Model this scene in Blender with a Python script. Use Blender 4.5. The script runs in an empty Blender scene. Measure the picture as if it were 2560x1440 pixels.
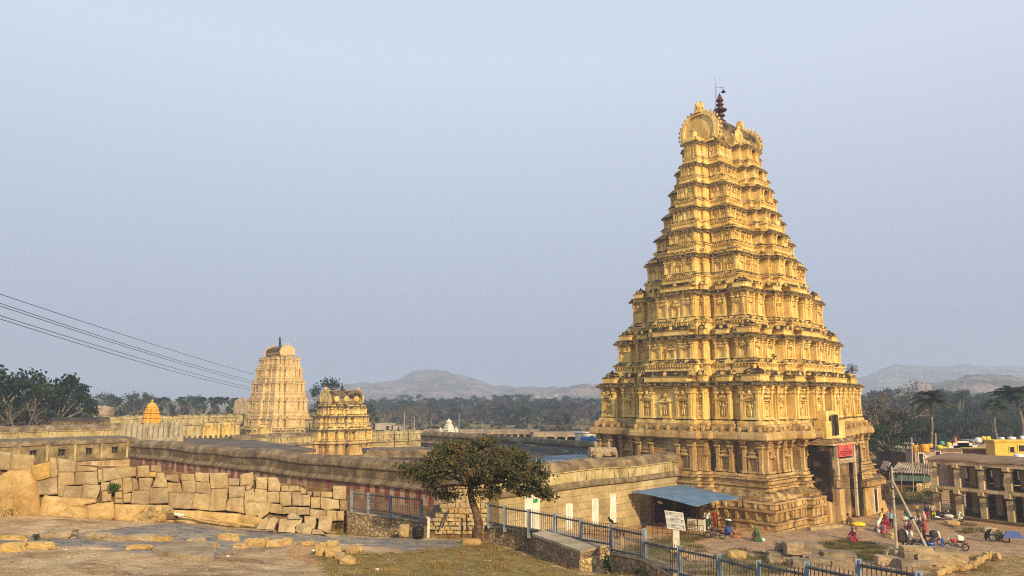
import bpy, bmesh, math, random
import numpy as np
from mathutils import Vector, Matrix, noise
from mathutils.geometry import delaunay_2d_cdt
R = math.radians
rnd = random.Random(7)
sc = bpy.context.scene
col = sc.collection

# ---------------------------------------------------------------- camera
F, Y0, EYE = 1880.0, 995.0, 13.0          # focal length (photo pixels), horizon row, eye height above the plaza
PITCH = math.atan((Y0 - 720.0) / F)
cd = bpy.data.cameras.new('camera'); cam = bpy.data.objects.new('camera', cd); col.objects.link(cam)
cd.sensor_width = 36.0; cd.lens = F / 2560.0 * 36.0; cd.clip_start = 0.3; cd.clip_end = 12000
cam.location = (0, 0, EYE); cam.rotation_euler = (R(90) + PITCH, 0, 0)
sc.camera = cam

# ---------------------------------------------------------------- sun and sky
AZ = R(46.3)                                # bearing of the temple's north axis
NV = Vector((math.sin(AZ), math.cos(AZ))); WV = Vector((-math.cos(AZ), math.sin(AZ)))
SUN_EL = R(25); sh = (-WV * math.cos(R(18)) - NV * math.sin(R(18)))
sund = Vector((sh.x * math.cos(SUN_EL), sh.y * math.cos(SUN_EL), math.sin(SUN_EL)))
sl = bpy.data.lights.new('sun', 'SUN'); sun = bpy.data.objects.new('sun', sl); col.objects.link(sun)
sl.energy = 5.0; sl.angle = R(.8); sl.color = (1.0, 0.76, 0.43)
sun.rotation_euler = sund.to_track_quat('Z', 'Y').to_euler()
wd = bpy.data.worlds.new('World'); sc.world = wd; wd.use_nodes = True
nt = wd.node_tree; nt.nodes.clear()
out = nt.nodes.new('ShaderNodeOutputWorld'); bg = nt.nodes.new('ShaderNodeBackground')
sky = nt.nodes.new('ShaderNodeTexSky'); sky.sky_type = 'NISHITA'; sky.sun_disc = False
sky.sun_elevation = SUN_EL; sky.sun_rotation = math.atan2(sund.x, sund.y)
sky.air_density = 1.2; sky.dust_density = 3.0; sky.ozone_density = 2.0
tc = nt.nodes.new('ShaderNodeTexCoord'); sp = nt.nodes.new('ShaderNodeSeparateXYZ')
nt.links.new(tc.outputs['Generated'], sp.inputs[0])
rmp = nt.nodes.new('ShaderNodeValToRGB'); nt.links.new(sp.outputs['Z'], rmp.inputs[0])
e = rmp.color_ramp.elements                # an overcast, smoky morning: pale grey-blue, duller towards the horizon
e[0].position = 0.0; e[0].color = (3.45, 3.75, 4.85, 1)
e[1].position = 1.0; e[1].color = (4.9, 6.1, 7.7, 1)
x = e.new(0.12); x.color = (4.1, 4.5, 5.7, 1)
x = e.new(0.42); x.color = (6.2, 6.85, 7.9, 1)
mx = nt.nodes.new('ShaderNodeMix'); mx.data_type = 'RGBA'; mx.inputs[0].default_value = 0.86
nt.links.new(sky.outputs[0], mx.inputs[6]); nt.links.new(rmp.outputs[0], mx.inputs[7])
nt.links.new(mx.outputs[2], bg.inputs[0]); bg.inputs[1].default_value = 0.1
nt.links.new(bg.outputs[0], out.inputs[0])
sc.view_settings.view_transform = 'Standard'; sc.view_settings.look = 'None'
sc.view_settings.exposure = 0.26; sc.view_settings.gamma = 1.0
sc.cycles.volume_step_rate = 4; sc.cycles.max_bounces = 6; sc.cycles.volume_bounces = 1; sc.cycles.filter_width = 1.05; sc.cycles.use_denoising = False

# ---------------------------------------------------------------- pixel -> place
def ray(px, py):
    x = (px - 1280) / F; v = (720 - py) / F
    return Vector((x, math.cos(PITCH) - v * math.sin(PITCH), math.sin(PITCH) + v * math.cos(PITCH)))
def gp(px, py, z=0.0):                      # where the sight line meets height z
    r = ray(px, py); t = (z - EYE) / r.z; return Vector((r.x * t, r.y * t, z))
def dp(px, py, Y):                          # where it is Y metres ahead
    r = ray(px, py); t = Y / r.y; return Vector((r.x * t, Y, EYE + r.z * t))
def proj(p):
    z = p[2] - EYE; d = p[1] * math.cos(PITCH) + z * math.sin(PITCH); v = -p[1] * math.sin(PITCH) + z * math.cos(PITCH)
    return 1280 + F * p[0] / d, 720 - F * v / d
TC = Vector((27.7, 95.6))                   # centre of the great tower
def tw(n, w, z=0.0):                        # temple grid: n metres north, w metres west of the tower's centre
    p = TC + NV * n + WV * w; return Vector((p.x, p.y, z))
ROT = math.pi / 2 - AZ

# ---------------------------------------------------------------- materials
def lin(c):
    return tuple(((v / 255) / 12.92 if v / 255 <= .04045 else ((v / 255 + .055) / 1.055) ** 2.4) for v in c) + (1,)
MATS = {}
def mat(name, c1, c2=None, c3=None, scale=1.0, rough=.9, bump=.3, coord='pos', stain=None, streak=None, metal=0, bscale=None, bdist=.05, brick=None, spec=.2, vor=None):
    """rock / plaster / paint: mottled base colour, optional mould on ledges, rain streaks, stone joints, bump"""
    m = bpy.data.materials.new(name); m.use_nodes = True; n = m.node_tree; L = n.links
    b = n.nodes['Principled BSDF']; b.inputs['Roughness'].default_value = rough; b.inputs['Metallic'].default_value = metal
    b.inputs['Specular IOR Level'].default_value = spec
    c1 = tuple(c1)[:3] + (1,); c2 = tuple(c2 or c1)[:3] + (1,); c3 = tuple(c3 or c2)[:3] + (1,)
    if coord == 'pos':
        g = n.nodes.new('ShaderNodeNewGeometry'); P = g.outputs['Position']
    else:
        g = n.nodes.new('ShaderNodeTexCoord'); P = g.outputs['Object']
    def nz(s, det=5, ro=.55, vec=None):
        t = n.nodes.new('ShaderNodeTexNoise'); t.inputs['Scale'].default_value = s; t.inputs['Detail'].default_value = det
        t.inputs['Roughness'].default_value = ro; L.new(vec or P, t.inputs['Vector']); return t.outputs['Fac']
    def ramp(src, p0, p1, a=(0, 0, 0, 1), bb=(1, 1, 1, 1)):
        r = n.nodes.new('ShaderNodeValToRGB'); L.new(src, r.inputs[0]); e = r.color_ramp.elements
        e[0].position = p0; e[1].position = p1; e[0].color = a; e[1].color = bb; return r
    def mixc(fac, a, bb):
        x = n.nodes.new('ShaderNodeMix'); x.data_type = 'RGBA'
        if hasattr(fac, 'default_value') or hasattr(fac, 'links'): L.new(fac, x.inputs[0])
        else: x.inputs[0].default_value = fac
        for s, i in ((a, 6), (bb, 7)):
            if isinstance(s, tuple): x.inputs[i].default_value = s
            else: L.new(s, x.inputs[i])
        return x.outputs[2]
    def math_(op, a, bb):
        x = n.nodes.new('ShaderNodeMath'); x.operation = op; x.use_clamp = True
        for s, i in ((a, 0), (bb, 1)):
            if isinstance(s, (int, float)): x.inputs[i].default_value = s
            else: L.new(s, x.inputs[i])
        return x.outputs[0]
    r = ramp(nz(scale), .32, .68, c1, c3); e = r.color_ramp.elements.new(.5); e.color = c2
    c = r.outputs[0]
    fine = ramp(nz(scale * 9, 3), .3, .75, (.72, .72, .72, 1), (1.18, 1.18, 1.18, 1))
    mm = n.nodes.new('ShaderNodeMix'); mm.data_type = 'RGBA'; mm.blend_type = 'MULTIPLY'; mm.inputs[0].default_value = .8
    L.new(c, mm.inputs[6]); L.new(fine.outputs[0], mm.inputs[7]); c = mm.outputs[2]
    hgt = nz(bscale or scale * 6, 6)
    if brick:                               # coursed ashlar joints laid in the wall's own plane
        bw, bh, jc, ax = brick
        tx = n.nodes.new('ShaderNodeTexCoord'); s = n.nodes.new('ShaderNodeSeparateXYZ'); cb = n.nodes.new('ShaderNodeCombineXYZ')
        L.new(tx.outputs['Object'], s.inputs[0]); L.new(s.outputs[ax], cb.inputs[0]); L.new(s.outputs[2], cb.inputs[1])
        wv = n.nodes.new('ShaderNodeTexNoise'); wv.inputs['Scale'].default_value = .5; L.new(tx.outputs['Object'], wv.inputs['Vector'])
        ad = n.nodes.new('ShaderNodeVectorMath'); ad.operation = 'MULTIPLY_ADD'; ad.inputs[1].default_value = (.25, .25, 0)
        L.new(wv.outputs['Color'], ad.inputs[0]); L.new(cb.outputs[0], ad.inputs[2])
        bt = n.nodes.new('ShaderNodeTexBrick'); L.new(ad.outputs[0], bt.inputs['Vector']); bt.inputs['Scale'].default_value = 1
        bt.inputs['Brick Width'].default_value = bw; bt.inputs['Row Height'].default_value = bh; bt.inputs['Mortar Size'].default_value = .022
        bt.inputs['Mortar Smooth'].default_value = .3; bt.inputs['Color1'].default_value = (1, 1, 1, 1); bt.inputs['Color2'].default_value = (.72, .74, .76, 1)
        m2 = n.nodes.new('ShaderNodeMix'); m2.data_type = 'RGBA'; m2.blend_type = 'MULTIPLY'; m2.inputs[0].default_value = 1
        bt.inputs['Mortar'].default_value = tuple(jc)[:3] + (1,)
        L.new(c, m2.inputs[6]); L.new(bt.outputs['Color'], m2.inputs[7]); c = m2.outputs[2]
        hgt = math_('SUBTRACT', hgt, math_('MULTIPLY', bt.outputs['Fac'], .5))
    if vor:                                 # rubble: rounded stones with dark joints
        vs, jc = vor
        v1 = n.nodes.new('ShaderNodeTexVoronoi'); v1.feature = 'DISTANCE_TO_EDGE'; v1.inputs['Scale'].default_value = vs; L.new(P, v1.inputs['Vector'])
        v2 = n.nodes.new('ShaderNodeTexVoronoi'); v2.inputs['Scale'].default_value = vs; L.new(P, v2.inputs['Vector'])
        jr = ramp(v1.outputs['Distance'], .02, .09)
        hs = n.nodes.new('ShaderNodeHueSaturation'); L.new(c, hs.inputs['Color'])
        sx = n.nodes.new('ShaderNodeSeparateColor'); L.new(v2.outputs['Color'], sx.inputs[0])
        mr = n.nodes.new('ShaderNodeMapRange'); L.new(sx.outputs[0], mr.inputs[0]); mr.inputs[3].default_value = .65; mr.inputs[4].default_value = 1.35
        L.new(mr.outputs[0], hs.inputs['Value'])
        c = mixc(jr.outputs[0], tuple(jc)[:3] + (1,), hs.outputs[0])
        hgt = math_('ADD', math_('MULTIPLY', hgt, .4), math_('MULTIPLY', jr.outputs[0], .6))
    if streak:                              # run-off marks from the ledges
        sc_, amt, scol = streak
        mp = n.nodes.new('ShaderNodeMapping'); mp.inputs['Scale'].default_value = (1, 1, .12); L.new(P, mp.inputs['Vector'])
        f = ramp(nz(sc_, 4, .6, mp.outputs[0]), .5, .68)
        c = mixc(math_('MULTIPLY', f.outputs[0], amt), c, tuple(scol)[:3] + (1,))
    if stain:                               # black mould growing on surfaces that face up
        lo, hi, ns, scol = stain
        gg = n.nodes.new('ShaderNodeNewGeometry'); s = n.nodes.new('ShaderNodeSeparateXYZ'); L.new(gg.outputs['True Normal'], s.inputs[0])
        f = ramp(s.outputs['Z'], lo, hi); g2 = ramp(nz(ns, 4), .36, .56)
        c = mixc(math_('MULTIPLY', f.outputs[0], g2.outputs[0]), c, tuple(scol)[:3] + (1,))
    L.new(c, b.inputs['Base Color'])
    if bump:
        bp = n.nodes.new('ShaderNodeBump'); bp.inputs['Strength'].default_value = bump; bp.inputs['Distance'].default_value = bdist
        L.new(hgt, bp.inputs['Height']); L.new(bp.outputs[0], b.inputs['Normal'])
    MATS[name] = m; return m
def plain(name, c, rough=.6, metal=0, var=.12, emis=None):
    c = tuple(c)[:3]
    return mat(name, [v * (1 - var) for v in c], c, [min(1, v * (1 + var)) for v in c], scale=3, rough=rough, metal=metal, bump=0, coord='obj', spec=.4)

# ---------------------------------------------------------------- mesh building
class MB:
    def __init__(s): s.v = []; s.f = []; s.mi = []
    def add(s, vs, fs, mi=0):
        o = len(s.v); s.v += [tuple(v) for v in vs]; s.f += [tuple(i + o for i in f) for f in fs]; s.mi += [mi] * len(fs); return s
    def box(s, x0, x1, y0, y1, z0, z1, mi=0, M=None):
        vs = [Vector((x, y, z)) for z in (z0, z1) for x, y in ((x0, y0), (x1, y0), (x1, y1), (x0, y1))]
        if M: vs = [M @ v for v in vs]
        return s.add(vs, [(3, 2, 1, 0), (4, 5, 6, 7), (0, 1, 5, 4), (1, 2, 6, 5), (2, 3, 7, 6), (3, 0, 4, 7)], mi)
    def frus(s, cx, cy, z0, z1, a0, b0, a1, b1, mi=0, M=None):
        vs = [Vector((cx + sx * a, cy + sy * b, z)) for z, a, b in ((z0, a0, b0), (z1, a1, b1)) for sx, sy in ((-1, -1), (1, -1), (1, 1), (-1, 1))]
        if M: vs = [M @ v for v in vs]
        return s.add(vs, [(3, 2, 1, 0), (4, 5, 6, 7), (0, 1, 5, 4), (1, 2, 6, 5), (2, 3, 7, 6), (3, 0, 4, 7)], mi)
    def lathe(s, cx, cy, pr, n=8, mi=0, M=None, ph=0.0, sx=1.0, sy=1.0):   # pr: [(r,z)...]
        vs = []
        for r, z in pr:
            for k in range(n):
                a = ph + 2 * math.pi * k / n; vs.append(Vector((cx + sx * r * math.cos(a), cy + sy * r * math.sin(a), z)))
        if M: vs = [M @ v for v in vs]
        fs = [(i * n + k, i * n + (k + 1) % n, (i + 1) * n + (k + 1) % n, (i + 1) * n + k) for i in range(len(pr) - 1) for k in range(n)]
        fs += [tuple(range(n))[::-1], tuple(range((len(pr) - 1) * n, len(pr) * n))]
        return s.add(vs, fs, mi)
    def tube(s, pts, rad, n=6, mi=0):
        pts = [Vector(p) for p in pts]; rr = rad if isinstance(rad, (list, tuple)) else [rad] * len(pts)
        vs = []; up = Vector((.13, .27, .95))
        for i, p in enumerate(pts):
            d = (pts[min(i + 1, len(pts) - 1)] - pts[max(i - 1, 0)]).normalized()
            if abs(d.dot(up)) > .97: up = Vector((1, .1, 0))
            a = d.cross(up).normalized(); b = d.cross(a)
            for k in range(n):
                t = 2 * math.pi * k / n; vs.append(p + (a * math.cos(t) + b * math.sin(t)) * rr[i])
        fs = [(i * n + k, i * n + (k + 1) % n, (i + 1) * n + (k + 1) % n, (i + 1) * n + k) for i in range(len(pts) - 1) for k in range(n)]
        fs += [tuple(range(n)), tuple(range((len(pts) - 1) * n, len(pts) * n))[::-1]]
        return s.add(vs, fs, mi)
    def ell(s, c, r, n=8, m=5, mi=0, M=None):
        pr = [(max(.02, math.sin(math.pi * i / m)), -math.cos(math.pi * i / m)) for i in range(m + 1)]
        T = Matrix.Translation(Vector(c)) @ (M or Matrix()) @ Matrix.Diagonal((r[0], r[1], r[2], 1))
        return s.lathe(0, 0, pr, n, mi, T)
    def prism(s, poly, z0, z1, mi=0, M=None):  # poly: CCW [(x,y)]
        n = len(poly); vs = [Vector((x, y, z0)) for x, y in poly] + [Vector((x, y, z1)) for x, y in poly]
        if M: vs = [M @ v for v in vs]
        return s.add(vs, [tuple(range(n))[::-1], tuple(range(n, 2 * n))] + [(i, (i + 1) % n, (i + 1) % n + n, i + n) for i in range(n)], mi)
    def vault(s, x0, x1, yc, z0, wd_, h, n=8, mi=0, M=None, horse=0.0):     # barrel along x
        pr = []
        for k in range(n + 1):
            a = -horse + (math.pi + 2 * horse) * k / n
            pr.append((yc + wd_ * math.cos(a), z0 + h * (math.sin(a) + math.sin(horse)) / (1 + math.sin(horse))))
        vs = [Vector((x, y, z)) for x in (x0, x1) for y, z in pr]
        if M: vs = [M @ v for v in vs]
        q = n + 1
        return s.add(vs, [(i, i + 1, i + 1 + q, i + q) for i in range(n)] + [(n, 0, q, n + q), tuple(range(q))[::-1], tuple(range(q, 2 * q))], mi)
    def build(s, name, mats, parent=None, smooth=False, loc=None, rot=None):
        me = bpy.data.meshes.new(name); me.from_pydata(s.v, [], s.f)
        mats = mats if isinstance(mats, (list, tuple)) else [mats]
        for m in mats: me.materials.append(m)
        if len(mats) > 1: me.polygons.foreach_set('material_index', s.mi)
        bm = bmesh.new(); bm.from_mesh(me); bmesh.ops.recalc_face_normals(bm, faces=bm.faces); bm.to_mesh(me); bm.free()
        if smooth: me.polygons.foreach_set('use_smooth', [True] * len(me.polygons))
        me.update()
        o = bpy.data.objects.new(name, me); col.objects.link(o)
        if parent: o.parent = parent
        if loc is not None: o.location = loc
        if rot is not None: o.rotation_euler = (0, 0, rot) if isinstance(rot, (int, float)) else rot
        return o
def tag(o, label=None, cat=None, group=None, kind=None):
    if label: o['label'] = label
    if cat: o['category'] = cat
    if group: o['group'] = group
    if kind: o['kind'] = kind
    return o
def thing(name, label, cat, loc=(0, 0, 0), rot=0.0, group=None):
    o = bpy.data.objects.new(name, None); o.empty_display_size = .5; col.objects.link(o)
    o.location = loc; o.rotation_euler = (0, 0, rot) if isinstance(rot, (int, float)) else rot
    return tag(o, label, cat, group)
def kids(o): return [c for c in bpy.data.objects if c.parent == o]
def copy_tree(o, parent=None):
    c = o.copy(); col.objects.link(c)
    if parent: c.parent = parent
    for ch in kids(o): copy_tree(ch, c)
    return c
def bevel(o, w=.03, seg=1):
    m = o.modifiers.new('bevel', 'BEVEL'); m.width = w; m.segments = seg; m.limit_method = 'ANGLE'; m.angle_limit = R(40); return o
def RZ(a, loc=(0, 0, 0)): return Matrix.Translation(Vector(loc)) @ Matrix.Rotation(a, 4, 'Z')
MOULD = (.035, .028, .02)
# ================================================================ TERRAIN
CP = []                                     # control points of the ground (x, y, z)
def cpp(px, py, Y): CP.append(tuple(dp(px, py, Y)))
for a in [(-500, 1292, 43), (-200, 1290, 43), (0, 1291, 44), (100, 1292, 44.5), (400, 1302, 45.5), (640, 1328, 46.5), (870, 1338, 47), (960, 1342, 45.5), (1045, 1347, 44), (1130, 1350, 43.5),
          (1190, 1353, 42), (1192, 1350, 43.2), (1165, 1352, 42.6), (1215, 1349, 42), (1327, 1400, 36), (1450, 1432, 33), (1524, 1397, 35), (1570, 1432, 31.5), (1613, 1428, 30),
          (200, 1345, 37), (500, 1345, 38.5), (700, 1365, 38), (0, 1370, 33), (-300, 1370, 32), (450, 1385, 33), (650, 1395, 33), (820, 1420, 31.5), (800, 1365, 38), (1000, 1375, 38), (1250, 1390, 35),
          (-400, 1440, 25), (0, 1440, 26), (400, 1440, 26.5), (900, 1440, 27.5), (1200, 1440, 29.5), (1400, 1440, 31), (1550, 1445, 30.3)]:
    cpp(*a)
for i, (px, Y, zz) in enumerate([(1225, 42, 5.5), (1322, 39.5, 5.3), (1452, 35.5, 5.0), (1530, 33, 5.1), (1698, 27.5, 5.7), (1798, 25, 5.9), (1897, 23, 6.1), (2018, 21, 6.2), (2145, 19, 6.5), (2300, 17.3, 6.6), (2560, 15, 6.8), (2900, 13.5, 7.0)]):
    p = dp(px, 1400, Y); CP.append((p.x, p.y, zz)); CP.append((p.x + (2.6 if i == 0 else 1.6), p.y + (2.6 if i == 0 else 1.5), zz - 2.6)); CP.append((p.x + 5.5, p.y + 6.0, .5 if i > 2 else 1.6))
for x, y, z in [(-60, 6, 9.5), (-12, 6, 10.6), (0, 5, 11.2), (8, 6, 10.4), (14, 8, 9.3), (0, 0, 11.35), (-4, -6, 11.5), (5, -6, 11.4), (0, 14, 9.0), (-14, 16, 8.2), (6, 15, 8.4), (-60, -12, 11.5), (40, -12, 9), (60, 6, 5), (-60, 22, 7),
                (30, 20, .8), (60, 25, .3), (90, 0, 0), (120, -12, 0)]: CP.append((x, y, z))
# behind the boulder wall, the path through the gap and up to the temple wall
for a in [(-500, 1215, 47), (0, 1215, 48.5), (400, 1240, 50), (870, 1285, 51)]:
    p = dp(a[0], a[1], a[2]); CP.append((p.x, p.y, 4.6))
for x, y, z in [(-40, 62, 3.6), (-20, 62, 3.0), (-12, 56, 3.0), (-5.5, 60.5, 2.3), (-3, 52, 3.3), (-2, 48, 4.2), (-4.5, 46, 4.6), (2.5, 50, 2.4), (0, 66, 1.3), (5, 62, .9), (6, 72, .5), (12, 78, .3), (10, 66, .3), (10, 55, .6), (14, 48, .4), (18, 60, 0.05), (22, 68, 0)]: CP.append((x, y, z))
for x, y in [(30, 60), (24, 52), (30, 72), (40, 60), (40, 80), (34, 92), (27, 95), (50, 95), (60, 70), (80, 100), (120, 120), (14, 95), (-10, 100), (40, 120), (0, 130), (90, 60), (120, 30)]: CP.append((x, y, 0))
for x, y in [(-60, 100), (-120, 60), (-100, 120), (-40, 130), (-120, 0), (-120, -12)]: CP.append((x, y, 2.0 if y > 50 else 6))
for x in (-400, -150, 0, 150, 400):
    CP.append((x, 220, 0)); CP.append((x, 420, -.5))
CP += [(-400, -60, 4), (400, -60, 0), (0, -60, 10), (-400, 100, 2), (400, 100, 0)]
_xy = [Vector((c[0], c[1])) for c in CP]; _z = np.array([c[2] for c in CP])
_vs, _es, _fs, _ov, _oe, _of = delaunay_2d_cdt(_xy, [], [], 0, 1e-6)
_zz = np.array([_z[o[0]] for o in _ov]); _V = np.array([[v.x, v.y] for v in _vs])
def lin_h(XY):
    Z = np.zeros(len(XY)); done = np.zeros(len(XY), bool)
    for f in _fs:
        a, b, c = _V[f[0]], _V[f[1]], _V[f[2]]
        mn = np.minimum(np.minimum(a, b), c) - 1e-3; mxx = np.maximum(np.maximum(a, b), c) + 1e-3
        idx = np.where((~done) & (XY[:, 0] >= mn[0]) & (XY[:, 0] <= mxx[0]) & (XY[:, 1] >= mn[1]) & (XY[:, 1] <= mxx[1]))[0]
        if not len(idx): continue
        P = XY[idx]; d = (b[1] - c[1]) * (a[0] - c[0]) + (c[0] - b[0]) * (a[1] - c[1])
        if abs(d) < 1e-12: continue
        u = ((b[1] - c[1]) * (P[:, 0] - c[0]) + (c[0] - b[0]) * (P[:, 1] - c[1])) / d
        v = ((c[1] - a[1]) * (P[:, 0] - c[0]) + (a[0] - c[0]) * (P[:, 1] - c[1])) / d
        w = 1 - u - v; ok = (u >= -1e-5) & (v >= -1e-5) & (w >= -1e-5)
        Z[idx[ok]] = u[ok] * _zz[f[0]] + v[ok] * _zz[f[1]] + w[ok] * _zz[f[2]]; done[idx[ok]] = True
    return Z
_off = np.array([[0, 0], [.45, 0], [-.45, 0], [0, .45], [0, -.45], [.3, .3], [-.3, .3], [.3, -.3], [-.3, -.3]])
def heights(XY):
    return np.mean([lin_h(XY + o) for o in _off], axis=0)
def relief(x, y, z):                        # the sheet's own roughness
    if y > 200 or abs(x) > 150: return 0.0
    s = .10 if z > 2.5 else .05
    r = s * noise.noise(Vector((x * .35, y * .35, 0))) + s * .5 * noise.noise(Vector((x * 1.3, y * 1.3, 3)))
    if z > 3.2 and x < 6:
        q = noise.noise(Vector((x * .35 + 5, y * .9, 7))); r += .16 * (math.floor(q * 3.0 + .5) / 3.0) + .04 * noise.noise(Vector((x * 3, y * 3, 1)))
    return r
def gz(x, y):
    z = float(heights(np.array([[x, y]]))[0]); return z + relief(x, y, z)
def on(px, py):                             # first place where the sight line meets the ground
    r = ray(px, py); Ys = np.arange(18, 240, .5); Z = EYE + r.z / r.y * Ys; H = heights(np.stack([r.x / r.y * Ys, Ys], 1))
    k = np.where(Z <= H)[0]; Y = Ys[k[0]] if len(k) else 240
    X = r.x / r.y * Y; return Vector((X, Y, gz(X, Y)))
def grid(xs, ys):
    X, Yg = np.meshgrid(xs, ys); XY = np.stack([X.ravel(), Yg.ravel()], 1); Z = heights(XY)
    vs = [(x, y, z + relief(x, y, z)) for (x, y), z in zip(XY.tolist(), Z.tolist())]
    nx = len(xs); fs = [(j * nx + i, j * nx + i + 1, (j + 1) * nx + i + 1, (j + 1) * nx + i) for j in range(len(ys) - 1) for i in range(nx - 1)]
    return vs, fs
def axis(seg):
    r = []
    for a, b, st in seg: r += list(np.arange(a, b, st))
    return np.array(r + [seg[-1][1]])
xs = axis([(-390, -150, 40), (-150, -60, 6), (-60, -32, 1), (-32, 14, .3), (14, 60, .6), (60, 130, 5), (130, 390, 40)])
ys = axis([(-55, -14, 6), (-14, 14, 1.2), (14, 24, .6), (24, 50, .28), (50, 100, .7), (100, 200, 8), (200, 410, 30)])
gv, gf = grid(xs, ys)
# outer skirt carried to the horizon
ground = MB(); ground.add(gv, gf)
def skirt(x0, x1, y0, y1): ground.add([(x0, y0, -.5), (x1, y0, -.5), (x1, y1, -.5), (x0, y1, -.5)], [(0, 1, 2, 3)])
for q in [(-4000, 4000, 408, 6500), (-4000, -388, -400, 408), (388, 4000, -400, 408), (-388, 388, -400, -54)]: skirt(*q)

def ground_mat():
    m = bpy.data.materials.new('ground'); m.use_nodes = True; n = m.node_tree; L = n.links; b = n.nodes['Principled BSDF']
    b.inputs['Roughness'].default_value = .95; b.inputs['Specular IOR Level'].default_value = .15
    g = n.nodes.new('ShaderNodeNewGeometry'); P = g.outputs['Position']; at = n.nodes.new('ShaderNodeAttribute'); at.attribute_name = 'zones'
    s = n.nodes.new('ShaderNodeSeparateColor'); L.new(at.outputs['Color'], s.inputs[0])
    def nz(sc_, det=6, vec=None, ro=.6):
        t = n.nodes.new('ShaderNodeTexNoise'); t.inputs['Scale'].default_value = sc_; t.inputs['Detail'].default_value = det; t.inputs['Roughness'].default_value = ro
        L.new(vec or P, t.inputs['Vector']); return t.outputs['Fac']
    def ramp(src, *st):
        r = n.nodes.new('ShaderNodeValToRGB'); L.new(src, r.inputs[0]); e = r.color_ramp.elements
        e[0].position, e[0].color = st[0][0], st[0][1] + (1,); e[1].position, e[1].color = st[-1][0], st[-1][1] + (1,)
        for p, c in st[1:-1]: x = e.new(p); x.color = c + (1,)
        return r.outputs[0]
    def mix(f, a, c):
        x = n.nodes.new('ShaderNodeMix'); x.data_type = 'RGBA'; L.new(f, x.inputs[0]); L.new(a, x.inputs[6]); L.new(c, x.inputs[7]); return x.outputs[2]
    def edge(ch, sc_=1.2, w=.5):              # zone border broken up by noise
        a = n.nodes.new('ShaderNodeMath'); a.operation = 'MULTIPLY_ADD'; L.new(nz(sc_, 5), a.inputs[0]); a.inputs[1].default_value = 1.0; L.new(ch, a.inputs[2])
        r = n.nodes.new('ShaderNodeMapRange'); L.new(a.outputs[0], r.inputs[0]); r.inputs[1].default_value = 1.0 - w * .35; r.inputs[2].default_value = 1.0 + w * .15; return r.outputs[0]
    mp = n.nodes.new('ShaderNodeMapping'); mp.inputs['Scale'].default_value = (.6, 1, 1); mp.inputs['Rotation'].default_value = (0, 0, .25); L.new(P, mp.inputs['Vector'])
    rock = ramp(nz(.8, 8, mp.outputs[0]), (.34, (.27, .175, .09)), (.5, (.47, .325, .18)), (.66, (.60, .44, .26)))
    path = ramp(nz(1.6, 8, mp.outputs[0]), (.34, (.16, .145, .14)), (.5, (.27, .24, .21)), (.64, (.40, .32, .215)))
    dirt = ramp(nz(.5, 8), (.3, (.31, .175, .08)), (.5, (.48, .28, .125)), (.7, (.50, .34, .18)))
    grass = ramp(nz(2.5, 8), (.3, (.10, .07, .025)), (.48, (.26, .18, .06)), (.6, (.20, .17, .055)), (.75, (.42, .30, .12)))
    c = mix(edge(s.outputs[0], .6), rock, dirt); c = mix(edge(s.outputs[1], 1.1), c, path); c = mix(edge(s.outputs[2], 1.4), c, grass)
    stone = ramp(nz(.9, 9), (.35, (.30, .195, .11)), (.55, (.42, .28, .165)), (.75, (.50, .345, .205)))
    c = mix(edge(at.outputs['Alpha'], .45), c, stone)
    fine = ramp(nz(14, 4), (.34, (.6, .6, .6)), (.66, (1.3, 1.3, 1.3)))
    mm = n.nodes.new('ShaderNodeMix'); mm.data_type = 'RGBA'; mm.blend_type = 'MULTIPLY'; mm.inputs[0].default_value = .8; L.new(c, mm.inputs[6]); L.new(fine, mm.inputs[7])
    vr = n.nodes.new('ShaderNodeTexVoronoi'); vr.feature = 'DISTANCE_TO_EDGE'; vr.inputs['Scale'].default_value = .28; L.new(mp.outputs[0], vr.inputs['Vector'])
    ds = n.nodes.new('ShaderNodeVectorMath'); ds.operation = 'MULTIPLY_ADD'; nn = n.nodes.new('ShaderNodeTexNoise'); nn.inputs['Scale'].default_value = .7; L.new(P, nn.inputs['Vector'])
    ds.inputs[1].default_value = (2.5, 2.5, 0); L.new(nn.outputs['Color'], ds.inputs[0]); L.new(mp.outputs[0], ds.inputs[2]); L.new(ds.outputs[0], vr.inputs['Vector'])
    ck = ramp(vr.outputs['Distance'], (0.0, (.45, .42, .4)), (.015, (1, 1, 1)))
    m3 = n.nodes.new('ShaderNodeMix'); m3.data_type = 'RGBA'; m3.blend_type = 'MULTIPLY'; m3.inputs[0].default_value = .7; L.new(mm.outputs[2], m3.inputs[6]); L.new(ck, m3.inputs[7])
    L.new(m3.outputs[2], b.inputs['Base Color'])
    bp = n.nodes.new('ShaderNodeBump'); bp.inputs['Strength'].default_value = .8; bp.inputs['Distance'].default_value = .22
    ad = n.nodes.new('ShaderNodeMath'); ad.operation = 'MULTIPLY_ADD'; L.new(nz(3, 10, None, .65), ad.inputs[0]); ad.inputs[1].default_value = 1; ad.inputs[2].default_value = 0
    L.new(ad.outputs[0], bp.inputs['Height']); L.new(bp.outputs[0], b.inputs['Normal'])
    return m
GO = ground.build('ground', ground_mat(), smooth=True); tag(GO, 'rocky and sandy ground falling from the foreground rock to the temple plaza', None, None, 'structure')
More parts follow.
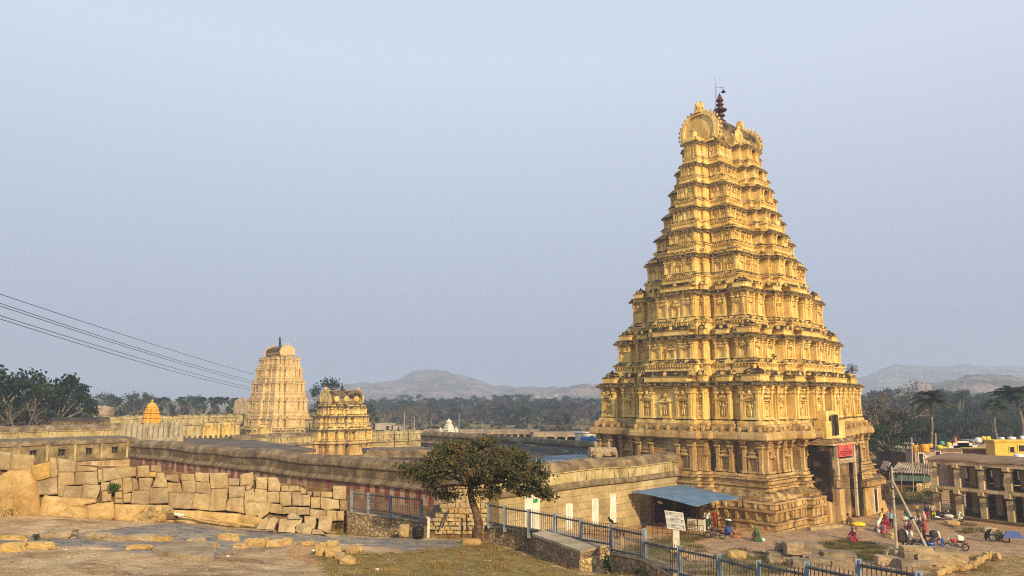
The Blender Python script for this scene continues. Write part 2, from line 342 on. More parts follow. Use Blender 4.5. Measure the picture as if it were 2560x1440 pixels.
# zones per vertex: R dirt, G worn grey path, B dry grass, A trodden plaza stone
def band(v, a, b, s): return max(0.0, min(1.0, min((v - a) / s, (b - v) / s)))
def inpoly(x, y, P):
    c = False; j = len(P) - 1
    for i in range(len(P)):
        if (P[i][1] > y) != (P[j][1] > y) and x < (P[j][0] - P[i][0]) * (y - P[i][1]) / (P[j][1] - P[i][1]) + P[i][0]: c = not c
        j = i
    return c
ZP = {
 'path': [(-600, 1330), (0, 1338), (130, 1342), (210, 1330), (430, 1306), (640, 1330), (800, 1340), (1000, 1346), (1180, 1352), (1200, 1372), (1100, 1385), (900, 1362), (760, 1352), (600, 1360), (520, 1400), (380, 1386), (200, 1366), (0, 1356), (-600, 1356)],
 'grass1': [(850, 1320), (1080, 1335), (1060, 1348), (830, 1338)],
 'grass2': [(900, 1385), (1080, 1375), (1210, 1355), (1330, 1392), (1450, 1435), (1700, 1445), (820, 1445), (770, 1380), (810, 1372)],
 'grass3': [(2045, 1362), (2130, 1345), (2215, 1372), (2230, 1400), (2140, 1405), (2100, 1392)],
 'grass4': [(1560, 1370), (1720, 1330), (1800, 1338), (1700, 1365), (1990, 1385), (1960, 1440), (1500, 1440)],
 'grass5': [(2200, 1222), (2340, 1210), (2340, 1262), (2215, 1262)],
 'grass6': [(2390, 1300), (2460, 1322), (2500, 1330), (2420, 1345), (2370, 1318)],
 'dirt1': [(1070, 1328), (1200, 1335), (1180, 1350), (1060, 1346)],
 'dirt2': [(1230, 1310), (1600, 1300), (1900, 1320), (1960, 1335), (1800, 1345), (1700, 1370), (1230, 1345)],
 'dirt3': [(2200, 1262), (2310, 1262), (2330, 1285), (2240, 1282), (2195, 1275)],
 'dirt4': [(760, 1350), (860, 1395), (1000, 1420), (900, 1440), (830, 1430), (700, 1385)],
 'soil': [(2400, 1405), (2475, 1380), (2600, 1395), (2600, 1460), (2380, 1460)],
 'stone': [(1800, 1345), (1940, 1335), (2200, 1300), (2330, 1290), (2600, 1330), (2600, 1392), (2420, 1385), (2230, 1380), (2130, 1340), (2040, 1360), (1960, 1375), (1700, 1440), (1640, 1440), (1720, 1370)],
}
me = GO.data; ca = me.color_attributes.new('zones', 'FLOAT_COLOR', 'POINT'); zc_ = []
for v in me.vertices:
    x, y, z = v.co; r = g = b = a = 0.0
    if y > 12 and y < 260:
        px, py = proj((x, y, z)); i_ = lambda k: inpoly(px, py, ZP[k])
        far = y > 55 or (x > 6 and z < 4)
        if far: r = .55
        if i_('path') and y < 60: g = .85
        if any(i_(k) for k in ('grass1', 'grass2', 'grass3', 'grass4', 'grass5', 'grass6')): b = .66
        if any(i_(k) for k in ('dirt1', 'dirt2', 'dirt3', 'dirt4')): r = .9; g = 0; a = 0
        if far and i_('stone') and not i_('dirt3'): a = .62
        if i_('soil'): b = .5
        if y > 130: b = .6
    elif y >= 260: b = .8; r = .6
    zc_ += [r, g, b, a]
ca.data.foreach_set('color', zc_)
# ================================================================ TEMPLE TOWERS
M_yel = mat('cream_plaster', (.58, .38, .11), (.78, .54, .17), (.86, .655, .26), scale=.5, bump=.4, bscale=2.5, bdist=.07, stain=(.12, .4, 1.1, MOULD), streak=(2.4, .55, (.21, .13, .055)), coord='obj')
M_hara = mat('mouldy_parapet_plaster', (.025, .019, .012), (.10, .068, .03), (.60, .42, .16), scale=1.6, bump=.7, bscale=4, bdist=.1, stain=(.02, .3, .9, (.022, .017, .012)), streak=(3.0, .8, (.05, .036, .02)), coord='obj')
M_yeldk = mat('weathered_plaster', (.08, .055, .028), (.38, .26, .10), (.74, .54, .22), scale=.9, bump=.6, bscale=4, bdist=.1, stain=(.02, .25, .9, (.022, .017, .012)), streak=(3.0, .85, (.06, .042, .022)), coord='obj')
M_gra = mat('tower_granite', (.32, .19, .07), (.50, .33, .13), (.62, .45, .21), scale=.45, bump=.5, bscale=5, bdist=.06, stain=(.35, .75, 1.2, (.10, .065, .035)), streak=(1.6, .6, (.15, .09, .045)), coord='obj')
M_joint = mat('ashlar_granite', (.34, .21, .085), (.46, .30, .13), (.56, .41, .20), scale=.5, bump=.5, bscale=5, brick=(1.6, .62, (.30, .24, .2), 1), streak=(1.4, .5, (.15, .09, .045)), coord='obj')
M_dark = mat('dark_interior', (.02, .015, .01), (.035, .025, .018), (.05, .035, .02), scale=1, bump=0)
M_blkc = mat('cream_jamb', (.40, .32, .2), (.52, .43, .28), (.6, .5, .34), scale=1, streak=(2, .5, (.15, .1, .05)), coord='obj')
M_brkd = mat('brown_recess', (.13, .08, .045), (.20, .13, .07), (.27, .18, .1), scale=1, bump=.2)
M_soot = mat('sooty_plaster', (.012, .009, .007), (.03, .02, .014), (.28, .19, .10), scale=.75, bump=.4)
M_iron = plain('dark_iron', (.03, .035, .045), .5, .6)
M_copper = plain('dull_copper', (.10, .035, .02), .6, .3)
M_white = mat('white_limewash', (.60, .55, .45), (.72, .68, .58), (.80, .77, .68), scale=1, bump=.2, streak=(2, .4, (.3, .24, .16)), coord='obj')

SIDES = [((1, 0), (0, -1)), ((0, 1), (1, 0)), ((-1, 0), (0, 1)), ((0, -1), (-1, 0))]   # travel, outward
def segs(h, bays):
    r = [(-f1 * h, -f0 * h, q) for f0, f1, q in reversed(bays)] + [(f0 * h, f1 * h, q) for f0, f1, q in bays]
    o = []
    for u0, u1, q in r:
        if o and abs(o[-1][2] - q) < 1e-6: o[-1] = (o[-1][0], u1, q)
        else: o.append((u0, u1, q))
    return o
def plan(a, b, lb, sb, k):
    """outline of a storey: half sizes a (long), b (short); bays on the long and short faces; k scales the offsets"""
    P = []; B = []
    for i, (t, n) in enumerate(SIDES):
        h, d, bays = (a, b, lb) if i % 2 == 0 else (b, a, sb)
        for u0, u1, q in segs(h, [(f0, f1, q * k) for f0, f1, q in bays]):
            for u in (u0, u1): P.append((t[0] * u + n[0] * (d + q), t[1] * u + n[1] * (d + q)))
            B.append((i, u0, u1, d + q, q))
    o = []
    for p in P:
        if not o or abs(p[0] - o[-1][0]) + abs(p[1] - o[-1][1]) > 1e-6: o.append(p)
    if abs(o[0][0] - o[-1][0]) + abs(o[0][1] - o[-1][1]) < 1e-6: o.pop()
    return o, B
def offset(P, d):
    r = []; n = len(P)
    for i in range(n):
        p, a, b = P[i], P[i - 1], P[(i + 1) % n]; v = [0, 0]
        for s, e_ in ((a, p), (p, b)):
            dx, dy = e_[0] - s[0], e_[1] - s[1]; l = math.hypot(dx, dy) or 1; v[0] += dy / l; v[1] -= dx / l
        if abs(v[0]) > 1.5 or abs(v[1]) > 1.5: v = [v[0] / 2, v[1] / 2]
        r.append((p[0] + v[0] * d, p[1] + v[1] * d))
    return r
def skin(mb, P, prof, mi=0, cap=True):
    n = len(P); vs = []
    for d, z in prof: vs += [(x, y, z) for x, y in offset(P, d)]
    fs = [(i * n + k, i * n + (k + 1) % n, (i + 1) * n + (k + 1) % n, (i + 1) * n + k) for i in range(len(prof) - 1) for k in range(n)]
    if cap: fs.append(tuple(range((len(prof) - 1) * n, len(prof) * n)))
    mb.add(vs, fs, mi)
def frame(i):
    t, n = SIDES[i]; return Matrix(((t[0], n[0], 0, 0), (t[1], n[1], 0, 0), (0, 0, 1, 0), (0, 0, 0, 1)))
def rough(mb, amp, sc_=1.0, seed=0):        # worn edges
    for i, v in enumerate(mb.v):
        p = Vector(v) * sc_ + Vector((seed, 0, 0)); d = noise.noise_vector(p); e_ = noise.noise_vector(p * 3.1)
        mb.v[i] = (v[0] + amp * (d.x + .5 * e_.x), v[1] + amp * (d.y + .5 * e_.y), v[2] + amp * .7 * (d.z + .5 * e_.z))
def pilaster(mb, M, u, d, z0, z1, w, pr, mi=0, bracket=True):
    h = z1 - z0
    mb.box(u - w, u + w, d - .05, d + pr * 1.25, z0, z0 + .09 * h, mi, M)
    mb.box(u - .7 * w, u + .7 * w, d - .05, d + pr, z0 + .09 * h, z0 + .74 * h, mi, M)
    mb.frus(u, d + .4 * pr, z0 + .74 * h, z0 + .80 * h, .7 * w, .6 * pr, 1.25 * w, 1.1 * pr, mi, M)
    mb.box(u - 1.3 * w, u + 1.3 * w, d - .05, d + 1.55 * pr, z0 + .80 * h, z0 + .85 * h, mi, M)
    if bracket:
        mb.frus(u, d + .6 * pr, z0 + .87 * h, z0 + 1.0 * h, .6 * w, .7 * pr, 1.7 * w, 1.5 * pr, mi, M)
def figure(mb, M, u, d, z0, h, mi=0, lean=0.0, arm=1):
    s = h / 1.7
    def e_(x, z, rx, rz, ry=.14): mb.ell((u + (x + lean * z) * s, d, z0 + z * s), (rx * s, ry * s, rz * s), 6, 4, mi, M if False else None)
    # built in the face's frame, then moved
    sub = MB()
    for x, z, rx, rz, ry in ((0, 1.58, .12, .15, .14), (0, 1.2, .21, .26, .16), (0, .92, .19, .16, .17), (-.12, .5, .10, .46, .13), (.13, .48, .10, .46, .13), (.30 * arm, 1.15, .08, .3, .1), (-.3 * arm, 1.3, .08, .28, .1), (0, 1.76, .09, .12, .1)):
        sub.ell(((x + lean * (z - .9)) * s + u, d + .03, z0 + z * s), (rx * s, ry * s, rz * s), 6, 4)
    mb.add([M @ Vector(v) for v in sub.v], sub.f, mi)
def niche(mb, M, u, d, z0, z1, w, k, r, fig=False, kind=0):
    """a small shrine front in relief: two shafts, hood, crest and, low down, a carved figure"""
    h = z1 - z0; hh = h * (.55 if kind == 0 else .48); w = min(w, hh * .62)
    for s in (-1, 1):
        mb.box(u + s * w * .8 - .10 * w, u + s * w * .8 + .10 * w, d - .05, d + .16 * k, z0, z0 + hh, 0, M)
        mb.box(u + s * w * .8 - .18 * w, u + s * w * .8 + .18 * w, d - .05, d + .22 * k, z0 + hh * .88, z0 + hh * .94, 0, M)
    mb.frus(u, d + .1 * k, z0 + hh, z0 + hh * 1.08, w * .95, .12 * k, w * 1.25, .2 * k, 0, M)
    mb.frus(u, d + .1 * k, z0 + hh * 1.08, z0 + hh * 1.2, w * 1.15, .2 * k, w * .7, .12 * k, 0, M)
    mb.box(u - .55 * w, u + .55 * w, d - .05, d + .17 * k, z0 + hh * 1.2, z0 + hh * 1.36, 0, M)
    mb.frus(u, d + .08 * k, z0 + hh * 1.36, z0 + hh * 1.46, w * .8, .18 * k, w * .45, .1 * k, 0, M)
    mb.ell(M @ Vector((u, d + .04 * k, z0 + hh * 1.5)), (.36 * w + .02, .36 * w + .02, .16 * h * .6), 6, 4)
    mb.box(u - w, u + w, d - .03, d + .22 * k, z0 - .02, z0 + .07 * h, 0, M)
    if fig: figure(mb, M, u, d + .02, z0 + .06 * h, hh * .9, 0, r.uniform(-.08, .08), r.choice((-1, 1)))
def mini_shrine(mb, M, u0, u1, d, z0, z1, k, dome, r):
    """one aedicule of a storey's parapet: square pavilion with a dome, or oblong with a barrel roof"""
    w = (u1 - u0) / 2; u = (u0 + u1) / 2; h = z1 - z0; dep = min(.75 * k, w)
    mb.box(u - w * .86, u + w * .86, d - dep * 1.9, d - .02, z0, z0 + .34 * h, 0, M)
    mb.frus(u, d - dep, z0 + .34 * h, z0 + .48 * h, w * .9, dep * .96, w * 1.04, dep * 1.12, 0, M)
    mb.frus(u, d - dep, z0 + .48 * h, z0 + .55 * h, w * 1.0, dep * 1.05, w * .75, dep * .8, 1, M)
    if dome:
        T = M @ Matrix.Translation((u, d - dep, 0))
        q = min(w, dep * 1.2)
        mb.lathe(0, 0, [(q * .78, z0 + .5 * h), (q * .98, z0 + .62 * h), (q * .97, z0 + .74 * h), (q * .7, z0 + .88 * h), (q * .25, z0 + .96 * h), (q * .14, z0 + 1.0 * h), (q * .16, z0 + 1.08 * h), (.01, z0 + 1.16 * h)], 8, 1, T, math.pi / 8)
    else:
        mb.vault(u - w * .88, u + w * .88, d - dep, z0 + .52 * h, dep * .92, .42 * h, 6, 1, M, .35)
        for s in (-1, 1): mb.ell(M @ Vector((u + s * w * .88, d - dep, z0 + .74 * h)), (.5 * dep, .5 * dep, .25 * h), 6, 4)
        for j in range(max(1, int(w * 2 / (1.1 * k)))):
            mb.ell(M @ Vector((u - w * .8 + (j + .5) * w * 1.6 / max(1, int(w * 2 / (1.1 * k))), d - dep, z0 + 1.0 * h)), (.10 * k, .10 * k, .14 * h), 5, 4)
    # arched face plate on the front
    mb.lathe(0, 0, [(min(w, .3 * h) * .62, 0), (min(w, .3 * h) * .55, .10 * k)], 8, 0, M @ Matrix.Translation((u, d - .06 * k, z0 + .68 * h)) @ Matrix.Rotation(-math.pi / 2, 4, 'X'))

def storey(root, i, a, b, z0, z1, z2, z3, k, lb, sb, faces, nxt, znext, r, figs=False, win=(), mw=None, mp_=None, multi=False):
    """one storey: wall with pilasters and niches, its cornice and the parapet of little shrines above"""
    P, B = plan(a, b, lb, sb, k); h = z1 - z0
    wm = MB(); wl = lb
    if 'long' in win: wl = [(0, win['long'], lb[0][2] - 1.5)] + [(win['long'], lb[0][1], lb[0][2])] + list(lb[1:])
    PW, _ = plan(a, b, wl, sb, k)
    skin(wm, PW, [(.30 * k, z0 - .25 * k), (.32 * k, z0), (.24 * k, z0 + .08 * h), (.05 * k, z0 + .10 * h), (0, z0 + .13 * h), (0, z0 + .80 * h), (.09 * k, z0 + .815 * h), (.09 * k, z0 + .84 * h), (.02 * k, z0 + .85 * h), (.02 * k, z0 + .9 * h), (.12 * k, z0 + .915 * h), (.12 * k, z0 + .94 * h), (.04 * k, z0 + .95 * h), (.12 * k, z1 - .01 * h), (.14 * k, z1 + .02)])
    cm = MB(); H = z2 - z1
    skin(cm, P, [(.1 * k, z1 - .02), (.50 * k, z1 + .02 * H), (.56 * k, z1 + .16 * H), (.50 * k, z1 + .36 * H), (.34 * k, z1 + .62 * H), (.16 * k, z1 + .74 * H), (.34 * k, z1 + .78 * H), (.34 * k, z1 + .86 * H), (.12 * k, z1 + .88 * H), (.12 * k, z1 + .94 * H), (.26 * k, z1 + .96 * H), (.26 * k, z2)])
    pm = MB(); fm = MB()
    for s, u0, u1, d, q in B:
        if s not in faces: continue
        M = frame(s); w = u1 - u0
        mid = abs(u0 + u1) < 1e-3; deep = q < -1e-3
        nk = max(1, int(w / (1.0 * k)))
        for j in range(nk):                 # little horseshoe crests standing on the cornice
            u = u0 + (j + .5) * w / nk
            cm.ell(M @ Vector((u, d + .42 * k, z1 + .45 * H)), (.17 * k, .17 * k, .34 * H), 6, 4)
        if deep:
            if w > .5 * k: niche(wm, M, (u0 + u1) / 2, d, z0 + .13 * h, z1, w * .30, k * .7, r, False, 1)
            continue
        pw = max(.07, min(.24 * k, w * .09))
        us = [u0 + pw * 1.3, u1 - pw * 1.3]
        if mid and w > 4.4 * k: us += [u0 + w * .27, u1 - w * .27]
        for u in us: pilaster(wm, M, u, d, z0 + .12 * h, z1, pw, .20 * k)
        wn = win.get('long' if s % 2 == 0 else 'short')
        if mid and wn:
            hw = wn * (a if s % 2 == 0 else b)
            for sg in (-1, 1):
                pilaster(wm, M, sg * (hw + pw * 1.6), d, z0 + .12 * h, z1, pw * .9, .22 * k)
                cx = sg * (hw + (w / 2 - hw) * .56); niche(wm, M, cx, d, z0 + .13 * h, z1, (w / 2 - hw) * .26, k, r, figs)
            continue
        n = 1 if w < 2.6 * k or not mid else 3
        if multi:
            n = max(1, int(round(w / (2.5 * k))))
            for j in range(1, n): pilaster(wm, M, u0 + w * j / n, d, z0 + .12 * h, z1, pw * .8, .18 * k)
        for j in range(n):
            niche(wm, M, u0 + w * (j + .5) / n if n > 1 else (u0 + u1) / 2, d, z0 + .13 * h, z1, min(w * .28 / n * 1.15, .8 * k), k, r, figs or (multi and r.random() < .4), j % 2)
    # parapet of miniature shrines
    zc = z2
    for s, u0, u1, d, q in B:
        M = frame(s); w = u1 - u0
        if q < -1e-3:
            if s in faces: mini_shrine(pm, M, u0 + .1 * w, u1 - .1 * w, d - .1 * k, zc, zc + (z3 - zc) * .72, k, False, r)
            continue
        corner = abs(abs(u0 if abs(u0) > abs(u1) else u1) - (a if s % 2 == 0 else b)) < 1e-3
        if multi and w > 3.2 * k:
            n = max(2, int(round(w / (2.3 * k)))); e0 = [u0 + .02 * w + (w * .96) * j / n for j in range(n + 1)]
            for j in range(n):
                end = (j == 0 and abs(abs(u0) - (a if s % 2 == 0 else b)) < 1e-3) or (j == n - 1 and abs(abs(u1) - (a if s % 2 == 0 else b)) < 1e-3)
                mini_shrine(pm, M, e0[j] + .04, e0[j + 1] - .04, d - (.0 if end else .12 * k), zc, z3 if end else zc + (z3 - zc) * r.uniform(.7, .9), k, end, r)
            continue
        mini_shrine(pm, M, u0 + .04 * w, u1 - .04 * w, d, zc, z3 + (.12 * k if corner else 0), k, corner and w < 3.4 * k, r)
    # neck band and dentilled ledge carrying the next storey
    if nxt:
        na, nb, nk_ = nxt[:3]; lbn, sbn = nxt[3:] if len(nxt) > 3 else (lb, sb); PN, BN = plan(na, nb, lbn, sbn, nk_)
        t = znext - z2
        skin(wm, PN, [(.55 * nk_, z2 - .02), (.45 * nk_, z2 + .2 * t), (.36 * nk_, znext - .36 * nk_ - .25), (.40 * nk_, znext - .30 * nk_ - .15), (.62 * nk_, znext - .26 * nk_ - .1), (.66 * nk_, znext - .14 * nk_ - .08), (.5 * nk_, znext - .06), (.34 * nk_, znext)])
        for s, u0, u1, d, q in BN:
            if s not in faces: continue
            M = frame(s); n = int((u1 - u0) / (.34 * nk_ + .05))
            for j in range(n):
                u = u0 + (j + .5) * (u1 - u0) / n
                wm.box(u - .07 * nk_, u + .07 * nk_, d + .3 * nk_, d + .6 * nk_, znext - .42 * nk_ - .2, znext - .27 * nk_ - .1, 0, M)
                if j % 4 == 1: cm.ell(M @ Vector((u, d + .5 * nk_, znext - .02)), (.2 * nk_, .2 * nk_, .22 * nk_ + .05), 5, 4)
    for m_ in (wm, cm, pm): rough(m_, .035 * (.4 + .6 * k), 1.6, i)
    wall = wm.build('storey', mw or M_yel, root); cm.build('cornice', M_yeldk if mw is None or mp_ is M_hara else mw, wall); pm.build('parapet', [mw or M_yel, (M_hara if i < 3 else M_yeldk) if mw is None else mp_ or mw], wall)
    return wall, P, B

def barrel_roof(root, a, b, z0, zt, k, faces, r, r_plain, crest=True):
    """horseshoe-section barrel vault with a fringed arch at each end"""
    mb = MB(); L_ = a * 1.0; h = zt - z0
    mb.vault(-L_, L_, 0, z0, b * 1.02, h * .97, 14, 0, None, .5)
    mb.box(-L_ * 1.02, L_ * 1.02, -b * .98, b * .98, z0 - .25 * k, z0 + .05, 0)
    mb.box(-L_ * .9, L_ * .9, -.12 * k, .12 * k, zt - .12, zt + .06, 0)
    for j in range(9):
        mb.ell((-L_ * .85 + j * L_ * 1.7 / 8, 0, zt + .08), (.14 * k, .14 * k, .22 * k), 5, 4)
    rough(mb, .05 * k, 1.5, 4); rf = mb.build('roof', M_yeldk, root)
    for s in (-1, 1):
        g = MB(); n = 22; hz = .55
        for t_, (ro, ri, x0, x1) in enumerate([(1.0, .84, .0, .42), (.86, .76, .1, .52)]):
            pr = []
            for kk in range(n + 1):
                an = -hz + (math.pi + 2 * hz) * kk / n; pr.append((math.cos(an), (math.sin(an) + math.sin(hz)) / (1 + math.sin(hz))))
            for kk in range(n):
                q = [(pr[kk], ro), (pr[kk + 1], ro), (pr[kk + 1], ri), (pr[kk], ri)]
                vs = [(s * (L_ + xx * k), p[0] * b * 1.12 * f, z0 + .05 + (h * (.5 + (p[1] - .5) * f)) * 1.03) for xx in (x0, x1) for p, f in q]
                g.add(vs, [(0, 1, 2, 3), (4, 7, 6, 5), (0, 4, 5, 1), (1, 5, 6, 2), (2, 6, 7, 3), (3, 7, 4, 0)])
            if t_ == 0:
                for kk in range(1, n):
                    p = pr[kk]; g.ell((s * (L_ + .2 * k), p[0] * b * 1.2, z0 + .05 + h * (.5 + (p[1] - .5) * 1.07) * 1.03), (.16 * k, .17 * k, .2 * k), 5, 4)
        vs = []
        for xx in (-.3, .30):
            for kk in range(n + 1):
                p = pr[kk]; vs.append((s * (L_ + xx * k), p[0] * b * .92, z0 + .05 + h * (.5 + (p[1] - .5) * .84)))
        g.add(vs, [tuple(range(n + 1)), tuple(range(n + 1, 2 * n + 2))] + [(i_, i_ + 1, i_ + n + 2, i_ + n + 1) for i_ in range(n)])
        g.box(s * L_ - .5 * k, s * L_ + .6 * k, -b * .8, b * .8, z0 - .1, z0 + .22 * k)
        rough(g, .03 * k, 2, s); g.build('gable_arch', r_plain, rf)
        if crest:                           # lion-faced crest on the arch
            c = MB(); c.frus(s * (L_ + .2 * k), 0, zt - .05, zt + .5 * k, .45 * k, .5 * k, .34 * k, .42 * k); c.ell((s * (L_ + .3 * k), 0, zt + .85 * k), (.5 * k, .42 * k, .55 * k), 8, 6)
            c.ell((s * (L_ + .65 * k), 0, zt + .75 * k), (.3 * k, .28 * k, .22 * k), 7, 5); c.frus(s * (L_ - .05 * k), 0, zt + .7 * k, zt + 1.5 * k, .4 * k, .4 * k, .3 * k, .3 * k)
            for q in (-1, 1): c.ell((s * (L_ + .2 * k), q * .32 * k, zt + 1.3 * k), (.12 * k, .12 * k, .2 * k), 5, 4)
            rough(c, .06 * k, 2.3, 3); c.build('crest', r_plain, rf)
    return rf

# ---------------------------------------------------------------- the great eastern tower
LB = [(0, .27, 1.5), (.27, .50, .75), (.50, .57, -.55), (.57, .745, 0), (.745, .80, -.6), (.80, 1, 0)]
SB = [(0, .34, 1.6), (.34, .43, .8), (.43, .50, -.5), (.50, .69, 0), (.69, .785, -.6), (.785, 1, 0)]
GT = thing('temple_tower', 'tall yellow nine-storey temple gateway tower with granite base and pink signboard', 'temple tower', (TC.x, TC.y, 0), ROT)
rt = random.Random(3)
# granite base
PB, BB = plan(13.0, 10.9, LB, SB, 1.0)
LBD = [(0, .40, -3.2)] + [(.40, .50, .75)] + LB[2:]
PD, BD = plan(13.0, 10.9, LBD, SB, 1.0)
mb = MB()
skin(mb, PD, [(2.35, -.6), (2.35, .15), (2.15, .2), (2.1, .62), (2.3, .7), (2.3, .86), (1.85, .95), (1.8, 1.7), (2.15, 1.82), (2.2, 2.05), (2.0, 2.1), (2.0, 2.5), (2.15, 2.6), (2.1, 2.78), (1.5, 2.84)])
for s, u0, u1, d, q in BD:
    if s not in (0, 3): continue
    M = frame(s); lo = u0 - (2.0 if q >= 0 else -1.9); hi = u1 + (2.0 if q >= 0 else -1.9)
    if q < 0: continue
    n = int((hi - lo) / .55)
    for j in range(n):
        u = lo + (j + .5) * (hi - lo) / n
        if j % 2: mb.box(u - .09, u + .09, d + 1.7, d + 2.05, .95, 1.75, 0, M)
        mb.box(u - .14, u + .14, d + 2.0, d + 2.22, .22, .6, 0, M) if j % 3 == 0 else mb.frus(u, d + 2.0, 2.1, 2.55, .12, .2, .2, .12, 0, M)
rough(mb, .05, 1.0, 1); stb = mb.build('plinth', M_gra, GT)
mb = MB(); skin(mb, PD, [(1.45, 2.8), (1.5, 3.1), (1.15, 3.5), (.8, 3.7), (.72, 3.95), (.95, 4.05), (.95, 4.2), (.6, 4.3), (.6, 4.62), (.85, 4.7), (.85, 4.86), (.45, 4.95), (.40, 5.2), (.12, 5.25)])
rough(mb, .05, 1.0, 5); mb.build('moulded_base', M_gra, GT)
mb = MB(); skin(mb, PB, [(.1, 5.2), (0, 5.3), (0, 8.45), (.2, 8.5), (.25, 8.75)]); SW = mb.build('stone_storey', M_joint, GT)
n_ = 0
for s, u0, u1, d, q in BB:
    if s not in (0, 3): continue
    M = frame(s); w = u1 - u0
    if q < 0: nm = MB(); niche(nm, M, (u0 + u1) / 2, d, 5.3, 8.4, w * .3, .9, rt, False); rough(nm, .02); nm.build('niche', M_gra, SW); continue
    us = [u0 + .26, u1 - .26]
    if q > 1.2: us += [u0 + w * .26, u1 - w * .26]
    for u in us:
        p = MB(); pilaster(p, M, u, d, 5.3, 8.55, .26, .34); rough(p, .02); p.build('pilaster', M_gra, SW); n_ += 1
    if q < 1.2 or s == 3:
        for j in range(1 if w < 4 else 2):
            cx = u0 + w * (j + .5) / (1 if w < 4 else 2) + (0 if w < 4 else (-.6 if j == 0 else .6))
            nm = MB(); niche(nm, M, cx, d, 5.3, 8.4, .62, 1.25, rt, False, 1); rough(nm, .02); nm.build('niche', M_gra, SW)
mb = MB(); skin(mb, PB, [(.2, 8.6), (.75, 8.62), (.85, 8.75), (.84, 9.15), (.66, 9.5), (.40, 9.7), (.42, 9.95), (.3, 10.0), (.3, 10.25)])
for s, u0, u1, d, q in BB:
    if s not in (0, 3) or q < 0: continue
    M = frame(s); n = max(2, int((u1 - u0) / 1.25))
    for j in range(n + 1):
        u = u0 + j * (u1 - u0) / n; mb.box(u - .13, u + .13, d + .35, d + .72, 9.45, 10.02, 0, M)
rough(mb, .045, 1.0, 7); mb.build('stone_eave', M_gra, GT)
TI = [(12.75, 10.6, 10.25, 14.25, 14.8, 16.1, 1.0), (11.15, 9.1, 17.05, 19.5, 20.1, 21.3, .86), (9.75, 7.75, 21.9, 24.8, 25.4, 26.5, .76), (8.5, 6.3, 27.4, 29.4, 29.9, 30.6, .64),
      (7.6, 5.4, 31.3, 32.6, 33.05, 33.6, .58), (6.95, 4.65, 34.25, 35.5, 35.9, 36.4, .52), (6.35, 3.95, 37.1, 38.6, 39.05, 39.55, .46), (5.85, 3.3, 40.1, 41.3, 41.7, 42.1, .41), (5.3, 2.62, 42.7, 44.25, 44.75, 45.0, .36)]
SQ = [1.7, 1.9, 2.1, 2.3, 2.4, 2.4, 2.4, 2.3, 2.2]; EQ = [1.5, 1.6, 1.7, 1.8, 1.9, 1.9, 1.9, 1.9, 1.8]
def bays(i):
    k = TI[i][6]; q, p = SQ[i] / k, EQ[i] / k
    if i < 3: return [(0, .27, p), (.27, .50, p * .5)] + LB[2:], [(0, .34, q), (.34, .43, q * .5)] + SB[2:]
    return [(0, .27, p), (.27, .38, p * .5), (.38, .44, -.25), (.44, 1, 0)], [(0, .34, q), (.34, .43, q * .5), (.43, .48, -.25), (.48, 1, 0)]
for i, (a, b, z0, z1, z2, z3, k) in enumerate(TI):
    nx = TI[i + 1] if i < 8 else None; lb_, sb_ = bays(i)
    if i > 3: z3 = z2 + (z3 - z2) * .8
    storey(GT, i, a, b, z0, z1, z2, z3, k, lb_, sb_, (0, 3), (nx[0], nx[1], nx[6]) + bays(i + 1) if nx else None, nx[2] if nx else 0, rt, i < 1, {'long': .085}, None, None, i >= 3)
rf = barrel_roof(GT, 5.0, 2.55, 45.05, 49.1, 1.0, (0, 3), rt, M_yel)
for s in (-1, 1):                           # arched dormer on each long side of the vault
    d = MB(); d.lathe(0, 0, [(1.0, -.9), (1.05, .1), (.8, .2), (.2, .22)], 12, 0, Matrix.Translation((0, s * 2.5, 46.6)) @ Matrix.Rotation(-s * math.pi / 2, 4, 'X')); d.ell((0, s * 2.5, 47.75), (.3, .3, .35), 6, 5)
    figure(d, frame(0 if s < 0 else 2), 0, 2.75, 45.3, 1.3); d.box(-1.2, 1.2, s * 2.2 - .35, s * 2.2 + .35, 44.9, 45.6); rough(d, .05); d.build('dormer', M_yel, rf)
t_ = MB(); t_.box(-7.2, -5.2, -.75, .75, 44.9, 45.4); t_.lathe(-6.5, 0, [(.35, 45.5), (.35, 46.2), (.5, 46.3), (.42, 46.5), (.12, 46.8), (.02, 47.0)], 8); t_.build('corner_pavilion', M_yel, rf)
k_ = MB(); k_.lathe(0, 0, [(.62, 49.0), (.7, 49.3), (.3, 49.7), (.28, 49.85), (.6, 50.05), (.6, 50.2), (.25, 50.4), (.3, 50.5), (.85, 50.8), (.88, 50.95), (.35, 51.25), (.3, 51.4), (.5, 51.6), (.45, 51.75), (.2, 51.9), (.5, 52.2), (.42, 52.35), (.03, 53.3)], 12)
k_.build('finial', M_copper, rf)
l_ = MB(); l_.tube([(-.95, .2, 49.1), (-.85, .1, 51.5), (-.8, 0, 53.9), (.1, -.5, 54.0), (.15, -.5, 53.6)], .05, 5); l_.lathe(.15, -.5, [(.32, 53.3), (.16, 53.5), (.08, 53.6)], 8)
for q in (-.35, .35): l_.tube([(-1.2, q, 49.0), (-.9, 0, 51.0)], .035, 4)
l_.tube([(-.95, 0, 53.8), (-1.0, 0, 55.3)], .02, 4); l_.build('lamp_mast', M_iron, GT)
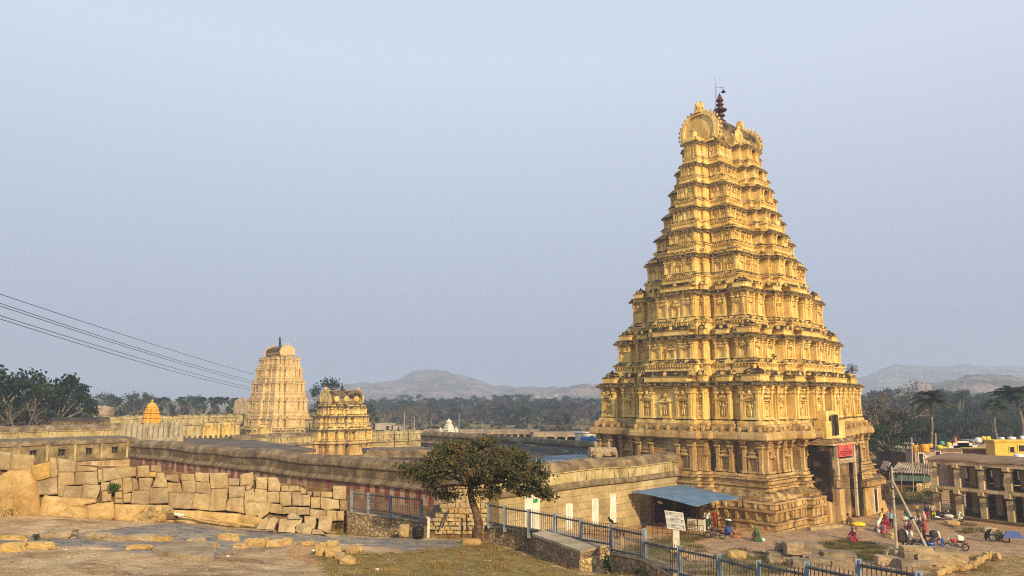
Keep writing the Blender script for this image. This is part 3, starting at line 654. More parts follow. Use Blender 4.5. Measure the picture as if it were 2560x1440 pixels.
# gate porch on the east face (local y = -b)
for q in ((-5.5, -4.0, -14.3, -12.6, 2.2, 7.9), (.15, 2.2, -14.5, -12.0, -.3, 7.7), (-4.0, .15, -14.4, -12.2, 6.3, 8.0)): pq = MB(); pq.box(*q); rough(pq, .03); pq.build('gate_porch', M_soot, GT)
pq = MB(); pq.box(-5.8, 2.6, -14.9, -12.0, 8.0, 8.2); pq.frus(-1.8, -13.4, 8.2, 8.6, 3.6, 1.3, 2.6, .8); rough(pq, .06, 1, 2); pq.build('porch_roof', M_gra, GT)
pq = MB(); pq.box(-5.7, -4.4, -14.1, -11.4, -.4, 2.2); pq.box(-5.1, -3.75, -15.0, -13.9, -.4, 3.5); rough(pq, .05); pq.build('door_jamb', M_gra, GT)
for q in ((-4.3, -3.85, -14.65, -14.2, 4.4, 8.0), (.15, .5, -14.65, -14.4, .2, 8.0)): pq = MB(); pq.box(*q); rough(pq, .03); pq.build('door_pilaster', M_blkc, GT)
pq = MB(); pq.box(-4.0, .15, -13.95, -13.75, -.4, 6.3); rough(pq, .02); pq.build('doorway_wall', mat('doorway_plaster', (.14, .085, .04), (.30, .19, .09), (.42, .28, .14), scale=.5, streak=(1, .6, (.08, .05, .03))), GT)
pq = MB(); [pq.tube([(-3.8 + j * .34, -14.5, 6.35), (-3.8 + j * .34, -14.8, 6.05)], .08, 4) for j in range(12)]; pq.box(-3.95, .1, -14.8, -14.4, 6.32, 6.52); pq.build('door_hood', M_blkc, GT)
pq = MB(); pq.box(-4.15, -.65, -14.85, -14.7, 6.75, 7.98)
sg = pq.build('signboard', plain('faded_pink_board', (.66, .11, .10), .7), GT); sg['label'] = 'pink signboard with rows of dark red writing'
wr = MB(); rs = random.Random(11)
for j, (n, hh) in enumerate([(5, .13), (9, .12), (15, .2), (15, .18), (12, .11)]):
    z = 7.82 - j * .225
    for q in range(n):
        x0 = -2.4 - n * .1 + q * .2; wr.box(x0, x0 + rs.uniform(.1, .16), -14.875, -14.85, z - hh * .5, z - hh * .5 + rs.uniform(.35, .5) * hh); wr.box(x0 + .02, x0 + .055, -14.875, -14.85, z - hh, z)
        wr.box(x0, x0 + .15, -14.875, -14.85, z - .025, z)
wr.build('lettering', plain('dark_red_paint', (.22, .012, .02)), sg)
# balcony window above the porch
pq = MB(); pq.box(-4.0, .9, -13.5, -12.2, 8.3, 10.5); pq.box(-3.2, .2, -13.2, -12.0, 10.5, 11.6); rough(pq, .03); bw = pq.build('balcony_block', M_yel, GT)
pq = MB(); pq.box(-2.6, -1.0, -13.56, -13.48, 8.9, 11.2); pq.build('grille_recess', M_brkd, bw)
pq = MB(); [pq.box(-2.5 + j * .24, -2.46 + j * .24, -13.62, -13.56, 8.95, 11.1) for j in range(7)]; pq.box(-1.85, -1.7, -13.64, -13.56, 8.9, 11.2); pq.build('window_bars', M_iron, bw)
# stone annexe north of the gate
an = MB(); an.box(2.2, 6.9, -14.7, -11.5, -.4, 3.2); an.box(1.9, 7.6, -15.1, -11.5, 3.2, 3.8); an.frus(7.4, -13.8, -.4, 1.2, .9, 1.2, .4, .9); an.frus(5.2, -13.0, 3.8, 4.5, 1.8, 1.0, 1.3, .7); rough(an, .1, .8, 4)
ax_ = an.build('annexe', M_gra, GT); q_ = MB(); q_.box(4.6, 5.4, -14.76, -14.6, .2, 2.7); q_.build('annexe_door', M_dark, ax_)
q_ = MB(); q_.box(4.4, 4.6, -14.8, -14.6, 0, 2.8); q_.box(5.4, 5.6, -14.8, -14.6, 0, 2.8); q_.build('door_frame', M_white, ax_)
bu = tw(13, -10.6, 16.0)

# ---------------------------------------------------------------- northern tower, far across the court
def mk_tower(name, label, loc, rot, spec, LBx, SBx, faces, mw, mz, basez, win, roofp):
    g = thing(name, label, 'temple tower', loc, rot)
    a, b = spec[0][0], spec[0][1]; P, B = plan(a * 1.02, b * 1.02, LBx, SBx, 1.0); m_ = MB()
    skin(m_, P, [(.6, mz), (.6, mz + .5), (.3, mz + .8), (.1, mz + 1.2), (0, basez - .9), (.1, basez - .7), (.6, basez - .65), (.5, basez - .25), (.25, basez - .1), (.25, basez)])
    for s, u0, u1, d, q in B:
        if s in faces and q >= 0:
            for u in (u0 + .2, u1 - .2): pilaster(m_, frame(s), u, d, mz + 1.2, basez - .8, .18, .2)
    rough(m_, .05); m_.build('stone_storey', M_gra if mz > -1 else mw, g)
    rr = random.Random(len(name) + int(loc[1]))
    for i, (a, b, z0, z1, z2, z3, k) in enumerate(spec):
        nx = spec[i + 1] if i + 1 < len(spec) else None
        storey(g, i, a, b, z0, z1, z2, z3, k, LBx, SBx, faces, (nx[0], nx[1], nx[6]) if nx else None, nx[2] if nx else 0, rr, False, win, mw, M_hara if 'small' in label else mw)
    a, b, z0, zt, k = roofp; barrel_roof(g, a, b, z0, zt, k, faces, rr, mw); return g
M_yel2 = mat('pale_yellow_plaster', (.56, .40, .17), (.68, .50, .24), (.76, .60, .32), scale=.35, bump=.35, bscale=2.5, stain=(.5, .9, 1.3, (.14, .09, .05)), streak=(2.2, .5, (.3, .19, .08)), coord='obj')
# ================================================================ ENCLOSURE WALLS AND COURT
M_cop = mat('lichen_coping', (.10, .075, .045), (.20, .145, .085), (.34, .26, .15), scale=.8, bump=.5, bscale=5, streak=(2.5, .6, (.07, .05, .03)), coord='obj')
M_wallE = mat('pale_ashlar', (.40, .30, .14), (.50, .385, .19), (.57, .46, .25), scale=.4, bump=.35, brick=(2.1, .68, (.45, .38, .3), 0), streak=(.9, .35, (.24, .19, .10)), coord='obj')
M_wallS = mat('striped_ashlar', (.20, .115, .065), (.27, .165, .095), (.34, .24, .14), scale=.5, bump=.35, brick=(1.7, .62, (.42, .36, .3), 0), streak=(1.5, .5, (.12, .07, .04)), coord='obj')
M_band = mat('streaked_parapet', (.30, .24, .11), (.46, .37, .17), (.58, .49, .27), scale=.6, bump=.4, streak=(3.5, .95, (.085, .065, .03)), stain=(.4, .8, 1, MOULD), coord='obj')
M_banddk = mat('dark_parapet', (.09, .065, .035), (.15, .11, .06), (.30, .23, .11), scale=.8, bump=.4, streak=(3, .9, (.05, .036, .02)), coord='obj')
M_red = mat('faded_red_stripe', (.17, .04, .028), (.21, .06, .042), (.23, .11, .07), scale=1.2, bump=.2, streak=(2, .6, (.24, .14, .09)), coord='obj')
M_cream = mat('faded_white_stripe', (.30, .22, .13), (.42, .33, .21), (.24, .155, .09), scale=1.2, bump=.2, streak=(2.5, .7, (.26, .16, .09)), coord='obj')
M_roof = mat('terrace_roof', (.085, .066, .055), (.125, .10, .08), (.17, .14, .11), scale=.3, bump=.3, coord='pos')
M_roofd = mat('dark_terrace', (.035, .028, .024), (.06, .048, .04), (.10, .08, .065), scale=.3, bump=.3, coord='pos')
def frame2(p, q, z=0.0):                    # local x along p->q, local y to the left of it
    a = math.atan2(q[1] - p[1], q[0] - p[0]); return (p[0], p[1], z), a, math.hypot(q[0] - p[0], q[1] - p[1])
def coped_wall(name, label, p, q, z0, zt, th, face, band, cop, bh=.98, ch=.88, wob=.0, extra=None, stripes=None, end=True):
    """temple wall: ashlar body, projecting eave, panelled parapet band, rounded coping. The seen face is local -y."""
    loc, a, L_ = frame2(p, q); g = thing(name, label, 'wall', loc, a)
    n = max(2, int(L_ / 2)); b = MB()
    ze = zt - ch - bh
    b.box(0, L_, -th / 2, th / 2, z0, ze - .5); rough(b, .02); b.build('wall_body', face, g)
    def sweep(prof, mat_, nm, amp):
        m = MB(); vs = []
        for i in range(n + 1):
            x = L_ * i / n; dz = wob * noise.noise(Vector((x * .13, 2.2, 0))) + amp * noise.noise(Vector((x * .9, 1, 1)))
            vs += [(x, y + amp * noise.noise(Vector((x, z * 3, 4))), z + dz * (1 if z > ze else .4)) for y, z in prof]
        k = len(prof); fs = [(i * k + j, i * k + (j + 1) % k, (i + 1) * k + (j + 1) % k, (i + 1) * k + j) for i in range(n) for j in range(k)]
        fs += [tuple(range(k)), tuple(range(n * k, n * k + k))[::-1]]
        m.add(vs, fs); return m.build(nm, mat_, g, smooth=False)
    h = th / 2
    sweep([(-h - .02, ze - .52), (-h - .34, ze - .46), (-h - .36, ze - .30), (-h - .12, ze + .02), (h + .12, ze + .02), (h + .3, ze - .4)], cop, 'eave', .04)
    sweep([(-h - .05, ze + .02), (-h - .05, ze + bh - .1), (-h - .22, ze + bh - .02), (-h - .22, ze + bh + .08), (h + .2, ze + bh + .08), (h + .05, ze + bh - .1), (h + .05, ze + .02)], band, 'parapet', .03)
    r = h + .12; sweep([(-r, ze + bh + .08)] + [(-r * math.cos(t), ze + bh + .08 + ch * math.sin(t)) for t in [math.pi * i / 8 for i in range(1, 8)]] + [(r, ze + bh + .08)], cop, 'coping', .07)
    if stripes:
        m1 = MB(); m2 = MB(); s0, s1, w, zb, pat = stripes; rr = random.Random(5); x = s0; i = 0
        while x < s1:
            ww = w * rr.uniform(.85, 1.15); hh = rr.uniform(.3, 1)
            if rr.random() < pat: (m1 if i % 2 else m2).box(x, x + ww, -h - .012, -h + .01, zb + (ze - .55 - zb) * (1 - hh), ze - .55)
            x += ww; i += 1
        m1.build('red_stripes', M_red, g); m2.build('white_stripes', M_cream, g)
    return g
# east wall, running south from the tower to the corner
ewS, ewN = tw(-41.6, -.9), tw(-13.3, -.9)
EW = coped_wall('enclosure_wall', 'sunlit pale ashlar enclosure wall with rounded coping running up to the tower', ewS, ewN, -.5, 7.0, 1.9, M_wallE, M_band, M_cop, wob=.25)
wp = MB()
for x, z0, z1 in ((8.3, 1.0, 3.4), (12.0, 1.0, 3.5), (14.7, .9, 3.7)):
    m = MB(); m.prism([(x, z0), (x + .95, z0 + .08), (x + .98, z1 - .1), (x + .5, z1), (x + .02, z1 - .05)], -.96, -.985 - .0, 0, Matrix(((1, 0, 0, 0), (0, 0, 1, 0), (0, 1, 0, 0), (0, 0, 0, 1)))); m.build('whitewashed_patch', M_white, EW)
wb = MB(); wb.box(3.0, 4.9, -1.02, -.955, 1.0, 4.6); wpn = wb.build('whitewashed_panel', M_white, EW)
gm = MB(); gm.lathe(0, 0, [(.30, 0), (.28, .03)], 8, 0, Matrix.Translation((4.3, -1.02, 4.0)) @ Matrix.Rotation(math.pi / 2, 4, 'X'), 0, 1.2, .6); gm.build('green_mark', plain('green_paint', (.02, .30, .09)), wpn)
# south wall with red and white stripes
swE = tw(-41.6, -.4); swW = Vector((-54.4, 111.5))
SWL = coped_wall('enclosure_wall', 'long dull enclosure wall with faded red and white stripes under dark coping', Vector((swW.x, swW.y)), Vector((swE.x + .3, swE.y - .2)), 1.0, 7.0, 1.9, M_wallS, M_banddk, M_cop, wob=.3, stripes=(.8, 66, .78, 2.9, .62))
# building with the row of little windows, standing forward at the left
M_brick = mat('eroded_brickwork', (.42, .27, .13), (.50, .35, .18), (.58, .46, .28), scale=.8, bump=.5, brick=(.9, .32, (.5, .42, .33), 0), streak=(1.5, .5, (.6, .52, .38)), coord='obj')
hN = Vector((-54.3, 111.4)); hS = hN + Vector((-NV.x, -NV.y)) * 36
loc, a, L_ = frame2(hS, hN); HB = thing('parapet_building', 'low temple range with a row of small dark square windows above eroded brickwork', 'building', loc, a)
m = MB(); m.box(0, L_, 0, 9, 1, 4.4); rough(m, .04); m.build('brick_wall', M_brick, HB)
m = MB(); m.box(0, L_ + .12, -.25, 9, 4.4, 4.62); m.box(0, L_ + .1, -.3, 9, 6.7, 6.95); m.frus(L_ / 2, 4.4, 6.95, 7.35, L_ / 2 + .1, 4.7, L_ / 2 - .3, 4.2); rough(m, .05); m.build('ledge', M_cop, HB)
wl = MB(); xw = []
x = L_ - 3.1
while x > 1: xw.append(x); x -= 3.35
prev = 0
for x in sorted(xw) + [L_ + 5]:
    wl.box(prev, min(L_, x - .38), -.06, .5, 4.62, 6.7)
    if x < L_: wl.box(x - .38, x + .38, -.06, .5, 4.62, 5.25); wl.box(x - .38, x + .38, -.06, .5, 6.1, 6.7)
    prev = x + .38
wl.box(0, L_, .5, 9, 4.62, 6.7); rough(wl, .03); wl.build('parapet', mat('mossy_parapet', (.10, .075, .035), (.22, .165, .07), (.42, .33, .15), scale=.45, bump=.4, streak=(2.5, .8, (.10, .08, .04)), coord='obj'), HB)
for x in xw:
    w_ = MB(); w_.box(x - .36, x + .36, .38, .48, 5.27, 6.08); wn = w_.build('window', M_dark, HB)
    w_ = MB(); w_.box(x - .5, x + .5, -.22, -.05, 6.1, 6.22); w_.box(x - .03, x + .03, .2, .3, 5.27, 6.08); w_.build('window_hood', M_cop, wn)
    w_ = MB(); w_.box(x + 1.5, x + 1.75, -.18, -.04, 4.62, 6.68); w_.frus(x + 1.62, -.1, 6.4, 6.7, .12, .06, .3, .2); w_.build('half_column', M_band, HB)
def slab(name, label, cat, pts, z0, z1, m_, grp=None):
    me_ = MB(); P = [(p.x, p.y) for p in pts]
    A = sum(P[i][0] * P[(i + 1) % len(P)][1] - P[(i + 1) % len(P)][0] * P[i][1] for i in range(len(P)))
    if A < 0: P = P[::-1]
    me_.prism(P, z0, z1); o = me_.build(name, m_); return tag(o, label, cat, grp)
# terrace behind: its sunlit yellow parapet and the merlons beside it
tA, tB = Vector((-98, 98)), dp(298, 1090, 128); dirN = (Vector((NV.x, NV.y)))
tB = Vector((tB.x, tB.y)); tA = tB - dirN * 34
T1 = coped_wall('terrace_wall', 'yellow streaked terrace wall under brown coping behind the window row', tA, tB, 3, 8.7, 2.2, M_band, M_band, M_cop, bh=1.5, ch=.9, wob=.2)
loc, a, L_ = frame2(Vector(dp(298, 1090, 127.6)[:2]), Vector(dp(456, 1095, 136)[:2]))
g = thing('merlon_wall', 'row of tall pale grey rounded merlons behind the window row', 'wall', loc, a); m = MB(); m.box(0, L_, -.3, .3, 3, 6.2); rough(m, .03); m.build('wall_body', M_band, g)
n = 12
for i in range(n):
    x = (i + .5) * L_ / n; m = MB(); w = L_ / n * .40; m.prism([(x - w, 0), (x + w, 0), (x + w, 2.6), (x + w * .5, 3.1), (x, 3.2 + .3 * (i % 2)), (x - w * .5, 3.05), (x - w, 2.5)], -.35, .15, 0, Matrix(((1, 0, 0, 0), (0, 0, 1, 0), (0, 1, 0, 5.6), (0, 0, 0, 1)))); rough(m, .05); m.build('merlon', mat('lime_merlon', (.30, .26, .17), (.42, .36, .24), (.50, .44, .31), scale=.8, streak=(2, .6, (.16, .13, .08)), coord='obj') if i == 0 else MATS['lime_merlon'], g)
# raised block at far left, dark coping piece
U = Vector((NV.x, NV.y))
pB = Vector(dp(236, 1040, 190)[:2]); coped_wall('terrace_wall', 'pale yellow raised terrace wall catching the sun at far left', pB - U * 13.5, pB, 4, 10.4, 2, M_band, M_band, M_band, bh=1.2, ch=.8)
pA = pB - U * 13.5; V_ = Vector((WV.x, WV.y)); coped_wall('terrace_wall', 'dark shaded wall with brown coping left of the pale raised terrace', pA + V_ * .2 - U * 11, pA - U * .2, 4, 10.5, 2, M_wallS, M_banddk, M_cop, bh=1.2, ch=1.0)  # shade on this end of the block painted in with darker wall colours
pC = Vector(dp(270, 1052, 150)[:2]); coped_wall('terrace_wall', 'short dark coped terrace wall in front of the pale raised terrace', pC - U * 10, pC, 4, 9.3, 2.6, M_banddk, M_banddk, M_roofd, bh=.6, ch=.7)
pD = Vector(dp(612, 1060, 215)[:2]); coped_wall('far_enclosure_wall', 'far pale enclosure wall behind the golden spire', pD - U * 62, pD, 2, 8.6, 2, M_band, M_band, M_band, bh=1.4, ch=.9, wob=.3)
pE = pD + U * 22; coped_wall('far_enclosure_wall', 'shaded stretch of far wall left of the distant yellow tower', pD + U * .2, pE, 2, 8.6, 2, M_wallS, M_banddk, M_cop, bh=1.4, ch=.9)  # same straight wall; its shade is put in as darker wall and coping colours
# inner court wall through the small gateway tower
rg = Vector((-36.4, 162.7))
coped_wall('inner_court_wall', 'pale inner court wall left of the small stained gateway tower', rg - U * 24, rg - U * 4.5, 0, 5.9, 1.8, M_wallE, M_band, M_cop, bh=1.1, ch=.8, wob=.25)
coped_wall('inner_court_wall', 'pale inner court wall with rounded end right of the small stained gateway tower', rg + U * 4.5, rg + U * 21.6, 0, 5.9, 1.8, M_wallE, M_band, M_band, bh=1.1, ch=.9)
# north enclosure wall
nA, nB = Vector(dp(1062, 1090, 156)[:2]), Vector(dp(1512, 1095, 117)[:2])
coped_wall('enclosure_wall', 'distant dark coped wall beyond the flat terraces', nA, nB, 0, 6.3, 1.8, M_banddk, M_banddk, M_cop, bh=1.0, ch=.8, wob=.2)
# flat terraces of the court
s_ = lambda px, py, z: gp(px, py, z)
slab('terrace_roof', 'flat dark brown terrace between striped wall and inner court wall', 'roof', [s_(345, 1100, 5.4), s_(470, 1095, 5.4), s_(640, 1100, 5.4), s_(790, 1122, 5.4), s_(640, 1130, 5.4), s_(420, 1114, 5.4)], 4.9, 5.4, M_roof)
slab('terrace_roof', 'flat dark court terrace right of the small gateway tower', 'roof', [s_(912, 1140, 4.6), s_(905, 1120, 4.6), s_(1058, 1116, 4.6), s_(1240, 1112, 4.6), s_(1180, 1150, 4.6), s_(1000, 1146, 4.6)], 4.2, 4.6, M_roofd)
slab('terrace_roof', 'wide flat terrace with pale diagonal lines behind the tree crown', 'roof', [s_(1060, 1112, 5.3), s_(1500, 1108, 5.3), s_(1500, 1140, 5.3), s_(1320, 1148, 5.3), s_(1150, 1150, 5.3)], 4.8, 5.3, M_roofd)
kb = MB(); p1, p2 = gp(1288, 1107, 5.32), gp(1480, 1141, 5.32); kb.tube([p1, p2], .16, 4); o = kb.build('roof_kerb', M_band); tag(o, 'thin pale kerb crossing the dark terrace diagonally', 'kerb')
kb = MB(); p1, p2 = gp(1330, 1104, 5.32), gp(1500, 1121, 5.32); kb.tube([p1, p2], .1, 4); o = kb.build('roof_kerb', M_cop); tag(o, 'thinner dull kerb on the terrace nearer the far wall', 'kerb')
M_tin = mat('blue_sheet_roof', (.10, .15, .24), (.15, .21, .32), (.24, .29, .38), scale=.6, bump=.1)
P4 = [gp(1318, 1150, 6.0), gp(1322, 1141, 6.0), gp(1460, 1131, 6.0), gp(1490, 1139, 6.0)]
pr_ = MB(); n = 26
for i in range(n):
    f0, f1 = i / n, (i + .55) / n
    a0, a1 = P4[1].lerp(P4[2], f0), P4[1].lerp(P4[2], f1); b0, b1 = P4[0].lerp(P4[3], f0), P4[0].lerp(P4[3], f1)
    pr_.prism([(b0.x, b0.y), (b1.x, b1.y), (a1.x, a1.y), (a0.x, a0.y)], 5.75, 5.86)
pr_.prism([(p.x, p.y) for p in (P4[0], P4[3], P4[2], P4[1])], 5.6, 5.75)
o = pr_.build('sheet_roof', M_tin); tag(o, 'blue ribbed sheet roof low behind the pale wall', 'roof')
# small pillared hall with deep eave
def hall(label, p, w, d, z, rot, npil, m_, ht=3.2, cat='pavilion', name='pillared_hall'):
    g = thing(name, label, cat, (p.x, p.y, 0), rot)
    m = MB(); m.box(-w / 2, w / 2, -d / 2, d / 2, z - .35, z); m.box(-w / 2 + .3, w / 2 - .3, -d / 2 + .3, d / 2 - .3, z, z + .35); m.frus(0, 0, z - .75, z - .35, w / 2 + .2, d / 2 + .2, w / 2, d / 2); rough(m, .05); m.build('roof', m_, g)
    for i in range(npil):
        m = MB(); x = -w / 2 + .5 + i * (w - 1) / (npil - 1); m.box(x - .22, x + .22, -d / 2 + .2, -d / 2 + .6, z - ht, z - .9); m.frus(x, -d / 2 + .4, z - 1.15, z - .75, .25, .25, .6, .4); m.build('pillar', M_gra, g)
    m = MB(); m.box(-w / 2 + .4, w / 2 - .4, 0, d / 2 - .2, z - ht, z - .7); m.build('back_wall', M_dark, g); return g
p = gp(1008, 1128, 5.2); hall('brown pillared hall with deep eave right of the small gateway tower', p, 10.5, 8, 5.2, ROT * 0 + .05, 5, M_cop)
p = dp(1290, 1080, 205); hall('long low distant colonnade with pale flat roof', p, 13, 6, dp(1290, 1077, 205).z, -.1, 8, mat('pale_roof_stone', (.16, .12, .085), (.26, .20, .14), (.36, .29, .2), scale=.5), 2.6)
p = dp(1190, 1080, 225); hall('low distant shed with long pale roof beside the white shrine', p, 30, 6, dp(1190, 1076, 225).z, .0, 9, MATS['pale_roof_stone'], 2.4, 'shed', 'long_shed')
p = dp(1385, 1085, 200); hall('low stone ruin beyond the far wall with broken flat roof', p, 12, 6, dp(1385, 1083, 200).z, .1, 5, MATS['pale_roof_stone'], 2.0, 'ruin', 'stone_ruin')
def hut(name, label, cat, px, pyt, pyb, wpx, Y, m_, rot=0.0, dep=None, roof=None, door=True):
    pt = dp(px, pyt, Y); pb = dp(px, pyb, Y); w = wpx / F * Y * 1.0; g = thing(name, label, cat, (pb.x, pb.y, pb.z), rot); h = pt.z - pb.z; d = dep or w * .6
    m = MB(); m.box(-w / 2, w / 2, -d / 2, d / 2, -2, h); rough(m, .02); m.build('wall', m_, g)
    m = MB(); m.box(-w / 2 - .2, w / 2 + .2, -d / 2 - .2, d / 2 + .2, h, h + .15); m.build('roof', roof or m_, g)
    if door: m = MB(); m.box(w * .05, w * .2, -d / 2 - .03, -d / 2 + .1, h * .2, h * .75); m.build('window', M_dark, g)
    return g
hut('white_house', 'low white flat-roofed house beside the great tower base', 'house', 1472, 1082, 1105, 66, 150, M_white, -.1)
m = MB(); m.vault(-2, 2, 0, 0, 1.2, .8, 6); o = m.build('tarpaulin', plain('blue_tarp', (.02, .11, .30)), loc=dp(1481, 1103, 132)); tag(o, 'blue tarpaulin heap beside the low white house', 'tarpaulin')
hut('ruined_house', 'small roofless grey house under the bare far tree', 'house', 962, 1059, 1080, 48, 250, mat('grey_render', (.28, .25, .21), (.36, .32, .27), (.44, .4, .34), scale=.5), .2)
hut('ruined_house', 'dark small lean-to at the right of the roofless grey house', 'house', 995, 1063, 1078, 22, 248, MATS['grey_render'], -.1)
# distant concrete posts
for x, y0, y1, Y in ((1010, 1032, 1080, 165), (1035, 1043, 1081, 170), (1148, 1036, 1082, 170), (1205, 1056, 1082, 190)):
    m = MB(); a, b = dp(x, y1, Y), dp(x, y0, Y); m.tube([(0, 0, -1), (0, 0, b.z - a.z)], [.17, .11], 6); o = m.build('concrete_pole', M_white if x == 1148 else plain('grey_concrete', (.30, .27, .22)), loc=a)
    tag(o, {1010: 'thin grey pole before the bare far tree, left of two', 1035: 'shorter grey pole before the bare far tree, right of two', 1148: 'tall pale pole just right of the white shrine', 1205: 'short grey pole standing over the long low sheds'}[x], 'pole', 'distant poles in the court')
# towers and shrines of the court
LB2 = [(0, .24, 1.8), (.24, .34, -1.2), (.34, .62, .6), (.62, .72, -1.4), (.72, 1, 0)]
SB2 = [(0, .36, 1.4), (.36, .47, -1.2), (.47, .70, .4), (.70, .80, -1.2), (.80, 1, 0)]
c0 = dp(690, 1070, 188); Wd = Vector((WV.x, WV.y)); cN = Vector((c0.x, c0.y)) + Wd * 8.6 + U * 4.4
zt_ = lambda py, Y=192: dp(690, py, Y).z
def lv(*ys): return [zt_(y) for y in ys]
sp_ = []
for (a, b, y0, y1, y2, y3, k) in [(8.0, 5.0, 1068, 1048, 1045, 1037, .5), (7.3, 4.5, 1028, 1002, 999, 992, .46), (6.6, 4.05, 982, 959, 956, 950, .42), (5.8, 3.6, 944, 924, 921, 916, .38), (5.1, 3.15, 910, 898, 895, 891, .34)]:
    sp_.append((a, b, zt_(y0), zt_(y1), zt_(y2), zt_(y3), k))
NG = mk_tower('temple_tower', 'distant pale yellow barrel-roofed temple tower catching the sun', (cN.x, cN.y, 0), ROT + math.pi / 2, sp_, LB2, SB2, (2, 3), M_yel2, 0, sp_[0][2], {'short': .0001} and {}, (4.2, 1.85, zt_(889), zt_(863), .5))
m = MB(); m.lathe(0, 0, [(.3, 0), (.35, .4), (.15, .6), (.4, .9), (.15, 1.2), (.33, 1.5), (.1, 1.8), (.3, 2.0), (.05, 2.6)], 8, 0, Matrix.Translation((0, 0, zt_(862))) @ Matrix.Rotation(.12, 4, 'Y')); m.build('finial', M_iron, NG)
Y_ = 163; z_ = lambda py: dp(855, py, Y_ - 4).z
M_yel3 = mat('stained_yellow_plaster', (.62, .42, .12), (.74, .54, .19), (.82, .66, .30), scale=.5, bump=.4, bscale=2.5, stain=(.3, .62, 1.0, MOULD), streak=(1.6, .8, (.10, .07, .035)), coord='obj')
RGs = [(5.2, 3.9, z_(1100), z_(1078), z_(1073), z_(1066), .62), (4.7, 3.4, z_(1058), z_(1044), z_(1040), z_(1035), .55), (4.1, 2.9, z_(1022), z_(1018), z_(1015), z_(1010), .5)]
RG = mk_tower('temple_tower', 'small black-stained yellow gateway tower standing in the inner court wall', (rg.x, rg.y, 0), ROT, RGs, LB2, SB2, (0, 3), M_yel3, 0, RGs[0][2], {'long': .10}, (3.9, 1.95, z_(1009), z_(976), .5))
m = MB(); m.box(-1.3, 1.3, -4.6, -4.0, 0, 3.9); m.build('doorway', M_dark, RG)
m = MB(); m.lathe(0, 0, [(.3, z_(979)), (.34, z_(975)), (.12, z_(972)), (.3, z_(968)), (.1, z_(964)), (.02, z_(955))], 8); m.build('finial', M_iron, RG)
for q in (-2.4, 0, 2.4):
    m = MB(); m.lathe(0, 0, [(.62, 0), (.6, .25), (.3, .3)], 10, 0, Matrix.Translation((q, -1.75, z_(997))) @ Matrix.Rotation(math.pi / 2, 4, 'X')); m.build('dormer', M_yel3, RG)
# golden spire
M_gold = mat('golden_leaf', (.62, .30, .02), (.75, .38, .03), (.85, .50, .06), scale=1, rough=.5, bump=.2, coord='obj')
gY = 186; gl = dp(376, 1075, gY); k = gY / F
g = thing('golden_spire', 'small tiered golden temple spire shining behind the merlons', 'spire', (gl.x, gl.y, gl.z), ROT)
b_ = MB(); r_ = random.Random(2)
for i, (w, h0, h1) in enumerate([(22, -10, 22), (20, 22, 34), (17, 34, 45), (13, 45, 54)]):
    P_, B_ = plan(w * k * .72, w * k * .72, [(0, .4, .25), (.4, .6, -.1), (.6, 1, 0)], [(0, .4, .25), (.4, .6, -.1), (.6, 1, 0)], .7)
    z0, z1 = h0 * k, h1 * k; skin(b_, P_, [(.1, z0), (0, z0 + .2), (0, z1 - .45), (.3, z1 - .4), (.3, z1 - .25), (0, z1 - .05), (-.3, z1)])
    for s, u0, u1, d, q in B_:
        if q >= 0: mini_shrine(b_, frame(s), u0, u1, d + .1, z1 - .3, z1 + .55, .4, u0 * u1 > 0, r_); pilaster(b_, frame(s), u0 + .1, d, z0, z1 - .4, .08, .1); pilaster(b_, frame(s), u1 - .1, d, z0, z1 - .4, .08, .1)
b_.build('body', M_gold, g)
b_ = MB(); b_.lathe(0, 0, [(8 * k, 53 * k), (11 * k, 57 * k), (10 * k, 62 * k), (5 * k, 66 * k), (1.5 * k, 68 * k), (2.5 * k, 70 * k), (.2, 74 * k)], 8); b_.build('dome', M_gold, g)
# plastered niches on the terrace parapet
def niche_row(label, px, pyt, pyb, wpx, Y, rot):
    p = dp(px, pyb, Y); g = thing('parapet_shrine', label, 'parapet shrine', p, rot, 'plastered parapet shrines'); w = wpx / F * Y; h = (pyb - pyt) / F * Y; b = MB()
    b.box(-w / 2, w / 2, -.5, .5, -1, h * .5); 
    for i in (-1, 0, 1):
        b.frus(i * w * .3, 0, h * .5, h * .62, w * .17, .6, w * .13, .4); b.ell((i * w * .3, 0, h * .68), (w * .15, .5, h * .25), 8, 6); b.ell((i * w * .3, 0, h * .97), (.12, .12, .25), 6, 4)
        b.box(i * w * .3 - w * .13, i * w * .3 - w * .1, -.65, -.4, -.2, h * .5); b.box(i * w * .3 + w * .1, i * w * .3 + w * .13, -.65, -.4, -.2, h * .5)
        figure(b, frame(0), i * w * .3, .52, 0, h * .5)
    rough(b, .05, 2); b.build('body', M_yel3, g); return g
niche_row('left cluster of yellow plaster shrine niches on the terrace edge', 528, 1052, 1085, 46, 150, ROT)
niche_row('right cluster of yellow plaster shrine niches on the terrace edge', 572, 1050, 1085, 40, 151, ROT)
niche_row('small yellow shrine at the foot of the distant tower', 662, 1058, 1084, 32, 160, ROT)
m = MB(); m.box(-8, 8, -.5, .5, 0, .9)
for i in range(16): m.ell((-7.5 + i, 0, 1.1), (.3, .4, .35), 6, 4)
rough(m, .1, 1); o = m.build('ruined_parapet', M_banddk, loc=dp(520, 1095, 146) + Vector((0, 0, -.9)), rot=ROT); tag(o, 'dark crumbling parapet with knobs below the yellow niches', 'parapet')
m = MB(); m.box(-8, 8, -.6, .6, 0, .7)
for i in range(16): m.ell((-7.5 + i, 0, .9), (.3, .4, .45), 6, 4)
rough(m, .1, 1); o = m.build('ruined_parapet', M_band, loc=dp(720, 1080, 168) + Vector((0, 0, -.7)), rot=ROT - .5); tag(o, 'pale knobbed parapet along the foot of the distant tower', 'parapet')
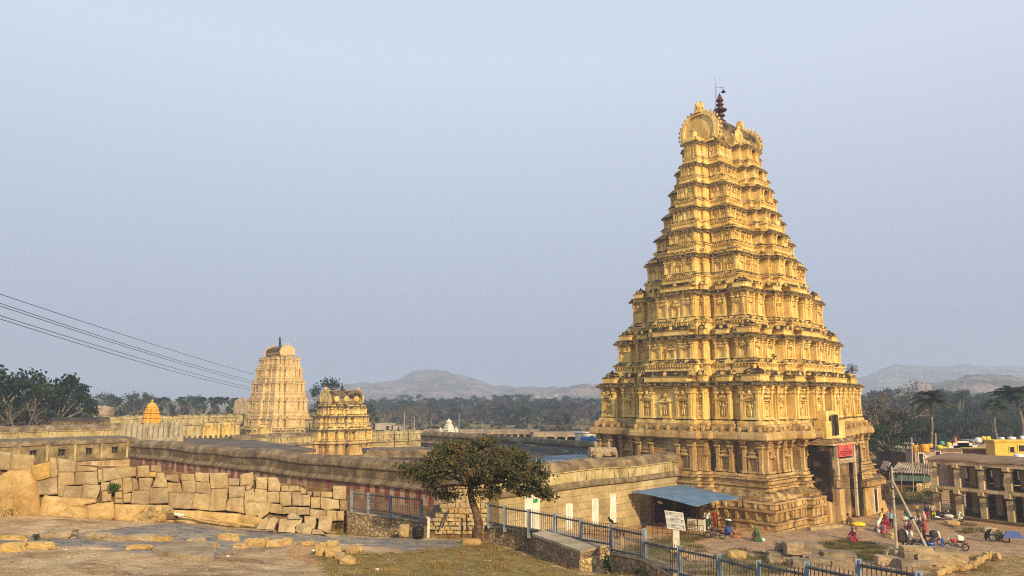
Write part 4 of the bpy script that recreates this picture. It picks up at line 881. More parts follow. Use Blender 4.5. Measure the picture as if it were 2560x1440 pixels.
hut('roof_cabin', 'small striped white and brown rooftop cabin beside the distant tower', 'cabin', 772, 1050, 1080, 18, 178, M_cream, 0, None, M_cop)
# white shrine with its two attendants
wY = 190
def white_shrine(label, px, pyt, pyb, wpx, tiers, grp=None, cat='shrine'):
    p = dp(px, pyb, wY); k = wY / F; g = thing('white_shrine', label, cat, p, ROT, grp); w = wpx * k * .32; h = (pyb - pyt) * k; b = MB()
    b.box(-w, w, -w, w, -2, h * .35)
    for i in range(tiers):
        f = 1 - i * .2; z = h * (.35 + .45 * i / max(1, tiers)); z2 = h * (.35 + .45 * (i + 1) / max(1, tiers)); b.frus(0, 0, z, z + .15, w * 1.15 * f, w * 1.15 * f, w * f, w * f); b.box(-w * f * .85, w * f * .85, -w * f * .85, w * f * .85, z, z2)
    b.lathe(0, 0, [(w * .55, h * .78), (w * .7, h * .86), (w * .5, h * .95), (.1, h), (.15, h * 1.03), (.02, h * 1.08)], 8); rough(b, .03); b.build('body', M_white, g); return g
white_shrine('white tiered shrine tower far beyond the tree crown', 1122, 1050, 1088, 32, 3)
white_shrine('little white domed shrine left of the white shrine tower', 1101, 1071, 1090, 18, 1)
white_shrine('little white domed shrine right of the white shrine tower', 1140, 1070, 1090, 15, 1)
# plaster gable on the roof behind the pale wall
p = dp(1506, 1143, 86); g = thing('roof_ornament', 'pale plaster barrel gable ornament poking above the pale wall', 'ornament', p, ROT * 0 + .15); b = MB(); b.box(-1.6, 1.6, -.6, .6, -.8, .3); b.vault(-1.5, 1.5, 0, .2, .9, .9, 8)
for i in (-1, 0, 1):
    b.lathe(i * 1.1, -.8, [(.35, .3), (.4, .6), (.2, .8), (.05, .9)], 8)
for i in (-1, 1): b.ell((i * .75, 0, 1.35), (.22, .2, .42), 6, 5)
b.lathe(0, 0, [(.62, 0), (.6, .15), (.4, .2)], 10, 0, Matrix.Translation((-.7, -.85, .55)) @ Matrix.Rotation(math.pi / 2, 4, 'X')); rough(b, .06, 2); b.build('body', M_cream, g)
p = dp(955, 1140, 118); g = thing('roof_ornament', 'tiny pointed pale ornament on the parapet beside the pillared hall', 'ornament', p, 0); b = MB(); b.box(-2, 1, -.3, .3, -1, 0); b.lathe(0, 0, [(.5, 0), (.55, .5), (.3, .9), (.03, 1.5)], 6); rough(b, .06, 2); b.build('body', M_band, g)
# ================================================================ FOREGROUND MASONRY
M_blk = mat('dressed_block', (.33, .245, .125), (.42, .315, .165), (.50, .39, .22), scale=.5, bump=.8, bscale=9, bdist=.04, streak=(1.4, .7, (.24, .15, .07)))
M_blk2 = mat('grey_block', (.24, .18, .11), (.34, .26, .155), (.43, .34, .21), scale=.9, bump=.8, bscale=9, bdist=.04, streak=(1.4, .6, (.22, .14, .07)))
M_blk3 = mat('orange_block', (.42, .26, .09), (.50, .33, .10), (.42, .31, .14), scale=.5, bump=.45, bscale=6)
M_bould = mat('tan_boulder', (.36, .24, .095), (.48, .335, .14), (.56, .41, .19), scale=.7, bump=.9, bscale=7, bdist=.06, streak=(.8, .7, (.34, .19, .07)))
M_gap = mat('joint_earth', (.10, .06, .03), (.17, .105, .05), (.26, .17, .08), scale=2, bump=.5)
W0, W1 = dp(0, 1290, 44), dp(870, 1336, 48)
wd_dir = Vector((W1.x - W0.x, W1.y - W0.y)).normalized(); wn = Vector((wd_dir.y, -wd_dir.x))    # towards the camera
def wall_pt(px, py, off=0.0):
    r = ray(px, py); t = ((W0.x * wn.x + W0.y * wn.y) + off) / (r.x * wn.x + r.y * wn.y)
    return Vector((r.x * t, r.y * t, EYE + r.z * t))
A8 = lambda pts: [(x / 4.0, 1140 + y / 4.0) for x, y in pts]
A5 = lambda pts: [(300 + x / 4.2667, 1180 + y / 4.2667) for x, y in pts]
BL = [A8(p) for p in [
 [(0, -40), (110, -34), (108, 60), (95, 145), (0, 130)], [(118, -24), (345, -8), (340, 110), (300, 150), (105, 145)], [(498, 20), (560, 20), (575, 160), (570, 205), (498, 212)],
 [(563, 24), (760, 50), (762, 155), (580, 162)], [(765, 96), (970, 118), (965, 150), (770, 156)], [(372, 250), (572, 205), (575, 380), (385, 385)], [(580, 168), (740, 160), (750, 290), (584, 298)],
 [(752, 160), (970, 154), (978, 285), (755, 288)], [(980, 140), (1020, 135), (1025, 258), (982, 262)], [(1024, 130), (1150, 118), (1213, 210), (1210, 225), (1028, 258)], [(1156, 112), (1362, 115), (1355, 200), (1218, 222)],
 [(580, 302), (648, 300), (625, 405), (578, 395)], [(652, 302), (828, 300), (810, 435), (632, 410)], [(834, 292), (1005, 292), (985, 380), (960, 432), (814, 428)], [(1012, 265), (1095, 260), (1098, 335), (1012, 345)],
 [(1102, 252), (1222, 225), (1226, 345), (1120, 342)], [(1230, 222), (1310, 218), (1325, 350), (1232, 372)], [(1317, 215), (1370, 240), (1393, 338), (1328, 346)], [(1375, 103), (1490, 98), (1488, 205), (1376, 212)],
 [(1505, 92), (1612, 98), (1610, 158), (1508, 158)], [(1387, 222), (1535, 215), (1500, 345), (1400, 342)], [(1570, 166), (1635, 168), (1668, 250), (1670, 315), (1528, 310), (1556, 215)], [(1662, 192), (1790, 190), (1785, 262), (1662, 235)],
 [(1812, 185), (1940, 180), (1946, 248), (1812, 250), (1800, 215)], [(1672, 268), (1800, 270), (1820, 360), (1678, 362)], [(1818, 254), (1954, 252), (1954, 362), (1828, 370)], [(1952, 165), (2090, 172), (2092, 262), (1957, 250)],
 [(2096, 172), (2275, 172), (2280, 320), (2112, 322)], [(1960, 258), (2107, 268), (2104, 385), (1960, 365)], [(2284, 222), (2395, 225), (2390, 292), (2284, 297)], [(2400, 190), (2530, 160), (2532, 285), (2402, 298)],
 [(2117, 328), (2280, 325), (2250, 540), (2092, 545)], [(2288, 302), (2453, 302), (2438, 408), (2292, 420)], [(2457, 300), (2530, 290), (2502, 338), (2460, 343)], [(1014, 350), (1114, 340), (1112, 445), (1017, 460)],
 [(1150, 358), (1225, 355), (1225, 423), (1152, 428)], [(1150, 433), (1225, 430), (1225, 475), (1150, 470)], [(1234, 377), (1315, 370), (1305, 463), (1234, 463)], [(1325, 352), (1500, 347), (1485, 480), (1312, 472)],
 [(1507, 317), (1678, 320), (1680, 470), (1492, 472)], [(1688, 367), (1940, 370), (1910, 525), (1720, 525), (1686, 490)], [(1947, 370), (2108, 392), (2085, 543), (1918, 525)], [(2292, 427), (2433, 415), (2440, 573), (2254, 540)],
 [(2460, 345), (2535, 325), (2558, 455), (2442, 460)], [(2442, 465), (2558, 460), (2560, 598), (2462, 590)]]]
BL += [A5(p) for p in [
 [(1445, 60), (1570, 60), (1565, 180), (1450, 178)], [(1577, 60), (1680, 62), (1712, 130), (1705, 203), (1580, 203)], [(1327, 200), (1425, 185), (1438, 312), (1327, 322)], [(1442, 185), (1566, 190), (1568, 325), (1442, 322)],
 [(1572, 214), (1698, 212), (1698, 325), (1575, 328)], [(1718, 152), (1798, 148), (1798, 205), (1720, 208)], [(1803, 148), (1910, 150), (1915, 205), (1807, 208)], [(1917, 152), (1985, 190), (1983, 236), (1925, 235)],
 [(1707, 212), (1826, 212), (1826, 355), (1735, 363), (1707, 330)], [(1832, 214), (1955, 214), (1940, 358), (1834, 358)], [(1950, 245), (2028, 245), (2026, 358), (1946, 358)], [(1995, 210), (2052, 208), (2040, 260), (1992, 240)],
 [(2057, 210), (2138, 208), (2138, 262), (2057, 265)], [(2145, 210), (2266, 215), (2262, 273), (2147, 268)], [(2275, 150), (2412, 152), (2408, 296), (2277, 288)], [(2037, 270), (2136, 268), (2136, 385), (2037, 386)],
 [(2143, 272), (2330, 302), (2336, 393), (2200, 403), (2144, 385)], [(2345, 302), (2418, 302), (2418, 416), (2347, 410)], [(1325, 332), (1353, 330), (1348, 448), (1325, 440)], [(1358, 327), (1608, 332), (1600, 418), (1480, 518), (1467, 465), (1347, 452)],
 [(1615, 337), (1730, 347), (1738, 448), (1603, 430)], [(1737, 372), (1883, 374), (1883, 450), (1742, 450)], [(1890, 377), (2018, 380), (2018, 458), (1892, 458)], [(2025, 394), (2200, 407), (2200, 530), (2025, 470)],
 [(2207, 407), (2308, 415), (2313, 518), (2212, 530)], [(2317, 420), (2388, 420), (2385, 518), (2318, 518)]]]
BOU = [A8(p) for p in [
 [(-120, 215), (0, 205), (100, 150), (300, 155), (365, 250), (385, 400), (398, 605), (0, 625), (-120, 625)], [(455, 395), (620, 412), (960, 438), (955, 465), (870, 490), (848, 612), (760, 665), (400, 615), (425, 450)],
 [(875, 492), (1130, 455), (1148, 612), (1060, 672), (850, 640)], [(1155, 482), (1470, 487), (1440, 540), (1330, 665), (1150, 655)], [(1475, 490), (1685, 497), (1735, 545), (1740, 640), (1480, 690), (1380, 680), (1442, 545)],
 [(1742, 542), (2035, 552), (2020, 700), (1880, 700), (1740, 640)], [(2042, 554), (2405, 580), (2400, 715), (2022, 710)], [(2407, 587), (2560, 607), (2640, 640), (2560, 725), (2402, 715)]]]
ORA = [A8([(320, 95), (495, 62), (495, 213), (368, 246), (305, 170)]), A8([(1490, 162), (1565, 162), (1553, 210), (1492, 208)]), A8([(2410, 590), (2556, 610), (2556, 690), (2404, 690)])]
# continuation out of frame on the left
rb = random.Random(9)
for i in range(9):
    x0 = -40 - i * 42; BL.append([(x0 - 40, 1150), (x0 - 2, 1150 + rb.uniform(-4, 4)), (x0 - 2, 1200), (x0 - 40, 1201)]); BOU.append([(x0 - 40, 1204), (x0 - 2, 1203), (x0 - 1, 1295), (x0 - 41, 1296)])
RW = thing('retaining_wall', 'long rough retaining wall of big fitted granite blocks over huge tan boulders', 'retaining wall', (W0.x, W0.y, W0.z))
def blocks(name, polys, ms, out, depth, amp, seed, pt=None, par=None, org=None, step=11, jit=.8):
    m = MB(); r = random.Random(seed); wall_pt_ = pt or wall_pt; org = org or Vector((W0.x, W0.y, W0.z))
    for P in polys:
        o = out + r.uniform(-.07, .09); tilt = r.uniform(-.05, .05)
        n = len(P); cx = sum(p[0] for p in P) / n; cy = sum(p[1] for p in P) / n
        # fit tight, subdivide the outline, chip it a little, then round the rim
        Q = []
        for i in range(n):
            a, b = P[i], P[(i + 1) % n]; L_ = math.hypot(b[0] - a[0], b[1] - a[1]); k = max(1, int(L_ / step))
            for j in range(k):
                t = j / k; Q.append((a[0] + (b[0] - a[0]) * t + (r.uniform(-jit, jit) if j else r.uniform(-.4, .4)), a[1] + (b[1] - a[1]) * t + (r.uniform(-jit, jit) if j else r.uniform(-.4, .4))))
        rings = []; sd = r.uniform(0, 90)
        lump = lambda x, y: amp * (.5 + noise.noise(Vector((x * .045 + sd, y * .06, sd))) * .9 + .35 * noise.noise(Vector((x * .13, y * .15, sd))))
        for f, oo in ((1.0, o - depth), (1.045, o - .03), (1.005, o + .03)):
            ring = []
            for x, y in Q:
                d = wall_pt_(cx + (x - cx) * f, cy + (y - cy) * f, oo + tilt * (x - cx) / 20); ring.append(d)
            rings.append(ring)
        ctr = wall_pt_(cx, cy, o + .05 + lump(cx, cy)); k = len(Q)
        vs = rings[0] + rings[1] + rings[2]
        for g1 in (.82, .62, .4, .2):
            vs += [wall_pt_(cx + (x - cx) * g1, cy + (y - cy) * g1, o + .04 + min(1, (1 - g1) * 3) * lump(cx + (x - cx) * g1, cy + (y - cy) * g1)) for x, y in Q]
        vs += [ctr]
        fs = [(q * k + i, q * k + (i + 1) % k, (q + 1) * k + (i + 1) % k, (q + 1) * k + i) for q in range(6) for i in range(k)]
        fs += [(6 * k + i, 6 * k + (i + 1) % k, 7 * k) for i in range(k)] + [tuple(range(k))[::-1]]
        m.add([(v - org) for v in vs], fs, r.choice(range(len(ms))) if len(ms) > 1 else 0)
    return m.build(name, ms, par or RW, name == 'base_boulders')
blocks('dressed_blocks', BL, [M_blk, M_blk, M_blk2], .05, .85, .05, 3)
blocks('base_boulders', BOU, [M_bould], .22, 1.1, .28, 4)
blocks('orange_blocks', ORA, [M_blk3], .14, .85, .06, 5)
m = MB(); bk = [(-420, 1160), (0, 1152), (330, 1168), (640, 1200), (867, 1226), (867, 1338), (400, 1304), (-420, 1300)]
fr = [wall_pt(x, y, -.32) for x, y in bk]; bb = [wall_pt(x, y, -1.0) for x, y in bk]; k = len(bk)
m.add([v - W0 for v in fr + bb], [tuple(range(k)), tuple(range(k, 2 * k))[::-1]] + [(i, (i + 1) % k, (i + 1) % k + k, i + k) for i in range(k)]); m.build('earth_core', M_gap, RW)
def rock(name, label, cat, pos, size, m_, rot=0.0, seed=0, grp=None, tilt=(0, 0), box=.5, parent=None, amp=1.0):
    """a broken stone: a subdivided block, part rounded, with its own lumps"""
    bm = bmesh.new(); bmesh.ops.create_cube(bm, size=2); bmesh.ops.subdivide_edges(bm, edges=bm.edges, cuts=5, use_grid_fill=True)
    for v in bm.verts:
        d = v.co.normalized(); c = v.co.lerp(d * 1.25, 1 - box); q = noise.noise_vector(c * 1.1 + Vector((seed * 3.7, seed, 0))); q2 = noise.noise_vector(c * 2.7 + Vector((seed, 0, 5)))
        q3 = noise.noise_vector(c * 6 + Vector((5, seed, 0))); c = c + (q * .26 + q2 * .15) * amp + q3 * .05; v.co = Vector((c.x * size[0] / 2, c.y * size[1] / 2, c.z * size[2] / 2))
    me_ = bpy.data.meshes.new(name); bm.to_mesh(me_); bm.free(); me_.materials.append(m_); o = bpy.data.objects.new(name, me_); col.objects.link(o)
    o.location = pos; o.rotation_euler = (tilt[0], tilt[1], rot)
    if parent: o.parent = parent
    if label: tag(o, label, cat, grp)
    return o
# little stones packed in the breach of the wall
g_ = 0
rs_ = random.Random(21)
for i in range(26):
    px = rs_.uniform(340, 435); py = rs_.uniform(1268, 1306) if px > 365 else rs_.uniform(1290, 1306)
    p = wall_pt(px, py, .35); s = rs_.uniform(.22, .5)
    rock('rubble_stone', 'small broken tan stone in the heap filling the wall breach', 'stone', p, (s * 1.3, s, s * .75), M_bould if i % 2 else M_blk, rs_.uniform(0, 3), i, 'stones heaped in the wall breach')
# fallen slabs leaning below the wall's right end
SLB = [([(305, 690), (330, 620), (395, 570), (420, 620), (410, 690)], 'dark leaning slab, leftmost of the fallen slabs', .5), ([(400, 690), (420, 590), (470, 575), (520, 600), (490, 640), (480, 690)], 'grey slab leaning right beside the leftmost fallen slab', .8),
       ([(520, 600), (725, 590), (720, 640), (600, 715), (515, 712)], 'wide pale squared slab in the middle of the fallen slabs', 1.2), ([(595, 562), (640, 535), (720, 570), (730, 592), (600, 600)], 'pale flat slab lying on top of the fallen slabs', .9),
       ([(745, 570), (860, 568), (870, 625), (860, 685), (760, 660)], 'square grey slab standing behind the fallen slabs', .5), ([(890, 565), (1015, 570), (1010, 700), (985, 720), (890, 680)], 'tall upright tan slab at the right of the fallen slabs', .7),
       ([(665, 705), (680, 650), (740, 632), (815, 650), (740, 700), (720, 728)], 'curved grey slab leaning at the foot of the wide pale slab', 1.5), ([(725, 742), (745, 680), (800, 666), (830, 680), (820, 742)], 'small square tan slab nearest the camera among the fallen slabs', 1.8),
       ([(575, 712), (600, 640), (660, 630), (675, 722)], 'grey slab propped against the wide pale slab', 1.5), ([(828, 690), (905, 690), (960, 735), (830, 730)], 'low grey slab lying below the upright tan slab', 1.6)]
for i, (P, lab, off) in enumerate(SLB):
    Q = [(560 + x / 3.765, 1140 + y / 3.765) for x, y in P]; cx = sum(q[0] for q in Q) / len(Q); cy = sum(q[1] for q in Q) / len(Q); ctr = wall_pt(cx, cy, off)
    m = MB(); k = len(Q); vs = []
    for f, o in ((.97, off - .38), (1.0, off - .3), (1.0, off - .05), (.93, off)):
        for x, y in Q: vs.append(wall_pt(cx + (x - cx) * f, cy + (y - cy) * f, o + (cy - y) * -.012 - .25 * 0) - ctr + Vector((0, (cy - y) * .012, 0)))
    m.add(vs, [(q * k + j, q * k + (j + 1) % k, (q + 1) * k + (j + 1) % k, (q + 1) * k + j) for q in range(3) for j in range(k)] + [tuple(range(k))[::-1], tuple(range(3 * k, 4 * k))]); rough(m, .06, 1.5, i)
    o = m.build('fallen_slab', [M_blk2, M_blk, M_blk][i % 3], loc=ctr); tag(o, lab, 'stone slab')
# pipe along the wall foot
m = MB(); a, b = wall_pt(436, 1285, 1.0), wall_pt(636, 1315, 1.3); m.tube([a - a, (b - a) * .12], .085, 8); p_ = m.build('pipe', M_white, loc=a); tag(p_, 'long pale pipe lying sloped along the foot of the boulder wall', 'pipe')
m = MB(); m.tube([(b - a) * .12, (b - a) * .5 + Vector((0, 0, -.03)), b - a], .07, 8); m.build('pipe_length', M_bould, p_)
rock('rubble_stone', 'reddish block under the white end of the pipe', 'stone', wall_pt(430, 1290, .5), (.6, .5, .3), M_gap, .3, 4)
# low rubble walls under the fence
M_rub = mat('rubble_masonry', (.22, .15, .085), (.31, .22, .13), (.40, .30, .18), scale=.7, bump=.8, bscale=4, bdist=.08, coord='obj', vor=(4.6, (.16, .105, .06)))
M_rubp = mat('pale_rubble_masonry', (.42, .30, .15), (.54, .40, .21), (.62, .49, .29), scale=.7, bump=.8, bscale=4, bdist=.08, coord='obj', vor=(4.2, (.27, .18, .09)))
M_cap = mat('mortar_cap', (.26, .20, .13), (.36, .28, .185), (.46, .37, .26), scale=.8, bump=.4, stain=(.6, .95, 1.5, (.12, .09, .06)))
def strip_wall(name, label, pts, th, m_, cap=None, cat='low wall'):
    """pts: [(px, y_top, y_bottom, depth)]"""
    T = [dp(px, yt, Y) for px, yt, yb, Y in pts]; Bm = [dp(px, yb, Y) for px, yt, yb, Y in pts]; o0 = Bm[0].copy()
    g = thing(name, label, cat, o0); n = len(pts); m = MB(); vs = []; d = (T[-1] - T[0]); nr = Vector((-d.y, d.x, 0)).normalized()
    if nr.y < 0: nr = -nr
    for i in range(n):
        bz = Vector((T[i].x, T[i].y, Bm[i].z - .5)); vs += [bz - o0, T[i] - o0, T[i] + nr * th - o0, bz + nr * th - o0]
    m.add(vs, [(i * 4 + j, i * 4 + (j + 1) % 4, i * 4 + 4 + (j + 1) % 4, i * 4 + 4 + j) for i in range(n - 1) for j in range(4)] + [(0, 1, 2, 3), (4 * n - 4, 4 * n - 3, 4 * n - 2, 4 * n - 1)][:2])
    m.build('masonry', m_, g)
    c = MB(); vs = []
    for i in range(n):
        for yy, zz in ((-.06, -.02), (-.06, .07), (th + .06, .07), (th + .06, -.02)): vs.append(T[i] + nr * yy + Vector((0, 0, zz)) - o0)
    c.add(vs, [(i * 4 + j, i * 4 + (j + 1) % 4, i * 4 + 4 + (j + 1) % 4, i * 4 + 4 + j) for i in range(n - 1) for j in range(4)] + [(0, 1, 2, 3), (4 * n - 4, 4 * n - 3, 4 * n - 2, 4 * n - 1)]); rough(c, .03, 2); c.build('capstone', cap or M_cap, g)
    return g
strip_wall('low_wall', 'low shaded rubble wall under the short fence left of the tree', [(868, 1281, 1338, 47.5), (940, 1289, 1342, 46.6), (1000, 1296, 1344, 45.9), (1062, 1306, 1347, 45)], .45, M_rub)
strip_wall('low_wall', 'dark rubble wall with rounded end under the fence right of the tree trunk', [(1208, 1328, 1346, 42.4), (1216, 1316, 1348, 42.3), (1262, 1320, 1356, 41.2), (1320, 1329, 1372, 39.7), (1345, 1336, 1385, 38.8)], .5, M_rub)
strip_wall('low_wall', 'low rubble wall below the fence at the bottom right of the stone platform', [(1527, 1384, 1450, 33.2), (1570, 1391, 1450, 31.8), (1613, 1402, 1470, 30.2), (1680, 1440, 1490, 28.3)], .45, M_rub)
# stone platform
PT = [dp(1333, 1339, 37.3), dp(1449, 1364, 33.2), dp(1523, 1356, 34.8), dp(1385, 1334, 38.9)]; zt = sum(p.z for p in PT) / 4
g = thing('stone_platform', 'square rubble-stone platform with cracked cement top beside the fence', 'platform', (PT[1].x, PT[1].y, zt - 1.7)); o0 = Vector((PT[1].x, PT[1].y, zt - 1.7))
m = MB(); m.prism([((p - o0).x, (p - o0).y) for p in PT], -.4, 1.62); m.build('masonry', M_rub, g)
m = MB(); c_ = sum((p for p in PT), Vector()) / 4; m.prism([((c_ + (p - c_) * 1.03 - o0).x, (c_ + (p - c_) * 1.03 - o0).y) for p in PT], 1.62, 1.74); rough(m, .03, 2); m.build('cement_top', mat('cement_top', (.30, .23, .15), (.42, .34, .23), (.50, .42, .30), scale=1, bump=.4), g)
m = MB(); a, b = PT[1] - o0, PT[2] - o0; nn = Vector(((b - a).y, -(b - a).x, 0)).normalized() * .04; m.add([Vector((a.x, a.y, -.4)) + nn, Vector((b.x, b.y, -.4)) + nn, Vector((b.x, b.y, 1.35)) + nn, Vector((a.x, a.y, 1.35)) + nn, Vector((a.x, a.y, -.4)) - nn, Vector((b.x, b.y, -.4)) - nn, Vector((b.x, b.y, 1.35)) - nn, Vector((a.x, a.y, 1.35)) - nn], [(0, 1, 2, 3), (7, 6, 5, 4), (0, 4, 5, 1), (1, 5, 6, 2), (2, 6, 7, 3), (3, 7, 4, 0)]); m.build('paler_lit_face', M_rubp, g)  # sunlight on this side put into the colour: paler rubble over the masonry
# pale rubble buttress at the temple wall's corner
STP = [(1072, 1330), (1070, 1302), (1086, 1296), (1088, 1284), (1104, 1282), (1108, 1262), (1096, 1250), (1118, 1240), (1124, 1224), (1150, 1212), (1222, 1212), (1222, 1334), (1150, 1334)]
bY = 57.5; o0 = dp(1150, 1334, bY); m = MB(); k = len(STP); fr = [dp(x, y, bY) - o0 for x, y in STP]; bb = [v + Vector((-.6, 4.5, 0)) for v in fr]
for v in fr + bb:
    if v.z < .3: v.z -= .8
m.add(fr + bb, [tuple(range(k)), tuple(range(k, 2 * k))[::-1]] + [(i, (i + 1) % k, (i + 1) % k + k, i + k) for i in range(k)]); rough(m, .08, 1.2)
g = thing('rubble_buttress', 'stepped broken buttress of pale rubble stones behind the tree trunk', 'wall', o0); m.build('rubble_core', M_gap, g)
rk = random.Random(14); polys = []; y = 1336.0
def b_pt(px, py, off=0.0): return dp(px, py, bY - .12 - off)
while y > 1214:
    hh = rk.uniform(9, 14.5); x = 1068 + rk.uniform(-4, 4)
    while x < 1223:
        ww = rk.uniform(8, 21); cx = x + ww / 2; cy = y - hh / 2
        if inpoly(cx, cy, STP) or inpoly(cx, cy + 5, STP):
            j = lambda: rk.uniform(-1.1, 1.1); polys.append([(x + .4 + j(), y - hh + .4 + j()), (min(1224, x + ww) - .4 + j(), y - hh + .4 + j()), (min(1224, x + ww) - .4 + j(), y - .4 + j()), (x + .4 + j(), y - .4 + j())])
        x += ww
    y -= hh
blocks('rubble_stones', polys, [M_blk, M_bould, M_blk], .0, .5, .10, 8, b_pt, g, o0, 4, .7)
sp_ = MB(); a, b = dp(1105, 1320, 56.5), dp(1121, 1275, 56.8); sp_.tube([a, b], .07, 5); o = sp_.build('leaning_post', M_iron); tag(o, 'dark post leaning against the pale rubble buttress', 'post')
sp_ = MB(); a, b = dp(1167, 1330, 56.5), dp(1167, 1285, 56.5); sp_.tube([a, b], .06, 5); o = sp_.build('post', M_iron); tag(o, 'thin dark upright post before the pale rubble buttress', 'post')
# ---------------------------------------------------------------- blue steel fence
M_fb = mat('blue_fence_paint', (.15, .20, .25), (.23, .29, .35), (.34, .39, .43), scale=2.5, rough=.6, bump=.1, coord='obj', streak=(5, .5, (.20, .15, .10)))
M_fd = mat('dark_fence_steel', (.06, .065, .075), (.10, .105, .115), (.16, .15, .14), scale=4, rough=.6, bump=0)
def fence(label, posts, ends, step, grp=None):
    """posts: (px, y_top, depth, length below); ends: rail heights (y at left, y at right) for the top and the lower rail"""
    p0 = dp(posts[0][0], posts[0][1], posts[0][2]); g = thing('steel_fence', label, 'fence', p0)
    for px, yt, Y, ln in posts:
        t = dp(px, yt, Y) - p0; m = MB(); m.box(t.x - .085, t.x + .085, t.y - .03, t.y + .03, t.z - ln, t.z); m.box(t.x - .02, t.x + .02, t.y - .09, t.y + .09, t.z - ln, t.z - .02); m.build('post', M_fb, g)
    for i, (ta, tb, la, lb_) in enumerate(ends):
        A, B_ = posts[i], posts[i + 1]; a, b = dp(A[0], ta, A[2]) - p0, dp(B_[0], tb, B_[2]) - p0; c, d = dp(A[0], la, A[2]) - p0, dp(B_[0], lb_, B_[2]) - p0
        m = MB(); m.tube([a, b], .042, 4); m.build('rail', M_fd, g); m = MB(); m.tube([c, d], .04, 4); m.build('rail', M_fd, g)
        n = max(3, int((b - a).length / step)); m = MB()
        for j in range(1, n):
            f = j / n; u = a.lerp(b, f); v = c.lerp(d, f); m.tube([v + Vector((0, 0, -.10)), u + Vector((0, 0, .16))], .013, 4)
        m.build('bar_panel', M_fd, g)
    return g
z5 = lambda y: 1060 + y / 3.789; z3 = lambda y: 1040 + y / 3.6
POS = [(1222, 1256, 42, 1.35), (1262, 1263, 40.9, 1.35), (1322, 1273, 39.3, 1.4), (1388, 1283, 37.4, 1.2), (1452, 1295, 35.6, 1.3), (1528, 1310, 33.2, 1.7), (1611, 1321, 30.4, 1.9), (1698, 1363, 27.8, 2.1), (1798, 1385, 25.3, 2.1), (1896, 1401, 23.2, 2.1), (2017, 1404, 21.2, 2.2), (2145, 1397, 19.3, 2.4), (2296, 1428, 17.4, 2.4), (2470, 1462, 15.8, 2.4)]
EN = [(z5(768), z5(797), z5(928), z5(960)), (z5(797), z5(832), z5(962), z5(1000)), (z5(832), z5(877), z5(1000), z5(1040)), (z5(878), z5(926), z5(1042), z5(1085)), (z5(932), z5(988), z5(1092), z5(1140)), (z5(988), z5(1052), z5(1190), z5(1252)), (z5(1122), z5(1192), z5(1330), z5(1400)),
      (z3(1208), z3(1285), z3(1420), z3(1500)), (z3(1292), z3(1385), z3(1520), z3(1615)), (z3(1338), z3(1432), z3(1580), z3(1690)), (z3(1358), z3(1462), z3(1620), z3(1740)), (z3(1340), z3(1437), z3(1640), z3(1760)), (1452, 1490, 1540, 1590)]
fence('long blue steel bar fence running downhill past the stone platform', POS, EN, .155)
zf = lambda y: 1140 + y / 3.765
fence('short blue steel fence on the shaded low wall left of the tree', [(880, zf(330), 47.3, 1.3), (922, zf(345), 46.8, 1.3), (977, zf(370), 46.1, 1.3), (1054, zf(402), 45.1, 1.3)], [(zf(352), zf(368), zf(492), zf(510)), (zf(368), zf(385), zf(508), zf(530)), (zf(385), zf(412), zf(532), zf(590))], .16)
# bin, white post, boulder by the wall end
b = dp(1045, 1345, 43.6); g = thing('litter_bin', 'black barrel litter bin at the end of the low shaded wall', 'bin', b); m = MB(); m.lathe(0, 0, [(.26, 0), (.31, .15), (.32, .5), (.30, .55), (.27, .55), (.26, .4)], 14); m.build('barrel', plain('black_plastic', (.012, .011, .010), .5), g)
m = MB(); m.tube([(-.31, 0, .3), (-.33, 0, .85), (.33, 0, .85), (.31, 0, .3)], .02, 4); m.ell((.05, 0, .58), (.2, .2, .12)); m.build('hanger', M_iron, g)
b = dp(1071, 1347, 43.6); m = MB(); m.box(-.06, .06, -.05, .05, -.2, 1.2); m.box(-.16, .06, -.04, .04, 1.12, 1.2); o = m.build('white_post', M_white, loc=b); tag(o, 'short white post with bent top beside the litter bin', 'post')
rock('boulder', 'squarish pale boulder between shaded low wall and litter bin', 'boulder', dp(1010, 1333, 44.2) + Vector((0, 0, .15)), (.55, .45, .6), M_blk, .3, 12)
rock('boulder', 'brown boulder at the foot of the tree trunk', 'boulder', on(1178, 1360) + Vector((0, 0, .1)), (.95, .7, .5), M_bould, .2, 17)
rock('boulder', 'small tan stone right behind the tree trunk', 'boulder', on(1206, 1346) + Vector((0, 0, .15)), (.4, .4, .5), M_bould, .2, 19)
